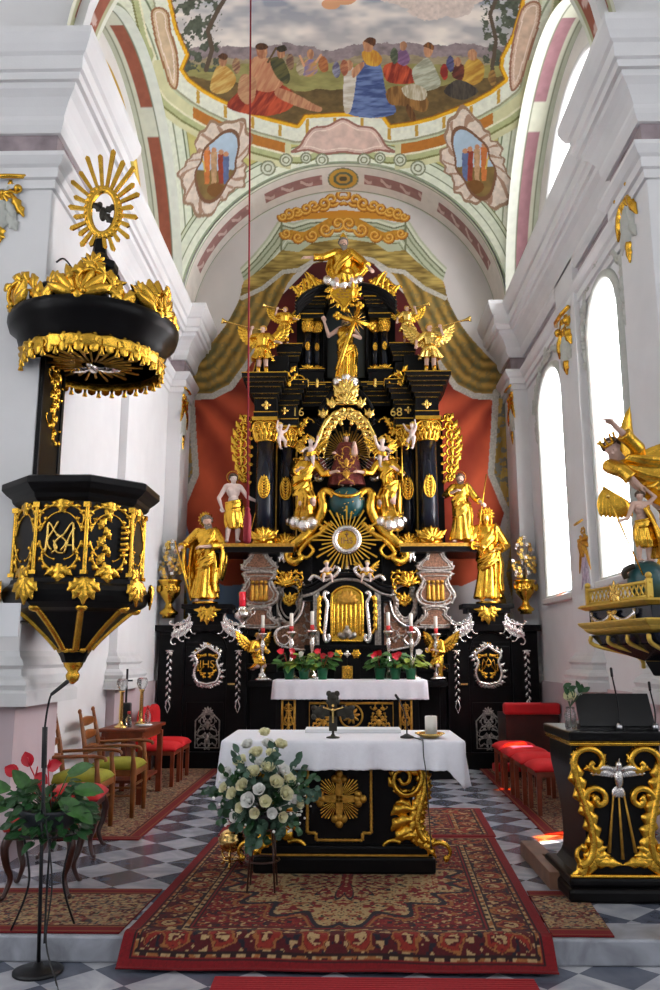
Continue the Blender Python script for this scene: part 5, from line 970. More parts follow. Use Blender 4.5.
# mensa with linen
men = thing('altar_table', 'black altar table with gilded openwork front below the tall black altar', 'altar table', (A0, 11.4, .17)); m = MB(); bx(m, 275, 684, 345.7, 762, 11.28, .5); m.build('body', 'black', men, bevel=.008)
for nm, a, c, yt, yb in (('gilded_panel', 308, 392, 703, 729), ('gilded_side_strip', 281, 293, 700, 735), ('gilded_side_strip', 398.5, 410.5, 700, 735)):
    (x0, z1), (x1, z0) = D(a, yt, 11.26), D(c, yb, 11.26); f0 = Fr((A0 + (x0 + x1) / 2, 11.27, (z0 + z1) / 2)); W_, H_ = x1 - x0, z1 - z0; m = MB(); outline_tube(m, f0, [(-W_ / 2, -H_ / 2), (W_ / 2, -H_ / 2), (W_ / 2, H_ / 2), (-W_ / 2, H_ / 2)], .018)
    if W_ > .5:
        for qx in (-.33, .33): vinework(m, f0.sh(qx * W_, 0), W_ * .36, H_ * .95, 8, 5, .010)
        m.tube([f0(.15 * cos(2 * pi * i / 24), .15 * sin(2 * pi * i / 24)) for i in range(24)], .014, 6, closed=True); shell(m, f0, (0, 0), .13, pi / 2, 5.6, 9)
    else: vinework(m, f0, W_ * 1.3, H_ * .95, 7, 6, .009); m.tube([f0(.05 * cos(2 * pi * i / 16), -.03 + .06 * sin(2 * pi * i / 16)) for i in range(16)], .01, 6, closed=True)
    m.build(nm, 'goldflat', men)
def cloth_box(name, x0, x1, y0, y1, z, drop, m, lab, cat, amp=.01, seed=0, dend=None, n=140):
    dend = drop if dend is None else dend
    # a cloth lying on a table and hanging over its front and ends with soft folds
    b = MB(); r = random.Random(seed); per = [];
    segs = [(x0, y1), (x0, y0), (x1, y0), (x1, y1)]; L = [V(segs[i + 1]) - V(segs[i]) for i in range(3)]; tot = sum(q.length for q in L)
    for i in range(n + 1):
        d = tot * i / n
        for j, q in enumerate(L):
            if d <= q.length + 1e-9: t = V(segs[j]) + q * (d / q.length); nn = V((q.y, -q.x)).normalized(); break
            d -= q.length
        per.append((t, nn, tot * i / n, dend / drop if j != 1 else 1 + (dend / drop - 1) * max(0, 1 - min(d, q.length - d) / .12) ))
    rows = [(.0, 0), (.012, -.004), (.016, -.02)] + [(.018, -.02 - (drop - .02) * q) for q in (.15, .3, .45, .6, .75, .9, 1)]
    vs = []
    for j, (o, dzv) in enumerate(rows):
        w = max(0, j - 2) / 7
        for t, nn, s, dk in per:
            a = amp * w * (sin(s * 21 + seed) + .6 * sin(s * 37 + 1.3 * seed) + .5 * sin(s * 9)); hem = (.006 * abs(sin(s * 45))) if j == len(rows) - 1 else 0
            vs.append((t.x + nn.x * (o + a + .02 * w), t.y + nn.y * (o + a + .02 * w), z + dzv * (dk if j > 2 else 1) + hem))
    k_ = n + 1; fs = [(j * k_ + i, (j + 1) * k_ + i, (j + 1) * k_ + i + 1, j * k_ + i + 1) for j in range(len(rows) - 1) for i in range(n)]
    fs.append(tuple(range(k_))); b.add(vs, fs); o = b.build(name, m, solid=.006); return tag(o, lab, cat)
(x0, z1), (x1, z0) = D(271, 680, 11.22), D(420.5, 700, 11.22)
cloth_box('altar_cloth', A0 + x0 + .02, A0 - x0 + .05, 11.25, 11.75, z1, z1 - z0, 'cloth', 'white linen cloth on the black altar table under the potted red flowers', 'altar cloth', .006, 3)
# ------------------------------------------------------------ side portals
def portal(s):
    side = 'left' if s < 0 else 'right'; o = thing('side_portal', 'black wooden portal %s of the high altar, %s' % (side, 'IHS cartouche on its door' if s < 0 else 'woven monogram on its door'), 'portal', (A0 + s * 2.1, 12.15, 0), 'black portals beside the altar')
    del o['group']; Y = 12.0; k = sc(Y, 680)
    def BX(m, a, b, c, d, Y, dep): (xa, z1), (xb, z0) = D(a, b, Y), D(c, d, Y); xs = sorted((A0 + s * abs(xa), A0 + s * abs(xb))); return m.boxb(xs[0], xs[1], Y, Y + dep, max(0, z0), z1)
    m = MB(); BX(m, 158, 630, 243, 790, 12.06, .4); m.build('body', 'black', o, bevel=.006)
    for nm, a, b, c, d, yy, dp in (('top_board', 154, 625, 243, 631, 11.97, .5), ('pilaster', 158, 634, 178, 790, 12.0, .3), ('pilaster', 226, 634, 244, 790, 12.0, .3), ('base_moulding', 156, 752, 245, 790, 11.96, .3)): m = MB(); BX(m, a, b, c, d, yy, dp); m.build(nm, 'black', o, bevel=.006)
    m = MB(); Z = [D(a, b, 12.03) for a, b in ((180, 650), (184, 640), (194, 634), (204, 632), (214, 634), (222, 640), (225, 650))]; q = [(A0 + s * abs(a), 12.035, z) for a, z in smooth_poly(Z, 4, False)]; m.tube(q, .018, 6); m.build('arch_moulding', 'black', o)
    m = MB(); BX(m, 181, 642, 225, 752, 12.04, .04); dr = m.build('door', 'black', o, bevel=.006)
    for y0, y1 in ((646, 686), (702, 750)): m = MB(); BX(m, 185, y0, 221, y1, 12.03, .02); m.build('door_panel', 'black', dr, bevel=.01)
    m = MB(); c = AF(230, 684, 11.99, s).o; m.boxb(c.x - .05, c.x + .05, 11.98, 12.0, c.z - .012, c.z + .012); m.build('keyplate', 'brass', dr)
    # cartouches
    F0 = AF(206, 664, 12.015, s)
    sp = smooth_poly([(0, 18 * k), (6 * k, 14 * k), (13 * k, 9 * k), (10 * k, 2 * k), (13 * k, -8 * k), (10 * k, -17 * k), (4 * k, -19 * k), (0, -20 * k)], 4, False); sp = sp + [(-a, b) for a, b in sp[-2:0:-1]]
    m = MB(); outline_tube(m, F0, sp, 1.7 * k, .008)
    for i in range(0, len(sp), 2): leaf(m, F0, sp[i], atan2(sp[i][1], sp[i][0]) + .9, 6.5 * k, 3.6 * k, 1.6 * k, 2)
    ca = m.build('silver_cartouche', 'silver', o); g = MB()
    for sx in (-1, 1): f = F0.sh(0, 0); f.x = f.x * sx; [scroll(g, f, (1 * k, y * k), a, 14 * k, c, .9 * k, 3, 3) for y, a, c in ((8, .2, -7), (-9, -.1, 7), (-13, .3, 8), (10, -.5, 6))]
    shell(g, F0, (0, 17 * k), 5 * k, pi / 2, 4, 7); g.build('gold_foliage', 'gold', ca)
    if s < 0: textmesh('monogram', 'IHS', 11 * k, F0(0, -.5 * k, .02), 'gold', ca, ext=.008)
    else: g = MB(); [strand(g, F0, [(a * k, b * k) for a, b in q], .8 * k, h=.02) for q in ([(-7, -5), (-5, 5), (0, -3), (5, 5), (7, -5)], [(-5, -5), (0, 6), (5, -5)], [(-3, -1), (3, -1)])]; g.build('monogram', 'gold', ca)
    F0 = AF(206, 729, 12.015, s); m = MB(); vinework(m, F0, 25 * k, 34 * k, 9, 7, .75 * k); shell(m, F0, (0, 15 * k), 7 * k, pi / 2, 3, 7)
    outline_tube(m, F0, [(-12 * k, -18 * k), (12 * k, -18 * k), (12 * k, 8 * k), (6 * k, 14 * k), (-6 * k, 14 * k), (-12 * k, 8 * k)], .8 * k); m.build('bronze_cartouche', 'silverdull', o)
    for cx in (167.5, 237):
        F0 = AF(cx, 676, 11.99, s); m = MB(); [leaf(m, F0, ((-1) ** i * .6 * k, (24 - 3.6 * i) * k), -pi / 2 + .4 * (-1) ** i, 5 * k, 2.6 * k, 1.3 * k, 2) for i in range(14)]; shell(m, F0, (0, 25 * k), 5 * k, -pi / 2, 3, 5); outline_tube(m, F0, [(-2.4 * k, -30 * k), (0, -36 * k), (2.4 * k, -30 * k), (0, -22 * k)], .8 * k); m.build('hanging_ornament', 'silver', o)
    # pediment: platform with gold shell and silver scroll consoles
    m = MB(); BX(m, 180, 604, 231, 608.5, 11.9, .4); BX(m, 184, 608.5, 227, 613, 11.93, .4); BX(m, 190, 613, 221, 626, 12.0, .3); m.build('statue_platform', 'black', o, bevel=.006)
    m = MB(); F0 = AF(206, 612, 11.88, s); [leaf(m, F0, (0, 2 * k), -pi / 2 + w, (15 - 3 * abs(w)) * k, 8 * k, 3 * k, 3) for w in (-1.6, -1.0, -.5, 0, .5, 1.0, 1.6)]; [leaf(m, F0, (0, 1 * k), w, 14 * k, 6 * k, 3 * k, 2) for w in (.1, pi - .1)]; m.build('gold_bracket', 'gold', o)
    for sx in (-1, 1):
        m = MB(); f = AF(206, 612, 11.97, s); f.x = f.x * sx; q = smooth_poly([(16 * k, 0), (18.5 * k, -1 * k), (18 * k, -5 * k), (21 * k, -10 * k), (27 * k, -12.5 * k), (34 * k, -13 * k), (38 * k, -11 * k), (36 * k, -9 * k)], 5, False); strand(m, f, q, 1.3 * k, 1.1 * k); strand(m, f, [(17 * k, -3 * k), (17 * k, -13 * k)], 1.0 * k); m.prism(smooth_poly([(14 * k, -10 * k), (19 * k, -12 * k), (24 * k, -17 * k), (33 * k, -21 * k), (35 * k, -25 * k), (27 * k, -25 * k), (19 * k, -20 * k)], 4), f, -.01, .006)
        for i in range(6): t = i / 5; p_ = ((15 + 15 * t) * k, (-12 - 12 * t + 3 * t * t) * k); scroll(m, f, p_, -.9 + 1.6 * (i % 2), 13 * k, (8. if i % 2 else -8.), 1.2 * k, 2, 3); leaf(m, f, (p_[0], p_[1] + 2 * k), -.7, 8 * k, 5.5 * k, 1.6 * k, 3); leaf(m, f, (p_[0], p_[1] - 1 * k), .9, 6 * k, 3.5 * k, 1.6 * k, 2)
        scroll(m, f, (31 * k, -24 * k), -.2, 14 * k, -9., 1.2 * k, 0, 4); m.build('silver_scrolls', 'silver', o)
    return o
portal(-1); portal(1)
# ------------------------------------------------------------ statues of the altar
def at(px, py, Y): return P(px, py, Y)
def hgt(px, y0, y1, Y): return P(px, y0, Y).z - P(px, y1, Y).z
p0 = at(205, 604, 12.05); H = hgt(205, 518, 604, 12.05)
o, T, R = figure('saint_statue', 'gilded bearded saint with a long staff on the left black portal', p0 + V((0, 0, .03)), H, .05, hair='hairgrey', beardL=.7, halo='disc', cape=True, yaw=.6, rh=(-.30, -.12, .60), re=(-.24, -.02, .66), lh=(-.02, -.15, .62), le=(.20, -.06, .64), seed=3)
staff(o, (-.34 * H, -.19 * H, .68 * H), (-.13 * H, -.21 * H, .0), .014); m = MB(); m.lathe([(.19, -.03), (.19, .0)], 20); m.build('statue_base', 'gold', o, local=True)
p0 = at(489, 604, 12.05); H = hgt(489, 514, 604, 12.05)
o, T, R = figure('saint_statue', 'gilded veiled woman saint with clasped mantle on the right black portal', p0 + V((0, 0, .03)), H, -.05, hair='gold', longhair=True, halo='disc', yaw=-.1, tilt=.2, rh=(-.10, -.16, .60), re=(-.22, -.03, .62), lh=(.08, -.16, .56), le=(.21, -.04, .60), seed=8, skin='goldpale'); m = MB(); m.lathe([(.19, -.03), (.19, .0)], 20); m.build('statue_base', 'gold', o, local=True)
p0 = at(232, 543, 12.1); H = hgt(232, 474, 543, 12.1)
o, T, R = figure('saint_statue', 'pale bare-chested statue in a gold loincloth beside the left outer column', p0, H, .25, skin='skinpale', dress='loin', bare=True, halo='ring', yaw=.2, rh=(-.16, -.02, .50), re=(-.20, .02, .64), lh=(.34, -.06, .60), le=(.20, -.05, .66), seed=5)
staff(o, (.36 * H, -.08 * H, .62 * H), (.22 * H, -.08 * H, .02), .008)
p0 = at(462, 543, 12.1); H = hgt(462, 474, 543, 12.1)
o, T, R = figure('saint_statue', 'gold robed statue with a pilgrim staff beside the right outer column', p0, H, -.2, halo='ring', yaw=.2, rh=(-.06, -.17, .72), re=(-.22, -.04, .68), lh=(.30, -.10, .55), le=(.22, -.02, .62), beardL=.3, seed=6, legs=[((.10, -.06, .27), (.13, -.02, .04)), ((-.06, -.03, .27), (-.09, -.02, .04))])
staff(o, (.38 * H, -.13 * H, .95 * H), (.22 * H, -.13 * H, .02), .009, top='knob')
for s, lab in ((-1, 'gold robed monk left of the teal globe reaching towards the Madonna'), (1, 'gold robed monk with a crosier right of the teal globe')):
    q = AF(303, 527, 12.05, s).o; H = hgt(303, 457, 530, 12.05); o, T, R = figure('monk_statue', lab, q + V((0, 0, .06)), H, -s * .0, hair='hair', beardL=.3, yaw=-s * .7, tilt=-.25, lean=(-s * .05, -.02), rh=(-.10 if s < 0 else -.36, -.16, .70 if s < 0 else .66), re=(-.20, -.04, .66), lh=(.36 if s < 0 else .12, -.16, .66 if s < 0 else .7), le=(.22, -.08, .64), legs=[((.08 - s * .04, -.14, .28), (.09, .10, .10)), ((-.08 - s * .04, -.10, .26), (-.07, .12, .08))], seed=9 + s, hipsh=s * .03)
    m = MB(); [m.ell((a * H, b * H, c * H), r_ * H) for a, b, c, r_ in ((-.12, -.02, .0, .10), (.10, -.04, -.02, .11), (0, -.08, -.05, .10), (.18, .02, .03, .07), (-.2, .02, .02, .06), (.0, .05, .03, .1))]; m.build('cloud', 'silver', o, local=True, remesh=.01, smooth=2)
    if s > 0: staff(o, (.17 * H, -.2 * H, .42 * H), (.17 * H, -.2 * H, 1.0 * H), .011, top='crook', name='crosier')
# Madonna and child
Y = 12.15; q = at(345.7, 487, Y); H = hgt(345.7, 436, 488, Y); q = V((A0, Y, q.z))
o, T, R = figure('madonna_statue', 'small dark red brocade Madonna with child on the teal globe in the shrine', q, H, 0, robe='robewhite', hair='hair', longhair=True, halo='crown', lh=(.16, -.16, .70), le=(.2, -.05, .66), rh=(-.22, -.16, .62), seed=4, skin='skin', sash=False, cat='statue')
m = MB(); robe_surface(m, H, [(.80, 0, 0, .13, .09), (.7, 0, 0, .17, .12), (.5, 0, 0, .24, .16), (.25, 0, 0, .31, .2), (.02, 0, 0, .36, .22)], .35, 4); m.build('mantle', 'robewhite', o, local=True, remesh=.012); g = MB(); fr = Fr((0, -.20 * H, .35 * H), (1, 0, 0), (0, .18, 1)); vinework(g, fr, .5 * H, .6 * H, 7, 4, .007); g.build('gold_embroidery', 'goldflat', o, local=True)
c = MB(); T2, R2 = headprims(c, V((.15 * H, -.14 * H, .80 * H)), .09 * H); c.cap((.15 * H, -.12 * H, .75 * H), (.15 * H, -.12 * H, .62 * H), .05 * H, .07 * H); c.build('child', 'skin', o, local=True, remesh=.008)
# Christ with the cross in the upper niche
q = at(346, 384, 12.25); H = hgt(346, 317, 384, 12.25)
o, T, R = figure('cross_bearer_statue', 'bearded figure in a gold robe holding a large gold cross in the upper niche', q, H, 0, dress='long', sleeves=False, skin='skin', beardL=.3, longhair=True, yaw=-.2, rh=(-.30, -.10, .88), re=(-.24, -.04, .70), lh=(.08, -.18, .66), le=(.20, -.06, .66), seed=7)
m = MB(); a = V((-.12 * H, -.24 * H, .12 * H)); b_ = V((.20 * H, -.20 * H, 1.08 * H)); d = (b_ - a).normalized(); c = a + d * (b_ - a).length * .76; l = V((d.z, 0, -d.x)); m.tube([a, b_], .042, 8); m.tube([c - l * .28, c + l * .28], .04, 8)
for e in (b_, c - l * .28, c + l * .28): [m.ell(e + V(w) * .035, .042) for w in ((1, 0, 0), (-1, 0, 0), (0, 0, 1), (0, 0, -1))]
m.build('cross', 'gold', o, local=True); m = MB(); [m.tube([c, c + V((cos(t), 0, sin(t))) * .2], [.014, .003], 5) for t in [.4 + i * pi / 8 for i in range(16)]]; m.build('cross_rays', 'goldpale', o, local=True)
m = MB(); [m.ell((a_ * H, -.08 * H, z_ * H), r_ * H) for a_, z_, r_ in ((-.12, .0, .08), (.1, .0, .09), (0, -.05, .1), (.0, .06, .08), (-.06, -.10, .07), (.07, -.1, .06))]; m.build('cloud', 'silver', o, local=True, remesh=.012, smooth=1)
# God the Father, half figure on a cloud
q = at(343.5, 287, 12.15); H = hgt(343.5, 246, 287, 12.15) * 1.75
o, T, R = figure('half_figure_statue', 'bearded gold half figure with spread arms at the very top of the altar', q - V((0, 0, .36 * H)), H, 0, hair='hairgrey', beardL=.6, yaw=.25, lean=(0, -.06), rh=(-.46, -.10, .70), re=(-.26, -.06, .72), lh=(.34, -.14, .52), le=(.26, -.02, .66), legs=[((.10, -.12, .40), (.12, .02, .34)), ((-.08, -.12, .40), (-.1, .02, .34))], seed=11, cape=False)
m = MB(); robe_surface(m, H, [(.9, 0.03, .06, .10, .05), (.8, .04, .07, .24, .08), (.62, .05, .06, .28, .1), (.45, .0, .03, .18, .08)], .8, 9); m.build('billowing_mantle', 'gold', o, local=True, remesh=.012, smooth=2); m = MB(); [m.ell((a_ * H, -.06 * H, z_ * H), r_ * H) for a_, z_, r_ in ((-.2, .42, .07), (-.1, .38, .08), (0, .36, .08), (.1, .38, .08), (.2, .43, .06))]; m.build('cloud', 'silver', o, local=True, remesh=.012, smooth=1); m = MB(); m.prism([(-.05, 0), (.05, 0), (0, .10)], Fr(tuple(T((0, .1, .6)))), -.01, .01); [m.tube([T((0, .1, .9)), T((.5 * cos(t), .1, .9 + .5 * sin(t)))], .004, 4) for t in [i * pi / 6 for i in range(12)]]; m.build('triangle_halo', 'gold', o, local=True)
# trumpeting angels
for s in (-1, 1):
    sd = 'left' if s < 0 else 'right'
    for cx, yb, yt, Y, lab, sm in ((261, 377.5, 327, 12.0, 'large trumpet-blowing angel on the %s outer cornice of the altar', 1), (283.5, 344.5, 308, 12.2, 'smaller angel on the stepped block left of the upper columns' if s < 0 else 'smaller angel on the stepped block right of the upper columns', 0)):
        f = AF(cx, yb, Y, s).o; H = hgt(cx, yt, yb, Y) * 1.02
        up = dict(rh=(-.20, -.12, .88), re=(-.24, -.02, .78)) if s < 0 else dict(rh=(-.26, -.10, .56), re=(-.24, .0, .68)); dn = dict(lh=(.30, -.06, .66), le=(.22, .02, .70)) if s < 0 else dict(lh=(.20, -.12, .88), le=(.24, -.02, .78))
        o, T, R = figure('trumpet_angel', lab % sd if '%' in lab else lab, f, H, 0, robe='gold' if s < 0 else 'goldpale', hair='goldflat', dress='skirt', wings=(.42, .34, .55), wingm='gold' if s < 0 or not sm else 'goldpale', yaw=s * .5, tilt=-.1, seed=12 + s, hipsh=0, cat='angel statue', sleeves=True, **up, **dn)
        a = T((0, -.40, -.25)); e = a + V((s * .62 * H, -.10 * H, .12 * H)) * (1.15 if sm else .85); d = (e - a); k_ = MB(); k_.tube([a + d * t for t in (0, .1, .7, .85, .93, 1)], [.008, .006, .011, .018, .03, .05], 12); k_.build('trumpet', 'goldpale', o, local=True)
        bt = MB(); [bt.tube([V((x_, y_, z_)) * H for x_, y_, z_ in ((q_ * .072, -.01, .20), (q_ * .073, .0, .12), (q_ * .073, -.01, .03), (q_ * .08, -.07, .02))], [H * .046, H * .044, H * .03, H * .026], 8) for q_ in (-1, 1)]; bt.build('boots', 'gold', o, local=True)
# putti
for s in (-1, 1):
    sd = 'left' if s < 0 else 'right'
    f = AF(309, 468, 12.0, s).o; putto('putto', 'winged cherub on the %s inner side of the crowned shrine' % sd, f, .48, s * .3, 0, mir=-s)
    f = AF(279.5, 448, 11.95, s).o; putto('putto', 'small pale cherub clinging to the %s inner column capital' % sd, f, .40, -s * .5, 2, wings=False, mir=s, cloth=None)
    f = AF(326, 584, 11.65, s).o; putto('putto', 'small seated cherub on the %s volute above the golden niche' % sd, f, .34, 0, 1, mir=s, wings=s > 0)
    f = AF(255.5, 681, 11.72, s).o; figure('kneeling_angel', 'gold robed kneeling angel behind the %s outermost candlestick' % sd, f, .66, -s * .7, skin='skin', hair='goldflat', legs=[((.09, -.16, .32), (.10, .08, .26)), ((-.07, -.14, .30), (-.08, .10, .26))], rh=(-.12, -.22, .66), re=(-.20, -.06, .60), lh=(.10, -.24, .64), le=(.20, -.08, .58), wings=(.40, .34, .5), sash=True, seed=31, cat='angel statue', yaw=-s * .2)
# ================================================================ people's altar and the things on and around it
YF = 6.32; XA = -.035
pa = thing('altar', 'black altar block with gold cross relief and gold scroll corners on the big carpet', 'altar', (XA, 6.6, 0))
m = MB(); m.boxb(XA - .66, XA + .66, YF - .02, 7.0, .012, .13); m.build('plinth', 'black', pa, bevel=.02); m = MB(); m.boxb(XA - .62, XA + .62, YF + .02, 6.96, .13, .2); m.build('plinth_moulding', 'black', pa, bevel=.02)
m = MB(); m.boxb(XA - .61, XA + .61, YF + .01, YF + .03, .128, .142); m.build('gilt_line', 'goldflat', pa)
m = MB(); F0 = Fr((XA, YF + .06, 0)); pr_ = [(.56, .19), (.50, .26), (.49, .40), (.52, .58), (.57, .72), (.60, .82), (.60, .90)]; m.prism(smooth_poly([(a, b) for a, b in pr_], 4, False) + [(-a, b) for a, b in smooth_poly(pr_, 4, False)[::-1]], F0, -.58, 0); m.build('body', 'black', pa)
m = MB(); m.boxb(XA - .72, XA + .74, 6.2, 6.98, .90, .945); m.build('table_top', 'black', pa, bevel=.01)
F0 = Fr((XA - .035, YF + .055, .495))
fp = [(-.235, .235), (-.17, .235), (-.17, .275), (.17, .275), (.17, .235), (.235, .235), (.235, -.215), (.17, -.215), (.17, -.265), (-.17, -.265), (-.17, -.215), (-.235, -.215)]
m = MB(); 
for i in range(len(fp)): a, b = V(fp[i]), V(fp[(i + 1) % len(fp)]); nn = max(2, int((b - a).length / .014)); m.tube([F0(*(a + (b - a) * t / nn), .004) for t in range(nn + 1)], [.011 + .003 * (t % 2) for t in range(nn + 1)], 6)
m.build('gilt_frame', 'goldflat', pa)
C0 = Fr((XA - .035, YF + .05, .52)); m = MB()
for i in range(4):
    f = C0.sh(0, 0, 0, pi / 2 * i); m.prism([(-.028, 0), (.028, 0), (.024, .11), (-.024, .11)], f, 0, .022); [m.ell(f(a, b, .012), (.03, .018, .03)) for a, b in ((0, .175), (-.032, .14), (.032, .14), (0, .13))]
m.build('cross', 'goldflat', pa, bevel=.004); m = MB()
for i in range(4):
    for j in range(7): t = pi / 4 + pi / 2 * i + (j - 3) * .13; L = .185 - .012 * abs(j - 3); m.prism([(cos(t - .03) * .05, sin(t - .03) * .05), (cos(t - .025) * L, sin(t - .025) * L), (cos(t + .025) * L, sin(t + .025) * L), (cos(t + .03) * .05, sin(t + .03) * .05)], C0, 0, .008 + .004 * (j % 2))
m.build('rays', 'gold', pa)
def acanthus_corner(g, f, k=1.):
    # large S-shaped acanthus: wound volute on top, curling leaves down to a foot volute
    q = smooth_poly([(-.045, .02), (-.02, -.015), (.02, .0), (.025, .05), (-.015, .075), (-.07, .045), (-.075, -.03), (-.02, -.085), (.06, -.07), (.105, .0), (.10, .07), (.06, .12)], 5, False); strand(g, f.sh(0, .17 * k), [(a * k, b * k) for a, b in q], .014 * k, .022 * k, .02)
    q = smooth_poly([(.06, .29), (.11, .22), (.125, .12), (.10, .02), (.075, -.08), (.09, -.16), (.13, -.21)], 5, False); strand(g, f, [(a * k, b * k) for a, b in q], .022 * k, .026 * k, .01, 8)
    for i in range(4, len(q) - 2, 3): d = atan2(q[i + 1][1] - q[i][1], q[i + 1][0] - q[i][0]); [leaf(g, f, (q[i][0] * k, q[i][1] * k), d - w, (.15 if w > 0 else .09) * k, .075 * k, .03 * k, 3, w * 1.3, 14) for w in (.6, -.6)]
    for i in range(6): t = -.6 - .85 * i; leaf(g, f, ((.0 + .075 * cos(t)) * k, (.17 + .06 * sin(t)) * k), t - 1.2, .10 * k, .055 * k, .025 * k, 2, -.9, 12)
    for a, b, an, L, w, be in ((.05, -.02, 2.6, .17, .085, 1.4), (.05, -.08, 2.9, .18, .09, 1.3), (.06, -.14, 3.1, .17, .085, 1.1), (.03, -.01, 1.9, .12, .06, 1.6), (.08, -.18, 2.9, .17, .07, .8)): leaf(g, f, (a * k, b * k), an, L * k, w * k, .035 * k, 3, be, 16)
    for a, b, r_ in ((-.09, -.20, .03), (.12, -.21, .035)): scroll(g, f, (a * k + .05 * k, b * k - .02 * k), 2.6 if a < 0 else .5, .2 * k, 9 if a < 0 else -9, .022 * k, 0, 3)
for s in (-1, 1):
    f = Fr((XA + s * .455, YF + .045, .46)); f.x = f.x * s; g = MB(); acanthus_corner(g, f, 1.1); g.build('acanthus_corner', 'gold', pa)
cl = cloth_box('altar_cloth', XA - .87, XA + .86, 6.14, 7.0, .952, .20, 'cloth', 'large white linen cloth with scalloped hem on the black altar with cross relief', 'altar cloth', .022, 1, .33)
# things on the people's altar
z0 = .956
c = PZ(333, 738, z0); cr = thing('crucifix', 'dark bronze cross on a small foot, standing on the white altar cloth', 'crucifix', (c.x, c.y, z0)); m = MB(); m.lathe([(.05, 0), (.05, .008), (.02, .015), (.010, .03), (.010, .06)], 16, c=(c.x, c.y, z0)); m.build('foot', 'bronze', cr)
m = MB(); zc = z0 + .185; m.boxb(c.x - .03, c.x + .03, c.y - .012, c.y + .012, z0 + .05, z0 + .29); m.boxb(c.x - .11, c.x + .11, c.y - .012, c.y + .012, zc - .03, zc + .03)
for a, b in ((0, .29 - .185), (-.11, 0), (.11, 0)): m.ell((c.x + a, c.y, zc + b), (.045, .014, .042)); [m.ell((c.x + a + u, c.y, zc + b + w), (.022, .014, .022)) for u, w in ((.03, .03), (-.03, .03), (.03, -.03), (-.03, -.03))]
m.build('cross', 'bronze', cr, bevel=.004); m = MB(); m.cap((c.x, c.y - .018, zc + .02), (c.x, c.y - .018, zc - .07), .012, .008); [m.cap((c.x, c.y - .018, zc + .015), (c.x + q * .07, c.y - .018, zc + .035), .006) for q in (-1, 1)]; m.ell((c.x, c.y - .02, zc + .05), .013); m.build('corpus', 'brass', cr, remesh=.003)
b_ = MB(); (p0, p1) = PZ(305, 733, z0), PZ(401, 733, z0); b_.boxb(p0.x, p1.x, p0.y, p0.y + .22, z0 - .0, z0 + .03); bk = tag(b_.build('missal', 'paper', bevel=.004), 'flat white open book lying behind the bronze cross on the altar', 'book'); 
c = PZ(407, 738, z0); mi = thing('microphone', 'black gooseneck microphone on a round foot on the white altar cloth', 'microphone', (c.x, c.y, z0)); m = MB(); m.lathe([(.05, 0), (.05, .012), (.03, .02), (.012, .03)], 20, c=(c.x, c.y, z0)); m.build('foot', 'blackplastic', mi)
m = MB(); m.tube([(c.x, c.y, z0 + .02), (c.x, c.y, z0 + .12), (c.x - .02, c.y - .01, z0 + .2), (c.x - .06, c.y - .03, z0 + .28)], .005, 7); m.build('gooseneck', 'blackplastic', mi); m = MB(); m.cap((c.x - .06, c.y - .03, z0 + .28), (c.x - .08, c.y - .04, z0 + .31), .010); m.build('capsule', 'blackplastic', mi)
m = MB(); m.tube(smooth3([(c.x + .04, c.y, z0 + .006), (c.x + .09, c.y - .2, z0 + .006), (c.x + .10, 6.125, z0 - .0), (c.x + .10, 6.09, z0 - .1), (c.x + .115, 6.09, z0 - .22), (c.x + .13, 6.16, z0 - .4), (c.x + .15, 6.2, z0 - .75)], 6), .004, 6); m.build('cable', 'blackplastic', mi)
c = PZ(430, 738, z0); di = thing('candle_dish', 'shallow gold dish under the white candle on the altar', 'dish', (c.x, c.y, z0)); m = MB(); m.lathe([(.05, 0), (.055, .004), (.09, .02), (.11, .034), (.105, .034), (.085, .022), (.0, .012)], 28, c=(c.x, c.y, z0)); m.build('bowl', 'brass', di); m = MB(); m.tube([(c.x + .109 * cos(2 * pi * i / 32), c.y + .109 * sin(2 * pi * i / 32), z0 + .034) for i in range(32)], .004, 6, closed=True); m.build('rim', 'brass', di)
ca = thing('candle', 'thick short white candle standing in the gold dish', 'candle', (c.x + .01, c.y, z0 + .014)); m = MB(); m.lathe([(.045, 0), (.045, .14), (.04, .145), (.01, .138)], 24, c=(c.x + .01, c.y, z0 + .014)); m.build('wax', 'wax', ca); m = MB(); m.tube([(c.x + .01, c.y, z0 + .15), (c.x + .013, c.y, z0 + .17)], .002, 5); m.build('wick', 'blackplastic', ca)
# bouquet on its stand
bc = V((-.585, 5.92, .60)); st = thing('flower_stand', 'thin dark metal flower stand before the left end of the altar', 'stand', (bc.x, bc.y, 0)); rr = random.Random(12)
for i in range(4): a = pi / 4 + i * pi / 2; m = MB(); m.tube([(bc.x + .13 * cos(a), bc.y + .13 * sin(a), .012), (bc.x + .10 * cos(a), bc.y + .10 * sin(a), .4)], .007, 6); m.build('leg', 'wooddark', st)
for zz, q in ((.4, .10), (.2, .115)): m = MB(); m.tube([(bc.x + q * cos(t), bc.y + q * sin(t), zz) for t in [2 * pi * i / 20 for i in range(20)]], .006, 6, closed=True); m.build('ring', 'wooddark', st)
bq = thing('bouquet', 'large arrangement of cream roses and eucalyptus on the stand before the altar', 'flower arrangement', (bc.x, bc.y, .40)); m = MB(); m.lathe([(.06, 0), (.09, .08), (.09, .1)], 16, c=(bc.x, bc.y, .40)); m.build('bowl', 'terracotta', bq)
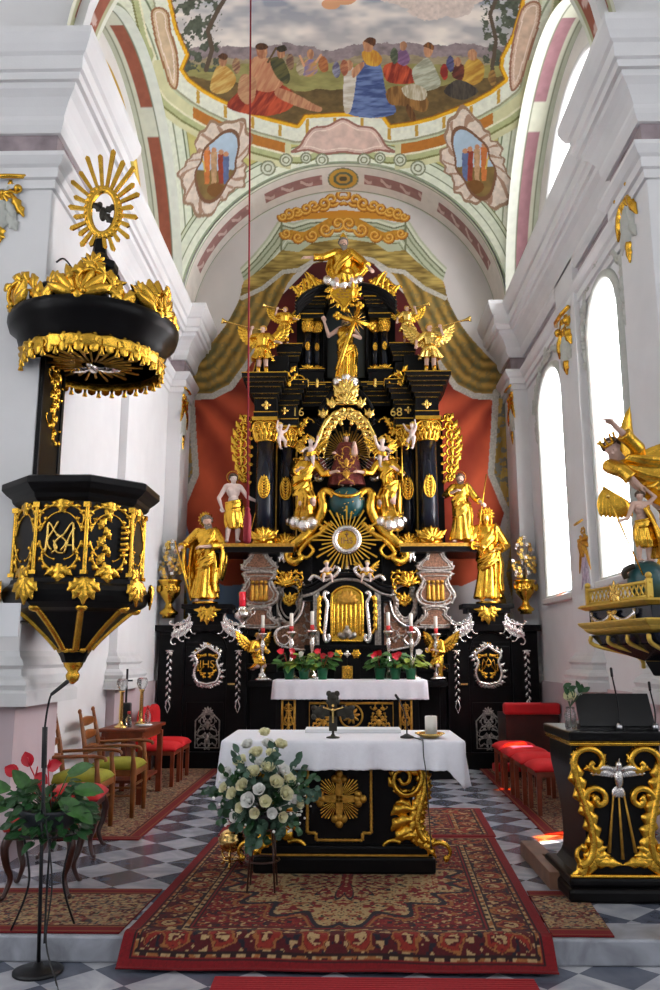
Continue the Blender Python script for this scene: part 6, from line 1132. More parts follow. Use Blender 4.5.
def rose(m, c, d, r):   # whorled petals around an axis
    d = V(d).normalized(); u = d.orthogonal().normalized(); w = d.cross(u)
    for ring, (n, rr_, h, o) in enumerate(((5, 1.0, .55, 1.0), (5, .74, .8, .66), (4, .48, .95, .36), (3, .26, 1.0, .14))):
        for i in range(n):
            a = 2 * pi * (i + .5 * (ring % 2)) / n + ring * .4; e = u * cos(a) + w * sin(a); t = u * -sin(a) + w * cos(a); vs = []
            for j in range(4):
                s_ = j / 3
                for k in range(5): q = (k - 2) / 2; vs.append(V(c) + d * r * (h * s_ * (1 - .12 * q * q) - .2 * (1 - s_)) + e * r * (o * (.45 + .55 * s_) + (.12 * s_ ** 3 if ring < 2 else 0)) * (1 - .22 * q * q) + t * r * q * rr_ * .72 * (.5 + .5 * sin(pi * (.2 + .6 * s_))))
            m.add(vs, [(j * 5 + k, j * 5 + k + 1, (j + 1) * 5 + k + 1, (j + 1) * 5 + k) for j in range(3) for k in range(4)])
    m.ell(V(c) + d * r * .3, r * .4, n=8, m=6)
RP = [(230, 772), (243, 760), (258, 752), (268, 744), (265, 733), (281, 745), (248, 745), (256, 770), (270, 765), (284, 768), (290, 777), (278, 779), (262, 786), (246, 782), (236, 790), (252, 796), (268, 797), (287, 790), (294, 795), (227, 785), (244, 803), (274, 808), (300, 800), (272, 752), (262, 760), (258, 808), (284, 812), (238, 812)]
for i, (px, py) in enumerate(RP):
    c = P(px, py, bc.y); dx = c.x - bc.x; dzz = c.z - .58; dep = -.16 * sqrt(max(0, 1 - (dx / .36) ** 2 - (dzz / .36) ** 2)) - .03; c.y += dep; d = V((dx * 1.6, -.35, dzz * 1.3 + .12)); m = MB(); rose(m, c, d, rr.uniform(.038, .050) if i < 18 else .034); m.build('rose', 'rose' if i % 3 else 'rosewhite', bq)
m = MB()
for i in range(90):
    a = rr.uniform(0, 2 * pi); q = rr.uniform(.2, 1) ** .6; c = V((bc.x + .33 * q * cos(a), bc.y + rr.uniform(-.2, .05), .58 + .3 * q * sin(a) * (1.1 if sin(a) > 0 else .8))); m.ell(c, rr.uniform(.007, .012), n=6, m=4)
    if i % 3 == 0: m.tube([c, V((bc.x, bc.y, .5))], .0015, 4)
o = m.build('filler_blossom', 'rosewhite', bq); o['kind'] = 'stuff'
def leafdisc(m, c, d, nrm, L, w, cup=.15):   # a single cupped leaf with a midrib
    d = V(d).normalized(); n_ = V(nrm); n_ = (n_ - d * n_.dot(d)).normalized(); t = d.cross(n_); vs = []
    for j in range(6):
        s_ = j / 5; ww = w * max(.06, sin(pi * (s_ * .92 + .06)) ** .75) / 2
        for q in (-1, -.5, 0, .5, 1): vs.append(V(c) + d * L * s_ + t * ww * q + n_ * (cup * w * (abs(q) - .3) - .25 * L * s_ * s_))
    m.add(vs, [(j * 5 + k, j * 5 + k + 1, (j + 1) * 5 + k + 1, (j + 1) * 5 + k) for j in range(5) for k in range(4)])
m = MB(); m2 = MB()
for i in range(64):
    a = rr.uniform(0, 2 * pi); L = rr.uniform(.22, .44) * (1.0 if sin(a) > -.4 else .8); e = V((bc.x + L * cos(a) * .95, bc.y + rr.uniform(-.22, .12), .56 + L * sin(a) * (.95 if sin(a) > 0 else .75))); o = V((bc.x, bc.y, .50)); (m if i % 3 else m2).tube([o, o + (e - o) * .5 + V((0, -.03, .03)), e], .003, 4)
    for j in range(8):
        t = .3 + .7 * j / 7; p_ = o + (e - o) * t + V((0, -.03, .03)) * (1 - abs(2 * t - 1)); dd = (e - o).normalized(); sd = V((rr.uniform(-1, 1), rr.uniform(-1, .4), rr.uniform(-1, 1))); leafdisc(m if i % 3 else m2, p_, dd * .4 + sd * .8, (rr.uniform(-.5, .5), -1, .4), rr.uniform(.04, .07), rr.uniform(.035, .055))
for mm, mt in ((m, 'eucalyptus'), (m2, 'leafdark')): o = mm.build('foliage', mt, bq); o['kind'] = 'stuff'
# brass incense burner
c = PZ(231, 866, .012); ib = thing('incense_burner', 'small brass incense bowl on three legs, left of the altar plinth', 'incense burner', (c.x, c.y, .012)); m = MB(); m.lathe([(.03, .10), (.075, .12), (.095, .16), (.10, .20), (.085, .215), (.09, .225), (.06, .25), (.02, .262), (.012, .28)], 24, c=(c.x, c.y, .012)); m.build('bowl', 'brass', ib)
for i in range(3): a = 2 * pi * i / 3 + .5; m = MB(); m.tube(smooth3([(c.x + .05 * cos(a), c.y + .05 * sin(a), .14), (c.x + .09 * cos(a), c.y + .09 * sin(a), .10), (c.x + .06 * cos(a), c.y + .06 * sin(a), .05), (c.x + .09 * cos(a), c.y + .09 * sin(a), .018)], 4), .010, 7); m.build('leg', 'brass', ib)
m = MB(); m.tube([(c.x + .06 * cos(2 * pi * i / 20), c.y + .06 * sin(2 * pi * i / 20), .06) for i in range(20)], .006, 6, closed=True); m.build('ring', 'brass', ib)
# ------------------------------------------------------------ carpets
PAL = dict(red=(112, 7, 16), dred=(74, 7, 14), cream=(168, 140, 98), navy=(24, 20, 32), gold=(140, 88, 44), rust=(128, 34, 24), green=(64, 66, 44), dark=(34, 12, 14))
def persian(U, Vv, W, H, seed, mode='big'):
    # U,Vv in metres from the centre of a W x H carpet
    x = np.abs(U); y = np.abs(Vv) if mode != 'runner' else Vv; e = np.minimum(W / 2 - np.abs(U), H / 2 - np.abs(Vv)); col = np.zeros(U.shape + (3,)); L = {k: lin(v) for k, v in PAL.items()}
    n = lambda s, q: hn(x * s + 50, y * s + 50, q + seed); tile = lambda p, q: (np.sin(x * p + q) * np.sin(y * p + q * .7))
    col[:] = L['red']
    fl = lambda mask, c, cond: put(col, mask & cond, L[c])
    if mode == 'big':
        f = e > .36; put(col, f, L['dred']); fl(f, 'red', n(26, 1) > .42); fl(f, 'cream', n(52, 2) > .76); fl(f, 'navy', n(50, 3) > .76); fl(f, 'gold', n(56, 4) > .82); fl(f, 'rust', n(40, 9) > .78)
        md = (x / (W * .33)) ** 1.5 + (y / (H * .33)) ** 1.4 + .16 * np.sin(np.arctan2(y, x) * 16); k = f & (md < 1.); put(col, k, L['cream']); fl(k, 'gold', n(44, 5) > .74); fl(k, 'rust', n(52, 6) > .76); fl(k, 'navy', n(54, 7) > .80); fl(k, 'red', (n(26, 8) > .74)); fl(k, 'green', n(60, 12) > .84); put(col, f & (np.abs(md - 1.03) < .05), L['navy']); put(col, f & (np.abs(md - 1.16) < .03), L['gold'])
        k = md < .20; put(col, k, L['red']); fl(k, 'cream', n(40, 10) > .6); put(col, np.abs(md - .22) < .03, L['navy'])
        b = (e > .10) & (e < .30); put(col, b, L['dred']); per = np.where(W / 2 - np.abs(U) < H / 2 - np.abs(Vv), Vv, U); ph = np.abs(((per / .26) % 1) - .5); r_ = np.hypot(ph * .26, e - .20) + .045 * (n(34, 16) - .5); fl(b, 'gold', np.abs(r_ - .075) < .007); fl(b, 'cream', (r_ < .04) & (n(60, 15) > .45)); fl(b, 'rust', (r_ > .045) & (r_ < .066)); fl(b, 'cream', (r_ > .09) & (n(40, 11) > .66)); fl(b, 'navy', (r_ > .09) & (n(40, 13) > .72))
        for a0, a1 in ((.075, .10), (.30, .335)): b = (e > a0) & (e < a1); put(col, b, L['cream']); fl(b, 'dark', (np.sin(per * 75) > .25) & (np.abs(e - (a0 + a1) / 2) < .009)); fl(b, 'gold', n(30, 14) > .62)
        for a0 in (.065, .10, .295, .335, .36): put(col, np.abs(e - a0) < .006, L['dark'])
        put(col, (e > .345) & (e < .355), L['red']); put(col, e < .06, L['red'] * 1.05)
    else:
        f = e > 0; put(col, f, lin((142, 118, 92))); fl(f, 'dred', n(36, 1) > .60); fl(f, 'cream', n(48, 2) > .60); put(col, f & (n(56, 3) > .72), lin((60, 52, 56))); put(col, f & (n(60, 4) > .74), lin((150, 104, 76))); fl(f, 'green', n(64, 6) > .80); put(col, f & (n(44, 5) > .76), lin((120, 56, 46)))
    return col * (.75 + .5 * hn(U * 160, Vv * 160, 5))[..., None]
def border_strip(col, d, w=.12):   # d: distance from the bordered edge
    for a0, a1, c_ in ((0, .02, 'red'), (.02, .03, 'gold'), (.03, .10, 'red'), (.10, .112, 'gold'), (.112, .13, 'dred')): put(col, (d >= a0) & (d < a1), lin(PAL[c_]))
def carpet(name, label, corners, nu, nv, mode, seed, z=.010, cb=None):
    # corners: front-left, front-right, back-right, back-left on the floor
    a, b, c, d = [V((*q, 0)) for q in corners]; u, v = np.meshgrid(np.linspace(0, 1, nu), np.linspace(0, 1, nv)); lp = lambda i: (a[i] * (1 - u) + b[i] * u) * (1 - v) + (d[i] * (1 - u) + c[i] * u) * v
    X, Y = lp(0), lp(1); W, H = (b - a).length, (d - a).length; sh_ = .075 * np.minimum(1, v * H / .16) * (1 - v) if cb is cb_big else 0; col = persian((u - .5) * W, (v - .5) * H + sh_, W, H, seed, mode); Z = np.full(X.shape, z)
    if cb: Z = cb(X, Y, u * W, v * H, W, H, col, Z)
    o = paint_obj(name, X, Y, Z, col, 'carpet'); k = o.modifiers.new('t', 'SOLIDIFY'); k.thickness = .008; k.offset = -1; return tag(o, label, 'carpet')
def cb_big(X, Y, u, v, W, H, col, Z): # hangs over the step at its front edge
    t = np.clip((4.985 - Y) / .125, 0, 1); Y -= 0; Z = Z - .005 - .125 * t ** 1.2; Z += .012 * np.exp(-((Y - 5.02) / .05) ** 2) + .004 * np.sin(X * 9) * np.exp(-((Y - 5.0) / .2) ** 2); return Z
carpet('carpet', 'big red patterned carpet with cream medallion under the altar, hanging over the step', [(-1.275, 4.845), (1.125, 4.83), (1.262, 7.58), (-1.165, 7.52)], 420, 480, 'big', 3, .018, cb_big)
carpet('carpet', 'second red patterned carpet behind the altar, ahead of the altar table', [(-1.15, 7.60), (1.285, 7.62), (1.35, 8.95), (-1.15, 8.95)], 300, 170, 'big', 7, .010)
def cb_r(side):
    def f(X, Y, u, v, W, H, col, Z): border_strip(col, (W - u) if side < 0 else u); border_strip(col, v * 1.); return Z
    return f
carpet('carpet_runner', 'beige patterned runner with red edge along the left wall under the table', [(-2.72, 7.42), (-1.80, 7.42), (-1.77, 11.9), (-2.72, 11.9)], 180, 700, 'runner', 11, .010, cb_r(-1))
carpet('carpet_runner', 'beige patterned runner with red edge along the right wall under the red seats', [(1.73, 7.72), (2.72, 7.72), (2.76, 11.95), (1.82, 11.95)], 180, 700, 'runner', 13, .010, cb_r(1))
def cb_f(X, Y, u, v, W, H, col, Z): border_strip(col, v); border_strip(col, H - v); return Z
carpet('carpet_runner', 'beige patterned carpet strip on the step edge left of the big carpet', [(-3.3, 5.03), (-1.31, 5.03), (-1.26, 5.92), (-3.3, 5.92)], 330, 150, 'runner', 17, .010, cb_f)
carpet('carpet_runner', 'beige patterned carpet strip on the step edge before the black lectern', [(1.145, 5.03), (1.49, 5.03), (1.56, 5.93), (1.19, 5.93)], 70, 150, 'runner', 19, .010, cb_f)
m = MB(); 
for i in range(40): y0 = 3.7 + 1.10 * i / 40; m.boxb(-.72, .98, y0, y0 + .022, -.138, -.130)
m.boxb(-.72, .98, 3.7, 4.8, -.139, -.133); tag(m.build('floor_mat', 'redmat'), 'plain red ribbed mat on the lower floor before the big carpet', 'mat')
# ------------------------------------------------------------ candlesticks and pots on the altar table
def candlestick(px, yb, yt, Y, lab, flip=0):
    b0 = P(px, yb, Y); H = P(px, yt, Y).z - b0.z; o = thing('candlestick', lab[0], 'candlestick', tuple(b0), 'candlesticks on the altar'); del o['group']; m = MB(); prof = [(.095, 0), (.095, .015), (.065, .03), (.045, .05), (.05, .07), (.025, .09), (.02, .16), (.032, .19), (.036, .21), (.02, .24), (.016, .32), (.026, .38), (.034, .43), (.022, .47), (.018, .50), (.04, .53), (.06, .56), (.062, .575), (.03, .58)]; k = H * .72 / .58
    m.lathe([(r * 1.2, z * k) for r, z in prof], 18, c=tuple(b0), mod=lambda a, z: 1 + (.18 * cos(3 * a) if z < .06 * k else 0)); m.build('stem', 'silver', o)
    for i in range(3): a = 2 * pi * i / 3; m = MB(); m.ell((b0.x + .078 * cos(a), b0.y + .078 * sin(a), b0.z + .014), (.024, .024, .016)); m.build('foot', 'silver', o)
    c = thing('candle', lab[1], 'candle', (b0.x, b0.y, b0.z + .575 * k)); z = b0.z + .575 * k; m = MB(); m.lathe([(.026, 0), (.026, H * .28), (.008, H * .285)], 14, c=(b0.x, b0.y, z)); m.build('wax', 'wax', c); m = MB(); m.lathe([(.029, .0), (.029, .075), (.026, .075)], 14, c=(b0.x, b0.y, z)); m.build('band', 'redwax', c)
NM = ['far left', 'second from left', 'third from left', 'third from right', 'second from right', 'far right']
for i, (px, yb, yt, Y) in enumerate(((262, 680, 615, 11.68), (291, 679, 613, 11.55), (312, 679, 611, 11.55), (389, 679, 612, 11.55), (412, 679, 613, 11.55), (437, 679, 616, 11.68))): candlestick(px, yb, yt, Y, ('silver candlestick, %s of the six by the golden niche' % NM[i], 'white candle with red band, %s of the six by the golden niche' % NM[i]))
def pot(px, py, Y, lab, seed, lime=False, hs=1.):
    b0 = P(px, py, Y); r = random.Random(seed); o = thing('potted_plant', lab, 'potted plant', tuple(b0)); m = MB(); m.lathe([(.055, 0), (.075, .13), (.08, .13), (.08, .15), (.07, .15), (.06, .13)], 18, c=tuple(b0)); m.build('pot', 'pot', o); m = MB(); fl = MB()
    for i in range(26):
        a = r.uniform(0, 2 * pi); e = r.uniform(.2, 1.3); t = b0 + V((0, 0, .14)) + V((cos(a) * cos(e), sin(a) * cos(e) * .6, sin(e))) * r.uniform(.10, .24) * hs; m.tube([b0 + V((0, 0, .12)), t], .004, 4); leafdisc(m, t, (cos(a), sin(a) * .6, -.1 + r.uniform(-.3, .3)), (0, -.5, 1), r.uniform(.10, .16), r.uniform(.07, .10))
    m.build('foliage', 'leaflime' if lime else 'leaf', o)
    for i in range(3 if not lime else 1):
        t = b0 + V((r.uniform(-.1, .1), r.uniform(-.08, 0), r.uniform(.28, .38))); fl = MB(); fl.tube([b0 + V((0, 0, .12)), t], .004, 4); leafdisc(fl, t, (r.uniform(-1, 1), -.4, .3), (0, -1, .4), .09, .085); fl.ell(t + V((0, -.015, .03)), (.006, .006, .022), n=6, m=5); fl.build('flower', 'flowerred' if not lime else 'rosewhite', o)
for i, (px, d, lm) in enumerate(((289, 'leftmost', 0), (304, 'second from left', 1), (322.5, 'third from left', 0), (380, 'third from right', 0), (395.5, 'second from right', 0), (411, 'rightmost', 1))): pot(px, 679.5, 11.38, 'green pot plant with %s flowers, %s of the six on the altar cloth' % ('red' if not lm else 'pale', d), 20 + i, lm)
# ================================================================ the pulpit
PC = V((-2.22, 6.72, 0)); R8 = Matrix.Rotation(radians(22.5), 4, 'Z')
pul = thing('pulpit', 'black and gold octagonal pulpit with sounding board on the left pier', 'pulpit', (-2.3, 6.75, 1.4))
TP = Matrix.Translation(PC) @ R8
def oct_(nm, prof, m='black', bev=.006, n=8, T=TP, par=None): b = MB(); b.lathe(prof, n, T=T, sm=(n > 8)); return b.build(nm, m, par or pul, bevel=bev)
oct_('basin', [(.50, 2.12), (.51, 2.20), (.51, 2.74), (.52, 2.76)])
oct_('rim', [(.52, 2.74), (.55, 2.77), (.56, 2.80), (.60, 2.83), (.64, 2.87), (.64, 2.92), (.60, 2.935), (.5, 2.935)])
oct_('lower_moulding', [(.44, 1.90), (.50, 1.92), (.56, 1.96), (.58, 2.01), (.585, 2.05), (.56, 2.09), (.53, 2.11), (.52, 2.15)])
oct_('bowl', [(.09, 1.50), (.11, 1.55), (.15, 1.62), (.22, 1.70), (.32, 1.80), (.42, 1.89), (.46, 1.91)])
g = MB(); g.lathe([(.01, 1.33), (.045, 1.36), (.055, 1.40), (.04, 1.43), (.07, 1.47), (.085, 1.52), (.08, 1.56), (.13, 1.585), (.14, 1.61), (.10, 1.62)], 20, c=(PC.x, PC.y, 0), mod=lambda a, z: 1 + .06 * cos(10 * a)); g.build('finial', 'gold', pul)
for i in range(8):
    a = radians(22.5 + 45 * i); 
    if cos(a) * .4 - sin(a) < -.9: continue
    g = MB(); pts = [V((PC.x + r * cos(a), PC.y + r * sin(a), z)) for r, z in ((.13, 1.61), (.16, 1.65), (.23, 1.725), (.33, 1.82), (.43, 1.905), (.47, 1.93))]; g.tube(smooth3(pts, 4), [.030] * 21, 8); g.ell(pts[-1] + V((0, 0, -.01)), (.05, .05, .035)); g.build('gilt_rib', 'gold', pul)
def face(i, z, out=0.):   # frame on the middle of octagon face i (0 faces +x), at the basin radius
    a = radians(45 * i); r = .51 * cos(radians(22.5)) + .004 + out; return Fr((PC.x + r * cos(a), PC.y + r * sin(a), z), (-sin(a), cos(a), 0))
for i in (-3, -2, -1, 0):
    z = 2.45; f = face(i, z); g = MB()
    def half(m, q):
        scroll(m, q, (.02, .26), .1, .26, -5.5, .016, 3, 3); scroll(m, q, (.165, .05), 1.9, .22, 2.5, .013, 2, 4); scroll(m, q, (.02, -.26), .2, .26, 5.5, .016, 3, 3); scroll(m, q, (.165, -.02), -1.8, .2, -3.5, .012, 2, 3); scroll(m, q, (.14, .2), -.3, .16, -9, .011, 2, 3)
    sym(g, f, half); leaf(g, f, (0, .20), pi / 2, .14, .11, .03, 3); leaf(g, f, (0, -.20), -pi / 2, .16, .11, .03, 3); [leaf(g, f, (0, -.22), -pi / 2 + w, .13, .07, .025, 3) for w in (-1, 1)]; fo = g.build('gold_foliage', 'gold', pul)
    if i == -2:
        g = MB(); [strand(g, f, smooth_poly(q, 4, False), .010, h=.012) for q in ([(-.02, .13), (-.06, .05), (-.10, -.03), (-.06, -.10)], [(-.11, -.12), (-.10, .02), (-.09, .12), (0, -.0), (.09, .12), (.10, .02), (.11, -.12)], [(.04, -.12), (.07, .0), (.11, .08)], [(-.05, -.02), (-.02, -.08), (-.06, -.12)], [(.05, -.06), (.10, -.06)], [(-.03, .03), (.05, -.03), (.01, -.1)], [(.03, .03), (-.04, -.04), (-.02, -.11), (.03, -.12)])]; g.build('monogram', 'goldpale', fo)
    if i == -1:
        g = MB(); [leaf(g, f, (-.04, .24 - .07 * k_), -pi / 2 + .5 * (-1) ** k_, .11, .07, .025, 3) for k_ in range(7)]; [g.tube([f(.09, -.12 + .045 * k_, .02), f(.15, -.11 + .045 * k_, .03)], .016, 6) for k_ in range(6)]; g.build('book_relief', 'gold', fo)
for i in range(-4, 2):
    a = radians(22.5 + 45 * i); r = .515; g = MB(); c = V((PC.x + r * cos(a), PC.y + r * sin(a), 0)); g.cap(c + V((0, 0, 2.19)), c + V((0, 0, 2.71)), .017); g.boxb(c.x - .025, c.x + .025, c.y - .025, c.y + .025, 2.69, 2.73); g.boxb(c.x - .025, c.x + .025, c.y - .025, c.y + .025, 2.17, 2.2); g.build('gilt_strip', 'gold', pul)
    for zz in (1.0,):
        n_ = V((cos(a), sin(a), 0)); fr = Fr(c + n_ * .07 + V((0, 0, 2.10)), (-sin(a), cos(a), 0)); g = MB(); [leaf(g, fr, (0, .03), -pi / 2 + w, .20 - .05 * abs(w), .09, .035, 3) for w in (-.9, -.45, 0, .45, .9)]; g.build('acanthus_drop', 'gold', pul)
# back board on the pier
m = MB(); m.boxb(-2.61, -2.57, 6.56, 7.05, 2.9, 4.6); m.build('backboard', 'black', pul, bevel=.01); m = MB(); m.boxb(-2.58, -2.555, 6.54, 6.60, 2.9, 4.6); m.boxb(-2.58, -2.555, 7.01, 7.07, 2.9, 4.6)
m.build('backboard_frame', 'black', pul, bevel=.008); f = Fr((-2.565, 6.84, 3.95), (0, 1, 0)); g = MB(); r = random.Random(3)
for i in range(13): w = .13 * (1 - i / 16); [leaf(g, f, ((-1) ** i * .03, .36 - .068 * i), -pi / 2 + q * (.9 - .03 * i), .17 * (1 - i / 22), w * .8, .03, 3) for q in (-1, 0, 1)]
[scroll(g, f, (0, .3 - .2 * i), -1.2 + .2 * (-1) ** i, .3, 7 * (-1) ** i, .014, 3, 3) for i in range(5)]; g.ell(f(0, .30, .03), .05); g.build('hanging_foliage', 'gold', pul)
# sounding board
SC = V((-2.20, 6.72, -.06)); TS = Matrix.Translation(SC) @ R8
oct_('canopy_cornice', [(.55, 4.10), (.58, 4.12), (.60, 4.17), (.62, 4.19), (.64, 4.26), (.70, 4.31), (.72, 4.37), (.72, 4.42), (.66, 4.44), (.3, 4.46)], T=TS, n=32, bev=0)
oct_('canopy_ceiling', [(.56, 4.10), (.56, 4.12)], T=TS, n=32, bev=0)
g = MB(); g.lathe([(.575, 4.04), (.60, 4.06), (.59, 4.10), (.61, 4.13), (.585, 4.155), (.56, 4.12), (.575, 4.04)], 48, caps=False, c=(SC.x, SC.y, SC.z), mod=lambda a, z: 1 + .025 * cos(24 * a)); ln = MB()
for i in range(30):
    a = 2 * pi * i / 30; n_ = V((cos(a), sin(a), 0)); fr = Fr(SC + n_ * .585 + V((0, 0, 4.08)), (-sin(a), cos(a), 0)); leaf(g, fr, (0, .0), -pi / 2, .085, .10, .02, 1); leaf(g, fr, (0, .0), pi / 2, .09, .09, .02, 2)
g.build('lambrequin', 'gold', pul)
for i in range(30): a = 2 * pi * (i + .5) / 30; n_ = V((cos(a), sin(a), 0)); g = MB(); c = SC + n_ * .585; g.lathe([(.006, 4.05), (.006, 3.99), (.016, 3.985), (.012, 3.965), (.024, 3.92), (.005, 3.915)], 8, c=(c.x, c.y, 0)); g.build('tassel', 'gold', pul)
g = MB()
for i in range(28): a = 2 * pi * i / 28; L = .42 if i % 2 else .33; g.tube([SC + V((cos(a) * .10, sin(a) * .10, 4.085)), SC + V((cos(a) * L, sin(a) * L, 4.09))], [.009, .013], 5)
g.build('ray_glory', 'goldflat', pul); g = MB(); c = SC + V((0, 0, 4.06)); g.ell(c, (.05, .09, .035)); g.ell(c + V((0, -.1, 0)), .03); [leaf(g, Fr(c, (1, 0, 0), (0, 1, 0)), (q * .03, 0), pi / 2 - q * 1.2, .2, .1, -.03, 3) for q in (-1, 1)]; g.build('dove', 'silver', pul)
oct_('canopy_crown', [(.10, 4.44), (.11, 4.7), (.08, 4.86), (.12, 4.92), (.17, 4.97), (.17, 5.03), (.12, 5.05), (.07, 5.12), (.05, 5.26)], T=TS, n=8)
for i in range(8):
    a = 2 * pi * i / 8 + .2; u = V((cos(a), sin(a), 0)); q = smooth3([SC + u * .60 + V((0, 0, 4.47)), SC + u * .52 + V((0, 0, 4.62)), SC + u * .36 + V((0, 0, 4.60)), SC + u * .22 + V((0, 0, 4.72)), SC + u * .15 + V((0, 0, 4.93))], 5); m = MB(); m.tube(q, [.05 - .02 * j / len(q) for j in range(len(q))], 8); m.ell(q[0] + V((0, 0, .03)), .065); m.build('volute', 'black', pul)
for i in range(12):
    a = 2 * pi * i / 12 + .1; u = V((cos(a), sin(a), 0)); fr = Fr(SC + u * .64 + V((0, 0, 4.43)), (-sin(a), cos(a), 0)); g = MB(); big_ = i % 2
    if big_: shell(g, fr, (0, 0), .31, pi / 2, 2.4, 7); [scroll(g, fr, (q * .02, .02), pi / 2 - q * 1.2, .3, q * 8., .02, 3, 3) for q in (-1, 1)]
    else: [leaf(g, fr, (0, .0), pi / 2 + w, .22 - .05 * abs(w), .10, .04, 3, w * .5) for w in (-.7, .7)]; scroll(g, fr, (-.05, .0), 1.5, .62, 4.2, .026, 5, 3); scroll(g, fr, (.08, .0), 1.4, .4, -5, .022, 4, 3)
    g.build('gilt_crest', 'gold', pul)
for i, a in enumerate((-2.3, -1.2, -.2)): u = V((cos(a), sin(a), 0)); fr = Fr(SC + u * .42 + V((0, 0, 4.62)), (-sin(a), cos(a), 0)); g = MB(); shell(g, fr, (0, .04), .16, pi / 2, 4.5, 9); [leaf(g, fr, (0, .02), pi / 2 + w, .22, .09, .04, 3) for w in (-1.3, 1.3)]; g.build('gilt_crest', 'gold', pul)
g = MB(); fr = Fr(SC + V((.0, -.17, 4.96))); shell(g, fr, (0, -.02), .13, pi / 2, 4, 9); g.build('gilt_crest', 'gold', pul)
wc = SC + V((.02, -.03, 5.52)); fr = Fr(wc); g = MB()
for i in range(26): t = 2 * pi * i / 26; leaf(g, fr, (.125 * cos(t), .215 * sin(t)), t + 1.2, .09, .06, .03, 2)
g.tube([fr(.125 * cos(t), .215 * sin(t), 0) for t in [2 * pi * i / 30 for i in range(30)]], .028, 8, closed=True); g.build('wreath', 'gold', pul)
for i in range(24):
    t = 2 * pi * (i + .5) / 24; 
    up = sin(t); L = .09 + .22 * max(0, up) ** 2 + .05 * (i % 2); p = (.16 * cos(t), .25 * sin(t)); d = V((cos(t), sin(t) * 1.15)).normalized(); w = V((-d.y, d.x)) * .014; g = MB(); g.prism([(p[0] - w.x, p[1] - w.y), (p[0] + d.x * L - 1.5 * w.x, p[1] + d.y * L - 1.5 * w.y), (p[0] + d.x * (L + .02), p[1] + d.y * (L + .02)), (p[0] + d.x * L + 1.5 * w.x, p[1] + d.y * L + 1.5 * w.y), (p[0] + w.x, p[1] + w.y)], fr, -.012, .012); g.build('ray', 'gold', pul)
m = MB(); m.ell(wc + V((0, 0, -.02)), (.035, .03, .07)); m.ell(wc + V((-.03, -.01, .07)), .024); [leaf(m, fr, (0, 0), w, .15, .07, .02, 3) for w in (.5, 2.4, -.9)]; m.build('eagle', 'bronze', pul)
m = MB(); m.tube(smooth3([SC + V((-.15, -.2, 4.6)), SC + V((-.12, -.25, 4.8)), SC + V((-.2, -.3, 4.93)), SC + V((-.27, -.3, 4.9))], 5), .008, 6); m.build('wire', 'blackmetal', pul)
# ------------------------------------------------------------ left side: board, microphone stand, planter
a, b_ = P(-16, 603, 6.0), P(18, 637, 6.0); nb = thing('notice_board', 'blank white board on an arm at the left edge below the pulpit', 'board', (a.x, 6.0, b_.z)); m = MB(); m.boxb(a.x, b_.x, 6.0, 6.02, b_.z, a.z); m.build('panel', 'paper', nb, bevel=.004); m = MB(); m.tube([((a.x + b_.x) / 2, 6.02, (a.z + b_.z) / 2), ((a.x + b_.x) / 2, 6.5, (a.z + b_.z) / 2)], .012, 6); m.build('arm', 'blackmetal', nb)
c = PZ(38, 972, -.14); ms = thing('microphone_stand', 'tall black microphone stand with round base on the lower floor at left', 'microphone stand', tuple(c)); m = MB(); m.lathe([(.135, 0), (.135, .012), (.11, .02), (.03, .03), (.02, .05)], 28, c=tuple(c)); m.build('base', 'blackmetal', ms)
top = P(44, 768, c.y); m = MB(); m.tube([c + V((0, 0, .02)), V((top.x, c.y, top.z))], .011, 8); m.build('pole', 'blackmetal', ms); t2 = P(45, 727, c.y); m = MB(); m.tube([V((top.x, c.y, top.z)), t2], .016, 8); m.build('grip', 'blackplastic', ms)
q = [t2, P(47, 712, c.y), P(50, 698, c.y), P(53, 692, c.y)]; m = MB(); m.tube(smooth3(q, 5), .006, 7); m.build('gooseneck', 'blackmetal', ms); m = MB(); m.cap(P(52, 694, c.y), P(67, 682, c.y + .05), .010, .013); m.build('microphone', 'blackplastic', ms)
m = MB(); m.tube(smooth3([P(46, 740, c.y - .02), P(44, 800, c.y - .03), P(52, 880, c.y - .04), P(46, 940, c.y - .05), V((c.x + .15, c.y - .15, -.13)), V((c.x + .22, c.y - .3, -.135))], 8), .005, 6); m.build('cable', 'blackplastic', ms)
c = V((-1.74, 5.02, .012)); zt = P(45, 830, c.y).z; ps = thing('plant_stand', 'thin wire plant stand holding the red flowered plant at left', 'plant stand', tuple(c)); m = MB(); m.tube([(c.x + .17 * cos(2 * pi * i / 28), c.y + .17 * sin(2 * pi * i / 28), zt - .01) for i in range(28)], .007, 6, closed=True); m.build('ring', 'blackmetal', ps)
for i in range(3): a = 2 * pi * i / 3 + .9; m = MB(); m.tube(smooth3([c + V((.17 * cos(a), .17 * sin(a), zt - .02)), c + V((.11 * cos(a), .11 * sin(a), zt * .55)), c + V((.13 * cos(a), .13 * sin(a), zt * .3)), c + V((.20 * cos(a), .20 * sin(a), .0))], 5), .007, 6); m.build('leg', 'blackmetal', ps)
pl = thing('potted_anthurium', 'bushy green plant with red flowers in a dark bowl on the wire stand', 'potted plant', (c.x, c.y, zt)); m = MB(); m.lathe([(.10, 0), (.16, .05), (.185, .11), (.19, .125), (.17, .125), (.15, .10)], 28, c=(c.x, c.y, zt)); m.build('bowl', 'terracotta', pl); r = random.Random(5); m = MB(); o3 = V((c.x, c.y, zt + .1))
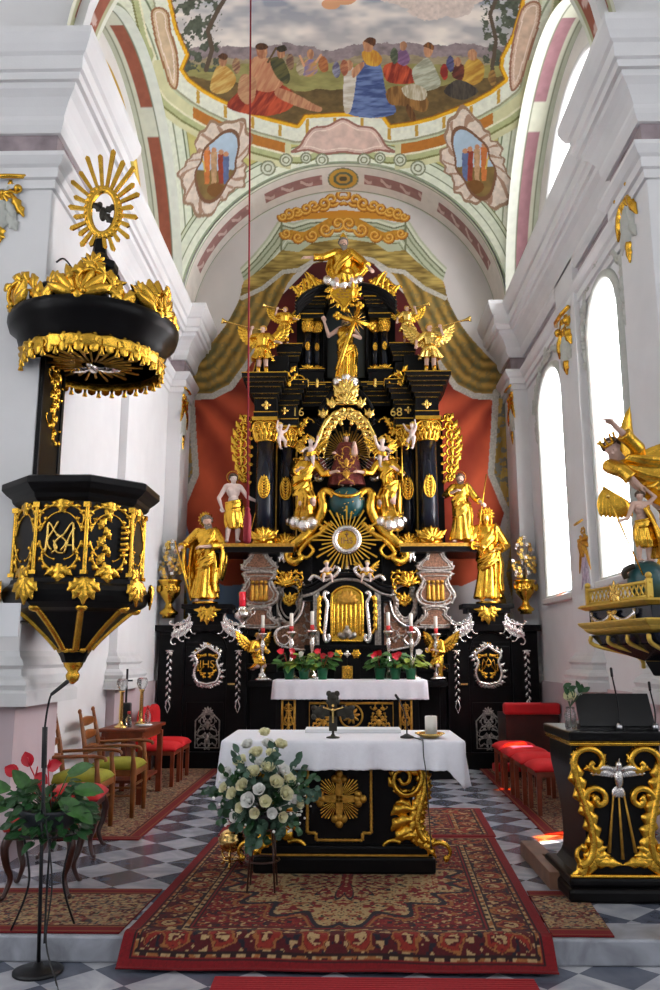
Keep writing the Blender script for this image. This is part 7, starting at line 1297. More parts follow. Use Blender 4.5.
for i in range(230):
    a = r.uniform(0, 2 * pi); e = r.uniform(-.8, 1.1); t = o3 + V((cos(a) * cos(e) * .26, sin(a) * cos(e) * .2, sin(e) * .22)) * r.uniform(.6, 1.0); leafdisc(m, t, (cos(a), sin(a), r.uniform(-.6, .3)), (r.uniform(-.4, .4), -.7, 1), r.uniform(.05, .085), r.uniform(.035, .06))
    if i % 2: m.tube([o3, t], .0025, 4)
o = m.build('small_foliage', 'leafdark', pl); o['kind'] = 'stuff'
for px, py, an, L in ((10, 790, 2.9, .18), (18, 800, -2.8, .15), (75, 790, .1, .17), (68, 775, .5, .16), (30, 790, 2.2, .15), (60, 800, -.4, .18), (44, 800, -1.4, .15), (4, 800, 3.1, .15), (35, 812, -2.0, .14), (75, 808, -.5, .14)):
    m = MB(); t = P(px, py, c.y - .08); m.tube([o3, t], .004, 5); leafdisc(m, t, (cos(an), -.3, sin(an)), (0, -.8, .7), L, L * .55); m.build('leaf', 'leaf', pl)
for px, py, an in ((18, 774, 2.6), (36, 775, -.5), (48, 768, .4), (30, 766, 1.9)):
    m = MB(); t = P(px, py, c.y - .06); m.tube([o3, t], .004, 5); leafdisc(m, t, (cos(an), -.3, sin(an)), (0, -1, .4), .085, .075); m.tube([t, t + V((cos(an) * .02, -.03, .05))], [.006, .004], 6); m.build('flower', 'flowerred', pl)
# ------------------------------------------------------------ seats and table on the left
def cabriole(name, label, x, y, rz, sw=.42, sd=.42, h=.46):
    o = thing(name, label, 'chair', (x, y, .012), None, rz); m = MB(); vs = []
    m.boxb(-sw / 2, sw / 2, -sd / 2, sd / 2, h - .10, h - .03); m.build('seat_frame', 'wooddark', o, local=True, bevel=.008)
    m = MB(); m.grid(lambda u, v: ((u - .5) * (sw + .03), (v - .5) * (sd + .03), h - .035 + .075 * (max(0, 1 - (2 * u - 1) ** 4) ** .5) * (max(0, 1 - (2 * v - 1) ** 4) ** .5)), 16, 16); m.build('seat', 'redvelvet', o, local=True, solid=.03)
    for sx in (-1, 1):
        for sy in (-1, 1):
            X, Y = sx * (sw / 2 - .03), sy * (sd / 2 - .03); m = MB(); q = smooth3([(X, Y, h - .06), (X + sx * .03, Y + sy * .03, h - .14), (X + sx * .015, Y + sy * .015, h * .45), (X - sx * .01, Y - sy * .01, .12), (X + sx * .02, Y + sy * .02, .02), (X + sx * .04, Y + sy * .04, .012)], 4); n_ = len(q); m.tube(q, [.034 - .018 * min(1, i / (n_ * .7)) for i in range(n_)], 8); m.build('leg', 'wooddark', o, local=True)
    return o
cabriole('upholstered_stool', 'nearest red velvet seat with dark curved legs, behind the plant stand', -2.06, 5.86, .15)
cabriole('upholstered_stool', 'second red velvet seat with dark curved legs, between plant stand and armchairs', -2.22, 6.95, .1)
def armchair(label, x, y, rz):
    o = thing('armchair', label, 'chair', (x, y, .012), None, rz); w = .25     # faces -y locally
    for sx in (-1, 1):
        m = MB(); m.tube([(sx * (w - .01), .22, 0), (sx * (w - .01), .24, .45), (sx * (w - .015), .29, .75), (sx * (w - .02), .34, .98)], [.022, .026, .024, .016], 8); m.ell((sx * (w - .02), .345, .995), (.02, .02, .025)); m.build('back_post', 'woodlight', o, local=True)
        m = MB(); m.tube([(sx * w, -.22, 0), (sx * w, -.22, .15), (sx * w, -.22, .45), (sx * w, -.21, .56), (sx * w, -.20, .655)], [.022, .026, .03, .02, .024], 8); m.build('front_leg', 'woodlight', o, local=True)
        m = MB(); m.tube(smooth3([(sx * (w - .005), .27, .66), (sx * (w + .01), .05, .67), (sx * (w + .02), -.15, .675), (sx * (w + .02), -.27, .66), (sx * (w + .02), -.29, .63)], 5), .022, 8, flat=(0, 0, 1)); m.build('arm', 'woodlight', o, local=True)
        m = MB(); m.tube([(sx * w, -.2, .2), (sx * w, .22, .2)], .013, 6); m.build('stretcher', 'woodlight', o, local=True)
    for z in (.62, .76, .89):
        m = MB(); y0 = .235 + (z - .45) * .2; m.grid(lambda u, v: ((u - .5) * 2 * (w - .02), y0 + .02 * sin(pi * u), z + (v - .5) * (.05 + .045 * sin(pi * u))), 12, 4); m.build('back_slat', 'woodlight', o, local=True, solid=.016)
    m = MB(); m.tube([(-w, -.2, .28), (w, -.2, .28)], .014, 6); m.build('stretcher', 'woodlight', o, local=True); m = MB(); m.boxb(-w, w, -.24, .24, .38, .44); m.build('seat_frame', 'woodlight', o, local=True, bevel=.01)
    m = MB(); m.grid(lambda u, v: ((u - .5) * (2 * w - .01), (v - .5) * .47 - .005, .445 + .07 * (max(0, 1 - (2 * u - 1) ** 4) ** .5) * (max(0, 1 - (2 * v - 1) ** 4) ** .5)), 16, 16); m.build('seat_cushion', 'green', o, local=True, solid=.03); return o
armchair('wooden ladder-back armchair with olive cushion, beside the small table', -2.33, 8.60, pi / 2 + .02)
armchair('wooden armchair with olive cushion, partly behind the red velvet seats', -2.42, 7.72, pi / 2 + .02)
tb = thing('side_table', 'small reddish wooden table with candlesticks against the left wall', 'table', (-2.42, 9.5, .012)); m = MB(); m.boxb(-2.68, -2.16, 9.0, 10.0, .75, .785); m.build('table_top', 'wood', tb, bevel=.008); m = MB(); m.boxb(-2.64, -2.20, 9.04, 9.96, .66, .75); m.build('apron', 'wood', tb); m = MB(); m.boxb(-2.62, -2.22, 9.08, 9.92, .22, .25); m.build('shelf', 'wood', tb)
for X in (-2.63, -2.21):
    for Y in (9.06, 9.94): m = MB(); m.boxb(X - .03, X + .03, Y - .03, Y + .03, .012, .70); m.build('leg', 'wood', tb, bevel=.006)
ZT = .786
def tcandle(x, y, h, label, globe=True):
    o = thing('candlestick', label, 'candlestick', (x, y, ZT)); m = MB(); m.lathe([(.07, 0), (.07, .012), (.04, .03), (.022, .05), (.018, .08), (.024, .1), (.020, h), (.03, h + .02), (.03, h + .03)], 16, c=(x, y, ZT)); m.build('stem', 'brass', o); m = MB(); m.lathe([(.02, h + .02), (.045, h + .05), (.062, h + .10), (.058, h + .14), (.045, h + .16)], 18, c=(x, y, ZT)); m.build('glass_globe', 'bottle', o)
tcandle(-2.47, 9.15, .36, 'nearer brass candlestick with glass globe on the small table'); tcandle(-2.35, 9.55, .36, 'farther brass candlestick with glass globe on the small table')
o = thing('crucifix', 'small dark crucifix standing behind the candlesticks on the small table', 'crucifix', (-2.50, 9.45, ZT)); m = MB(); m.boxb(-2.56, -2.44, 9.40, 9.50, ZT, ZT + .25); m.build('base', 'blackmetal', o, bevel=.02); m = MB(); m.boxb(-2.51, -2.49, 9.44, 9.46, ZT + .25, ZT + .62); m.boxb(-2.565, -2.435, 9.44, 9.46, ZT + .48, ZT + .50); m.build('cross', 'blackmetal', o)
for i, (x, y, h) in enumerate(((-2.40, 9.22, .14), (-2.32, 9.75, .17))):
    o = thing('bottle', 'small glass bottle with red cap %s on the small table' % ('between the candlesticks' if i == 0 else 'beside the farther candlestick'), 'bottle', (x, y, ZT)); m = MB(); m.lathe([(.035, 0), (.037, h * .6), (.02, h * .8), (.015, h)], 14, c=(x, y, ZT)); m.build('body', 'bottle', o); m = MB(); m.lathe([(.018, h), (.018, h + .03)], 12, c=(x, y, ZT)); m.build('cap', 'redwax', o)
m = MB(); m.lathe([(.05, 0), (.09, .01), (.1, .02)], 18, c=(-2.26, 9.35, ZT)); tag(m.build('saucer', 'paper'), 'little white dish on the front edge of the small table', 'dish')
def red_seat(label, x, y, rz, back=True):
    o = thing('red_chair', label, 'chair', (x, y, .012), None, rz)
    for sx in (-1, 1):
        for sy in (-1, 1): m = MB(); m.boxb(sx * .2 - .022, sx * .2 + .022, sy * .2 - .022, sy * .2 + .022, 0, .42); m.build('leg', 'wood', o, local=True, bevel=.004)
    m = MB(); m.boxb(-.22, .22, -.22, .22, .36, .42); m.build('seat_frame', 'wood', o, local=True); m = MB(); m.grid(lambda u, v: ((u - .5) * .48, (v - .5) * .48, .42 + .07 * (max(0, 1 - (2 * u - 1) ** 4) ** .5) * (max(0, 1 - (2 * v - 1) ** 4) ** .5)), 14, 14); m.build('seat', 'redcloth', o, local=True, solid=.03)
    if back:
        m = MB(); q = [(-.23, 0), (-.23, .30), (-.17, .42), (0, .47), (.17, .42), (.23, .30), (.23, 0)]; m.prism(smooth_poly(q, 4, False), Fr((0, .20, .45)), -.05, .02); m.build('backrest', 'redcloth', o, local=True, bevel=.015)
        for sx in (-1, 1): m = MB(); m.boxb(sx * .2 - .02, sx * .2 + .02, .2, .24, .4, .7); m.build('back_post', 'wood', o, local=True)
    return o
for i, (y, l) in enumerate(((10.45, 'nearest of the two red chairs beyond the small table'), (11.0, 'farther of the two red chairs, beside the left black portal'))): red_seat('red covered chair, ' + l, -2.32, y, pi / 2)
# ------------------------------------------------------------ hanging cord
tp = P(250.5, -14, 9.2); bt = P(247.5, 512, 9.2); cd = thing('cord', 'long red cord hanging from the vault before the left columns', 'cord', (bt.x, 9.2, bt.z)); m = MB(); m.tube([P(247.5, 512, 9.2), V((tp.x, 9.2, 10.42))], .011, 7); m.build('rope', 'rope', cd); m = MB(); m.lathe([(.012, .06), (.03, .03), (.022, .01), (.04, -.05), (.045, -.33), (.03, -.36)], 14, c=tuple(bt), mod=lambda a, z: 1 + .08 * cos(9 * a)); m.build('tassel', 'rope', cd)
# ================================================================ right side: lectern
LC = 1.775; YL = 5.72
le = thing('lectern', 'black lectern with gold acanthus scrolls and a silver dove on its front', 'lectern', (LC, 6.0, 0)); F0 = Fr((LC, YL, 0))
m = MB(); m.boxb(LC - .365, LC + .365, YL - .06, 6.42, .0, .09); m.build('plinth', 'black', le, bevel=.025); m = MB(); m.boxb(LC - .35, LC + .35, YL - .03, 6.4, .09, .15); m.build('plinth_moulding', 'black', le, bevel=.02)
m = MB(); 
for i in range(46): m.ell((LC - .335 + .67 * i / 45, YL - .02, .158), .013, n=6, m=5)
m.build('gilt_beading', 'gold', le); pr_ = smooth_poly([(.285, .15), (.235, .22), (.225, .38), (.24, .55), (.27, .72), (.29, .84), (.29, .98)], 4, False); m = MB(); m.prism(pr_ + [(-a, b) for a, b in pr_[::-1]], F0, -.6, 0); m.build('body', 'black', le)
m = MB(); m.boxb(LC - .315, LC + .315, YL - .06, 6.4, 1.0, 1.06); m.build('top_board', 'black', le, bevel=.01); m = MB(); m.boxb(LC - .305, LC + .305, YL - .03, 6.38, .97, .995); [m.ell((LC - .30 + .60 * i / 45, YL - .035, .983), .011, n=6, m=5) for i in range(46)]; m.build('gilt_moulding', 'gold', le)
m = MB(); Tm = Matrix.Translation((LC + .03, 5.80, 1.10)) @ Matrix.Rotation(radians(62), 4, 'X'); m.boxb(-.235, .27, -.02, .22, -.012, .012, T=Tm); m.build('book_rest', 'blackplastic', le, bevel=.005); m = MB(); m.boxb(LC - .2, LC + .28, 5.80, 6.1, 1.06, 1.1); m.build('rest_support', 'blackplastic', le)
for s in (-1, 1):
    f = Fr((LC + s * .168, YL - .005, .565)); f.x = f.x * s; g = MB()
    q = smooth_poly([(-.015, .30), (.005, .28), (-.015, .25), (-.055, .265), (-.075, .315), (-.04, .37), (.03, .385), (.095, .35), (.115, .27), (.095, .14), (.06, .02), (.03, -.10), (.02, -.22), (.05, -.31), (.11, -.345)], 5, False); n_ = len(q); strand(g, f, q, .02, .026, .015, 8)
    for i in range(1, n_ - 3):
        d = atan2(q[i + 1][1] - q[i][1], q[i + 1][0] - q[i][0]); big = i > 38
        if i % 3 == 0: leaf(g, f, q[i], d - (.8 if big else .45), .14 if big else .07, .075 if big else .05, .036, 2, 1.3, 12)
        if big and i % 4 == 1: leaf(g, f, q[i], d + .7, .11, .06, .032, 2, -1.3, 12)
    q = smooth_poly([(.08, .02), (.05, .10), (-.01, .135), (-.065, .11), (-.075, .055), (-.035, .03), (-.012, .06), (-.03, .08)], 5, False); strand(g, f, q, .02, .024, .015, 8)
    for i in range(2, len(q) - 4, 3): d = atan2(q[i + 1][1] - q[i][1], q[i + 1][0] - q[i][0]); leaf(g, f, q[i], d - .35, .05, .042, .028, 1, .9, 10)
    for a, b, an, L, w, be in ((.06, -.32, 2.85, .17, .08, .5), (.05, -.33, 3.0, .22, .075, .35), (.03, -.31, 2.5, .13, .07, .8), (.02, -.28, 2.2, .11, .06, .9)): leaf(g, f, (a, b), an, L, w, .035, 3, be, 16)
    scroll(g, f, (.07, -.35), .3, .17, 11., .026, 0, 3); g.build('acanthus_scroll', 'gold', le)
m = MB(); c = V((LC, YL - .03, .765)); m.ell(c, (.032, .03, .065)); m.ell(c + V((0, -.015, .085)), (.022, .025, .025)); m.cap(c + V((0, -.02, .095)), c + V((0, -.04, .125)), .008, .004); m.cap(c + V((0, 0, .05)), c + V((0, -.01, .08)), .023, .019)
fr = Fr(c + V((0, .02, .03))); 
for s in (-1, 1):
    f = Fr(c + V((s * .02, .01, .04))); f.x = f.x * s
    for i in range(8): leaf(m, f, (.010 * i, .012 - .002 * (i - 3) ** 2 * .4), -.25 - .16 * (7 - i) * .8, .05 + .006 * i, .024, .010, 0, .2, 8)
    m.tube([f(0, .01, .01), f(.05, .028, .012), f(.085, .025, .01), f(.11, .01, .01)], [.022, .02, .015, .008], 7)
[leaf(m, fr, (0, -.08), -pi / 2 + .28 * w, .08, .032, .015, 0) for w in (-2, -1, 0, 1, 2)]; m.build('dove', 'silver', le)
for a in (-.09, 0., .09): m = MB(); p0, p1 = F0(a * .35, .68, .01), F0(a * .95, .30 - .04 * (a == 0), .01); m.tube([p0, p1], [.006, .013], 4); m.build('ray', 'goldflat', le)
m = MB(); m.boxb(1.41, 1.50, 6.5, 6.95, .0, .115); m.boxb(1.36, 1.43, 5.98, 6.95, .0, .115); m.build('side_step', 'woodstep', le, bevel=.006)
for i, (bx_, by, tx, ty) in enumerate(((619, 722, 612, 676), (655, 722, 650, 690))):
    p0 = P(bx_, by, 5.76); p0.z = 1.06; o = thing('microphone', ('black gooseneck microphone rising left of the middle of the lectern' if i == 0 else 'second short gooseneck microphone at the right edge on the lectern'), 'microphone', tuple(p0)); m = MB(); m.lathe([(.022, 0), (.022, .03), (.012, .05)], 12, c=tuple(p0)); m.build('socket', 'steel', o); m = MB(); t = P(tx, ty, 5.70); m.tube(smooth3([p0 + V((0, 0, .04)), p0 * .5 + t * .5 + V((.012, 0, 0)), t], 5), .005, 6); m.build('gooseneck', 'blackplastic', o); m = MB(); m.cap(t, t + (t - p0).normalized() * .05, .009); m.build('capsule', 'blackplastic', o)
c = V((1.525, 5.85, 1.06)); vs_ = thing('flower_vase', 'small clear glass vase with a pale rose on the lectern corner', 'vase', tuple(c)); m = MB(); m.lathe([(.035, 0), (.04, .02), (.04, .10), (.03, .13), (.03, .15), (.027, .15), (.027, .13), (.036, .10), (.036, .02), (.02, .01)], 18, c=tuple(c)); m.build('glass', 'bottle', vs_)
m = MB(); rose(m, c + V((-.0, -.02, .215)), (-.3, -.6, .6), .042); m.build('rose', 'rose', vs_); m = MB(); rose(m, c + V((.05, .0, .24)), (.3, -.5, .7), .03); m.build('rose', 'rosewhite', vs_); m = MB(); r = random.Random(4)
for i in range(9): t = c + V((r.uniform(-.05, .1), r.uniform(-.04, .04), r.uniform(.19, .29))); m.tube([c + V((0, 0, .02)), c + V((0, 0, .15)), t], .003, 4); leafdisc(m, t, (r.uniform(-.4, 1), -.2, .4), (0, -1, .4), .06, .035)
m.build('leaves', 'leafdark', vs_)
# red seats along the right wall
for i, (x, y, l) in enumerate(((2.08, 8.75, 'nearest of the four red chairs behind the lectern, at the right wall'), (2.06, 9.35, 'second nearest of the four red chairs at the right wall'), (2.05, 9.95, 'third of the four red chairs at the right wall'), (2.05, 10.55, 'farthest of the four red chairs at the right wall'))): red_seat('red covered chair, ' + l, x, y, -pi / 2, back=False)
kb = thing('kneeler_bench', 'dark wooden bench end with red padded back beside the right black portal', 'bench', (2.35, 11.4, .012)); m = MB(); m.boxb(2.05, 2.75, 11.1, 11.7, .012, .80); m.build('body', 'wooddark', kb, bevel=.01); m = MB(); m.boxb(2.02, 2.75, 11.0, 11.15, .80, .95); m.build('padded_back', 'redvelvet', kb, bevel=.03); m = MB(); m.boxb(1.85, 2.6, 10.95, 11.1, .1, .2); m.build('kneeling_pad', 'redvelvet', kb, bevel=.02)
# ------------------------------------------------------------ wall console with the angel group
con = thing('wall_console', 'black and gold wall bracket with lattice railing at the right edge', 'console', (2.3, 5.9, 1.4))
def cpoly(o, zz): return [(1.745 - o, 6.12 + o), (1.90 - o, 5.25 - o), (3.0, 5.25 - o), (3.0, 6.12 + o)]
def slab(nm, o0, z0, o1, z1, m, bev=.006):
    b = MB(); a, c = cpoly(o0, 0), cpoly(o1, 0); b.add([(*p, z0) for p in a] + [(*p, z1) for p in c], [(0, 1, 2, 3), (7, 6, 5, 4)] + [(i, 4 + i, 4 + (i + 1) % 4, (i + 1) % 4) for i in range(4)], False); return b.build(nm, m, con, bevel=bev)
slab('bowl_body', -.34, 1.42, -.30, 1.52, 'black'); slab('bowl_body', -.30, 1.52, -.06, 1.63, 'blackblue'); slab('gilt_band', -.31, 1.505, -.30, 1.545, 'goldpaint'); slab('bowl_frieze', -.07, 1.63, -.02, 1.70, 'blackblue')
for o0, z0, o1, z1 in ((-.05, 1.70, .0, 1.72), (.0, 1.72, .02, 1.745), (.02, 1.745, .05, 1.775), (.05, 1.775, .05, 1.79)): slab('gilt_cornice', o0, z0, o1, z1, 'goldpaint')
slab('frieze', -.02, 1.79, -.02, 1.875, 'blackblue'); slab('gilt_cornice', .0, 1.875, .05, 1.90, 'goldpaint'); slab('gilt_cornice', .05, 1.90, .03, 1.915, 'goldpaint')
A_, B_ = V((1.745, 6.12, 0)), V((1.90, 5.25, 0)); dx_ = (B_ - A_).normalized(); L_ = (B_ - A_).length; fc = Fr(A_ + V((0, 0, 1.915)), dx_)
for a in (.02, L_ - .02): m = MB(); p = fc(a, 0, -.02); m.boxb(p.x - .018, p.x + .018, p.y - .018, p.y + .018, 1.915, 2.04); m.ell((p.x, p.y, 2.06), .022); m.build('railing_post', 'goldpaint', con)
m = MB(); [m.tube([fc(0, z, -.02), fc(L_, z, -.02)], .012, 6) for z in (.012, .105)]; m.build('rail', 'goldpaint', con); m = MB()
for i in range(14):
    a = .03 + (L_ - .06) * i / 14; w = (L_ - .06) / 14; [m.tube([fc(a, z0, -.02), fc(a + w * 1.0, z1, -.02)], .006, 5) for z0, z1 in ((.015, .10), (.10, .015))]
m.build('lattice', 'goldpaint', con); m = MB(); [leaf(m, fc.sh(L_ / 2, .058, -.005), (0, 0), i * pi / 4, .09, .045, .015, 2) for i in range(8)]; m.build('railing_rosette', 'goldpale', con)
m = MB(); fs = Fr(A_ + V((0, 0, 1.85)), dx_); 
for s in (-1, 1): q = [(L_ * .45 + s * (.02 + .28 * t), -.02 - .045 * sin(pi * t)) for t in [i / 8 for i in range(9)]]; m.tube([fs(a, b, .0) for a, b in q], [.012 + .008 * sin(pi * i / 8) for i in range(9)], 7); m.tube([fs(q[-1][0], .01, 0), fs(q[-1][0], -.06, 0)], [.014, .006], 6)
m.build('swag', 'silver', con); m = MB(); [leaf(m, fs, (L_ * .45, -.01), w, .07, .04, .02, 1) for w in (.2, pi - .2, -.8, pi + .8)]; m.build('bow', 'goldpale', con)
for i in range(4): a = .05 + (L_ - .1) * i / 3; m = MB(); m.tube(smooth3([fs(a, -.16, -.01), fs(a, -.22, -.03), fs(a * .6 + .2, -.30, -.26), fs(a * .6 + .2, -.38, -.30)], 4), .015, 6); m.build('gilt_rib', 'goldpaint', con)
# the statues
zt = 1.915; gc = V((2.07, 5.72, zt + .145)); gb = thing('globe', 'dark teal globe under the standing child on the wall console', 'globe', (gc.x, gc.y, zt)); m = MB(); m.ell(gc, (.135, .135, .145), n=28, m=18); m.build('sphere', 'bluegreen', gb); m = MB(); m.tube(smooth3([gc + V((-.15, -.02, .02)), gc + V((-.165, -.03, .06)), gc + V((-.13, -.05, .09)), gc + V((-.1, -.06, .10))], 4), [.022] * 13, 7); m.build('serpent_head', 'bronze', gb)
H = .50; o, T, R = figure('child_statue', 'small standing child statue holding a thin staff on the teal globe', (gc.x - .02, gc.y - .02, zt + .275), H, .15, skin='skin', dress='loin', bare=True, hair='hair', yaw=-.5, tilt=.1, roll=.1, rh=(-.36, -.14, .56), re=(-.22, -.05, .60), lh=(.10, -.03, 1.02), le=(.22, -.02, .92), seed=5, cat='statue'); staff(o, (-.60 * H, -.17 * H, 1.0 * H), (-.12 * H, -.17 * H, -.20 * H), .006)
m = MB(); m.ell((-.60 * H, -.17 * H, 1.0 * H), .012); m.ell((-.55 * H, -.17 * H, .88 * H), .014); m.build('staff_knob', 'goldpale', o, local=True); m = MB(); drape(m, [V((.06, -.06, .78)) * H, V((.12, -.02, .60)) * H, V((.18, .0, .35)) * H, V((.20, .02, .05)) * H], [.04, .06, .08, .05], 5, 3); m.build('mantle', 'gold', o, local=True, remesh=.008, smooth=1)
H = 1.05; o, T, R = figure('angel_statue', 'gilded crowned angel bending over the child on the wall console', (2.40, 5.95, zt + .14), H, .1, skin='skin', robe='gold', hair='hair', halo='crown', lean=(-.42, -.06), yaw=-.9, tilt=.55, roll=-.35, rh=(-.02, -.14, .66), re=(-.10, -.10, .76), lh=(-.16, -.16, 1.06), le=(.02, -.10, .92), wings=None, seed=14, cat='angel statue', sash=True)
m = MB(); c = V((-.36, .03, .80)) * H
for i in range(11): f = Fr(c); an = 1.25 + .05 * i; leaf(m, f.sh(.012 * i, -.008 * i), (0, 0), an + .18 - .03 * i, .50 - .028 * i, .085, .02, 0, -.1, 9)
m.build('wing', 'gold', o, local=True); m = MB(); c = V((-.50, -.02, .66)) * H
for i in range(9): f = Fr(c); leaf(m, f.sh(.012 * i, -.01 * i, .004 * i), (0, 0), -1.9 + .09 * i, .22 - .009 * i, .075, .02, 0, .15, 9)
m.build('wing', 'gold', o, local=True); m = MB(); drape(m, [V((-.40, -.10, .82)) * H, V((-.22, -.16, .74)) * H, V((0, -.18, .70)) * H, V((.2, -.10, .66)) * H], [.06, .10, .12, .1], 6, 3); drape(m, [V((-.30, -.12, .86)) * H, V((-.1, -.16, .9)) * H, V((.06, -.12, .86)) * H, V((.12, -.05, .74)) * H], [.03, .05, .06, .05], 5, 8); m.build('billowing_drapery', 'gold', o, local=True, remesh=.010, smooth=1)
# gilded stucco capitals on the piers and small wall brackets
def capital_relief(nm, label, f, W, H, seed, m1='stuccow', m2='gold'):
    o = thing(nm, label, 'wall ornament', tuple(f.o)); g = MB(); 
    for s in (-1, 1): q = Fr(f.o); q.x, q.z, q.n = f.x * s, f.z, f.n; scroll(g, q, (.05 * W, .28 * H), .1, .5 * W, -6 / W, .05 * W, 2, 3); scroll(g, q, (.1 * W, -.1 * H), 1.0, .5 * H, 4 / W, .05 * W, 3, 3); [leaf(g, q, (.12 * W, (.1 - .2 * i) * H), -1.2 + .2 * i, .3 * H, .25 * W, .08 * W, 3) for i in range(2)]
    leaf(g, f, (0, .1 * H), -pi / 2, .5 * H, .35 * W, .14 * W, 3); g.build('stucco_foliage', m1, o); g = MB(); shell(g, f, (0, .22 * H), .22 * H, -pi / 2, 3.4, 7); leaf(g, f, (0, -.25 * H), -pi / 2, .3 * H, .22 * W, .1 * W, 3); [leaf(g, f, (s * .2 * W, .2 * H), -pi / 2 + s * .5, .4 * H, .2 * W, .14 * W, 3) for s in (-1, 1)]; [scroll(g, f, (s * .1 * W, .36 * H), pi / 2 - s * 1.2, .5 * W, -s * 6 / W, .06 * W, 2, 3) for s in (-1, 1)]; [g.ell(f(s * .33 * W, .28 * H, .05 * W), .09 * W) for s in (-1, 1)]; g.tube([f(-.5 * W, .46 * H, .03), f(-.2 * W, .42 * H, .08), (f(.2 * W, .42 * H, .08)), f(.5 * W, .46 * H, .03)], .035 * W + .006, 7); g.build('gilding', m2, o); return o
capital_relief('pier_capital', 'gilded stucco capital high on the left pier at the photo edge', Fr(P(2, 208, 6.54)), .42, .62, 1)
capital_relief('pier_capital', 'gilded stucco capital on the right pier beside the nearer window', Fr((2.595, 7.0, PX(620, 228, 2.6).z), (0, -1, 0)), .46, .85, 2)
capital_relief('pilaster_capital', 'gilded stucco capital on the right wall between the two windows', Fr((2.695, 9.6, PX(565, 345, 2.7).z), (0, -1, 0)), .6, .75, 3)
capital_relief('wall_bracket', 'white and gold stucco bracket on the corner pilaster left of the curtain', Fr((-2.575, 12.4, PX(184, 418, -2.58).z), (0, 1, 0)), .36, .95, 4); capital_relief('wall_bracket', 'white and gold stucco bracket on the corner pilaster right of the curtain', Fr((2.575, 12.4, PX(512, 414, 2.58).z), (0, -1, 0)), .36, .9, 5)
capital_relief('wall_bracket', 'mauve stucco relief between the windows above the wall console', Fr((2.695, 9.35, PX(583, 560, 2.7).z), (0, -1, 0)), .22, .95, 6, 'violet', 'goldflat')
def win_garland(label, ya, yb, za, zb, sd):
    o = thing('window_garland', label, 'wall ornament', (XW - .03, (ya + yb) / 2, zb)); f = Fr((XW - .02, (ya + yb) / 2, zb - .25), (0, -1, 0)); r = random.Random(sd); n = 26; R_ = (yb - ya) / 2 + .14; g = MB(); g2 = MB()
    for i in range(n):
        t = -.55 + (pi + 1.1) * i / (n - 1); rise = .42 if sin(t) > 0 else .9; p = (R_ * cos(t) if sin(t) > 0 else R_ * (1 if cos(t) > 0 else -1), rise * sin(t)); leaf(g, f, p, t + r.uniform(.6, 2.2), .16, .09, .04, 3); leaf(g, f, p, t + r.uniform(-2, 0), .12, .07, .03, 2)
    [scroll(g, f, (s * R_, -.2), pi / 2 + s * .4, .5, -s * 5, .025, 3, 3) for s in (-1, 1)]; shell(g, f, (0, .42), .2, pi / 2, 3, 7); g.build('stucco_leaves', 'stuccow', o); shell(g2, f, (0, .46), .10, pi / 2, 4, 7); g2.build('gilded_shell', 'gold', o)
win_garland('white stucco garland around the top of the nearer window', *WIN[0], 3); win_garland('white stucco garland around the top of the farther window', *WIN[1], 4)
# gold vases with gilded bouquets, lamp on the portal
def vase(px, yb, yt, s, label, lab2):
    b0 = P(px, yb, 12.1); H = P(px, 580, 12.1).z - b0.z; o = thing('vase', label, 'vase', tuple(b0)); m = MB(); m.lathe([(.10, 0), (.10, .04), (.14, .06), (.14, .09), (.07, .15), (.05, .22), (.09, .28), (.15, .36), (.17, .45), (.15, .50), (.17, .54), (.19, .57), (.17, .58), (.1, .56)], 24, c=tuple(b0), sx=H / .58, sy=H / .58, mod=lambda a, z: 1 + (.05 * cos(8 * a) if .25 < z < .5 else 0)); 
    m.v = [(x, y, b0.z + (z - b0.z) * H / .58) for x, y, z in m.v]; m.build('body', 'gold', o); m = MB(); [leaf(m, Fr(b0 + V((.17 * cos(a), .17 * sin(a), H * .66)), (-sin(a), cos(a), 0)), (0, 0), pi / 2 + w, .12, .07, .03, 3) for a in (-pi / 2, -pi / 2 - .9, -pi / 2 + .9) for w in (-.5, .5)]; m.build('relief_leaves', 'gold', o)
    o = thing('gilded_bouquet', lab2, 'bouquet', (b0.x, b0.y, b0.z + H)); t0 = b0 + V((0, 0, H * .96)); Hb = P(px, yt, 12.1).z - t0.z; r = random.Random(6); st = MB(); fl = MB()
    for i in range(64):
        v = r.uniform(.10, 1); w = .16 * sin(pi * min(1, v * .75 + .2)); a = r.uniform(0, 2 * pi); p = t0 + V((w * cos(a), w * sin(a) * .6, v * Hb)); st.tube([t0 + V((0, 0, .0)), t0 + V((w * .4 * cos(a), w * .3 * sin(a), v * Hb * .6)), p], .004, 5)
        f = Fr(p + V((0, -.02, 0))); [leaf(fl if i % 3 else st, f, (0, 0), k_ * 2 * pi / 5 + i, .036, .026, .012, 0, 0, 6) for k_ in range(5)]
    st.build('stems_and_leaves', 'silver', o); fl.build('blossoms', 'goldpale', o)
vase(168.5, 618, 541, -1, 'gold urn vase on the left black portal, beside the white pilaster', 'gilded artificial bouquet in the urn on the left black portal'); vase(526, 614, 537, 1, 'gold urn vase on the right black portal, beside the window wall', 'gilded artificial bouquet in the urn on the right black portal')
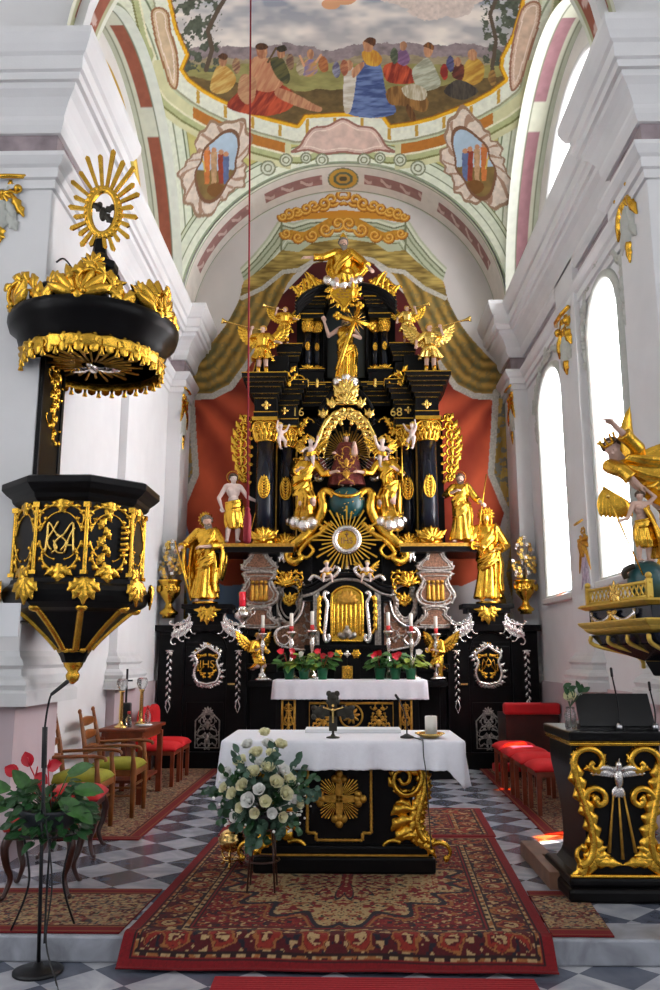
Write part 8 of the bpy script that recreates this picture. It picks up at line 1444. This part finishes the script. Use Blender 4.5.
b0 = P(242, 628, 11.98); la = thing('sanctuary_lamp', 'silver lamp with red glass on the inner end of the left portal', 'lamp', tuple(b0)); m = MB(); m.lathe([(.07, 0), (.075, .02), (.04, .05), (.03, .08), (.07, .11), (.12, .16), (.13, .20), (.10, .25), (.06, .27), (.07, .30), (.05, .31)], 22, c=tuple(b0)); m.build('bowl', 'silver', la)
for i in range(3): a = 2 * pi * i / 3 + .4; m = MB(); m.tube(smooth3([b0 + V((.12 * cos(a), .12 * sin(a), .18)), b0 + V((.19 * cos(a), .19 * sin(a), .22)), b0 + V((.17 * cos(a), .17 * sin(a), .29)), b0 + V((.11 * cos(a), .11 * sin(a), .26))], 4), .011, 6); m.build('handle', 'silver', la)
m = MB(); m.lathe([(.04, .30), (.05, .34), (.05, .50), (.045, .52)], 16, c=tuple(b0)); m.build('red_glass', 'redglass', la)
# ================================================================ camera, light, world
cam = bpy.data.cameras.new('camera'); co = bpy.data.objects.new('camera', cam); COL.objects.link(co); co.location = CAM
cam.sensor_fit = 'VERTICAL'; cam.sensor_height = 36; cam.lens = F / 990 * 36; cam.clip_start = .05
co.rotation_euler = Matrix((RV, UV, -FW)).transposed().to_euler(); S.camera = co
w = bpy.data.worlds.new('world'); S.world = w; w.use_nodes = True; bg = w.node_tree.nodes['Background']; bg.inputs[0].default_value = (.9, .95, 1, 1); bg.inputs[1].default_value = 9
def lamp(name, kind, loc, tgt, e, col=(1, 1, 1), **k):
    d = bpy.data.lights.new(name, kind); d.energy = e; d.color = col
    for a, v in k.items(): setattr(d, a, v)
    o = bpy.data.objects.new(name, d); COL.objects.link(o); o.location = loc; o.rotation_euler = (V(tgt) - V(loc)).to_track_quat('-Z', 'Y').to_euler(); return o
lamp('sun', 'SUN', (6, 9.5, 9), (6 - .75, 9.5 - .38, 9 - 2.4), 34, (1, .93, .82), angle=.009)
S.view_settings.view_transform = 'Standard'; S.view_settings.look = 'None'; S.view_settings.gamma = 1; S.view_settings.use_curve_mapping = False
S.view_settings.exposure = 0.28
S.cycles.max_bounces = 6; S.cycles.diffuse_bounces = 4; S.cycles.glossy_bounces = 3; S.cycles.transparent_max_bounces = 8; S.cycles.caustics_reflective = False; S.cycles.caustics_refractive = False; S.cycles.sample_clamp_indirect = 6
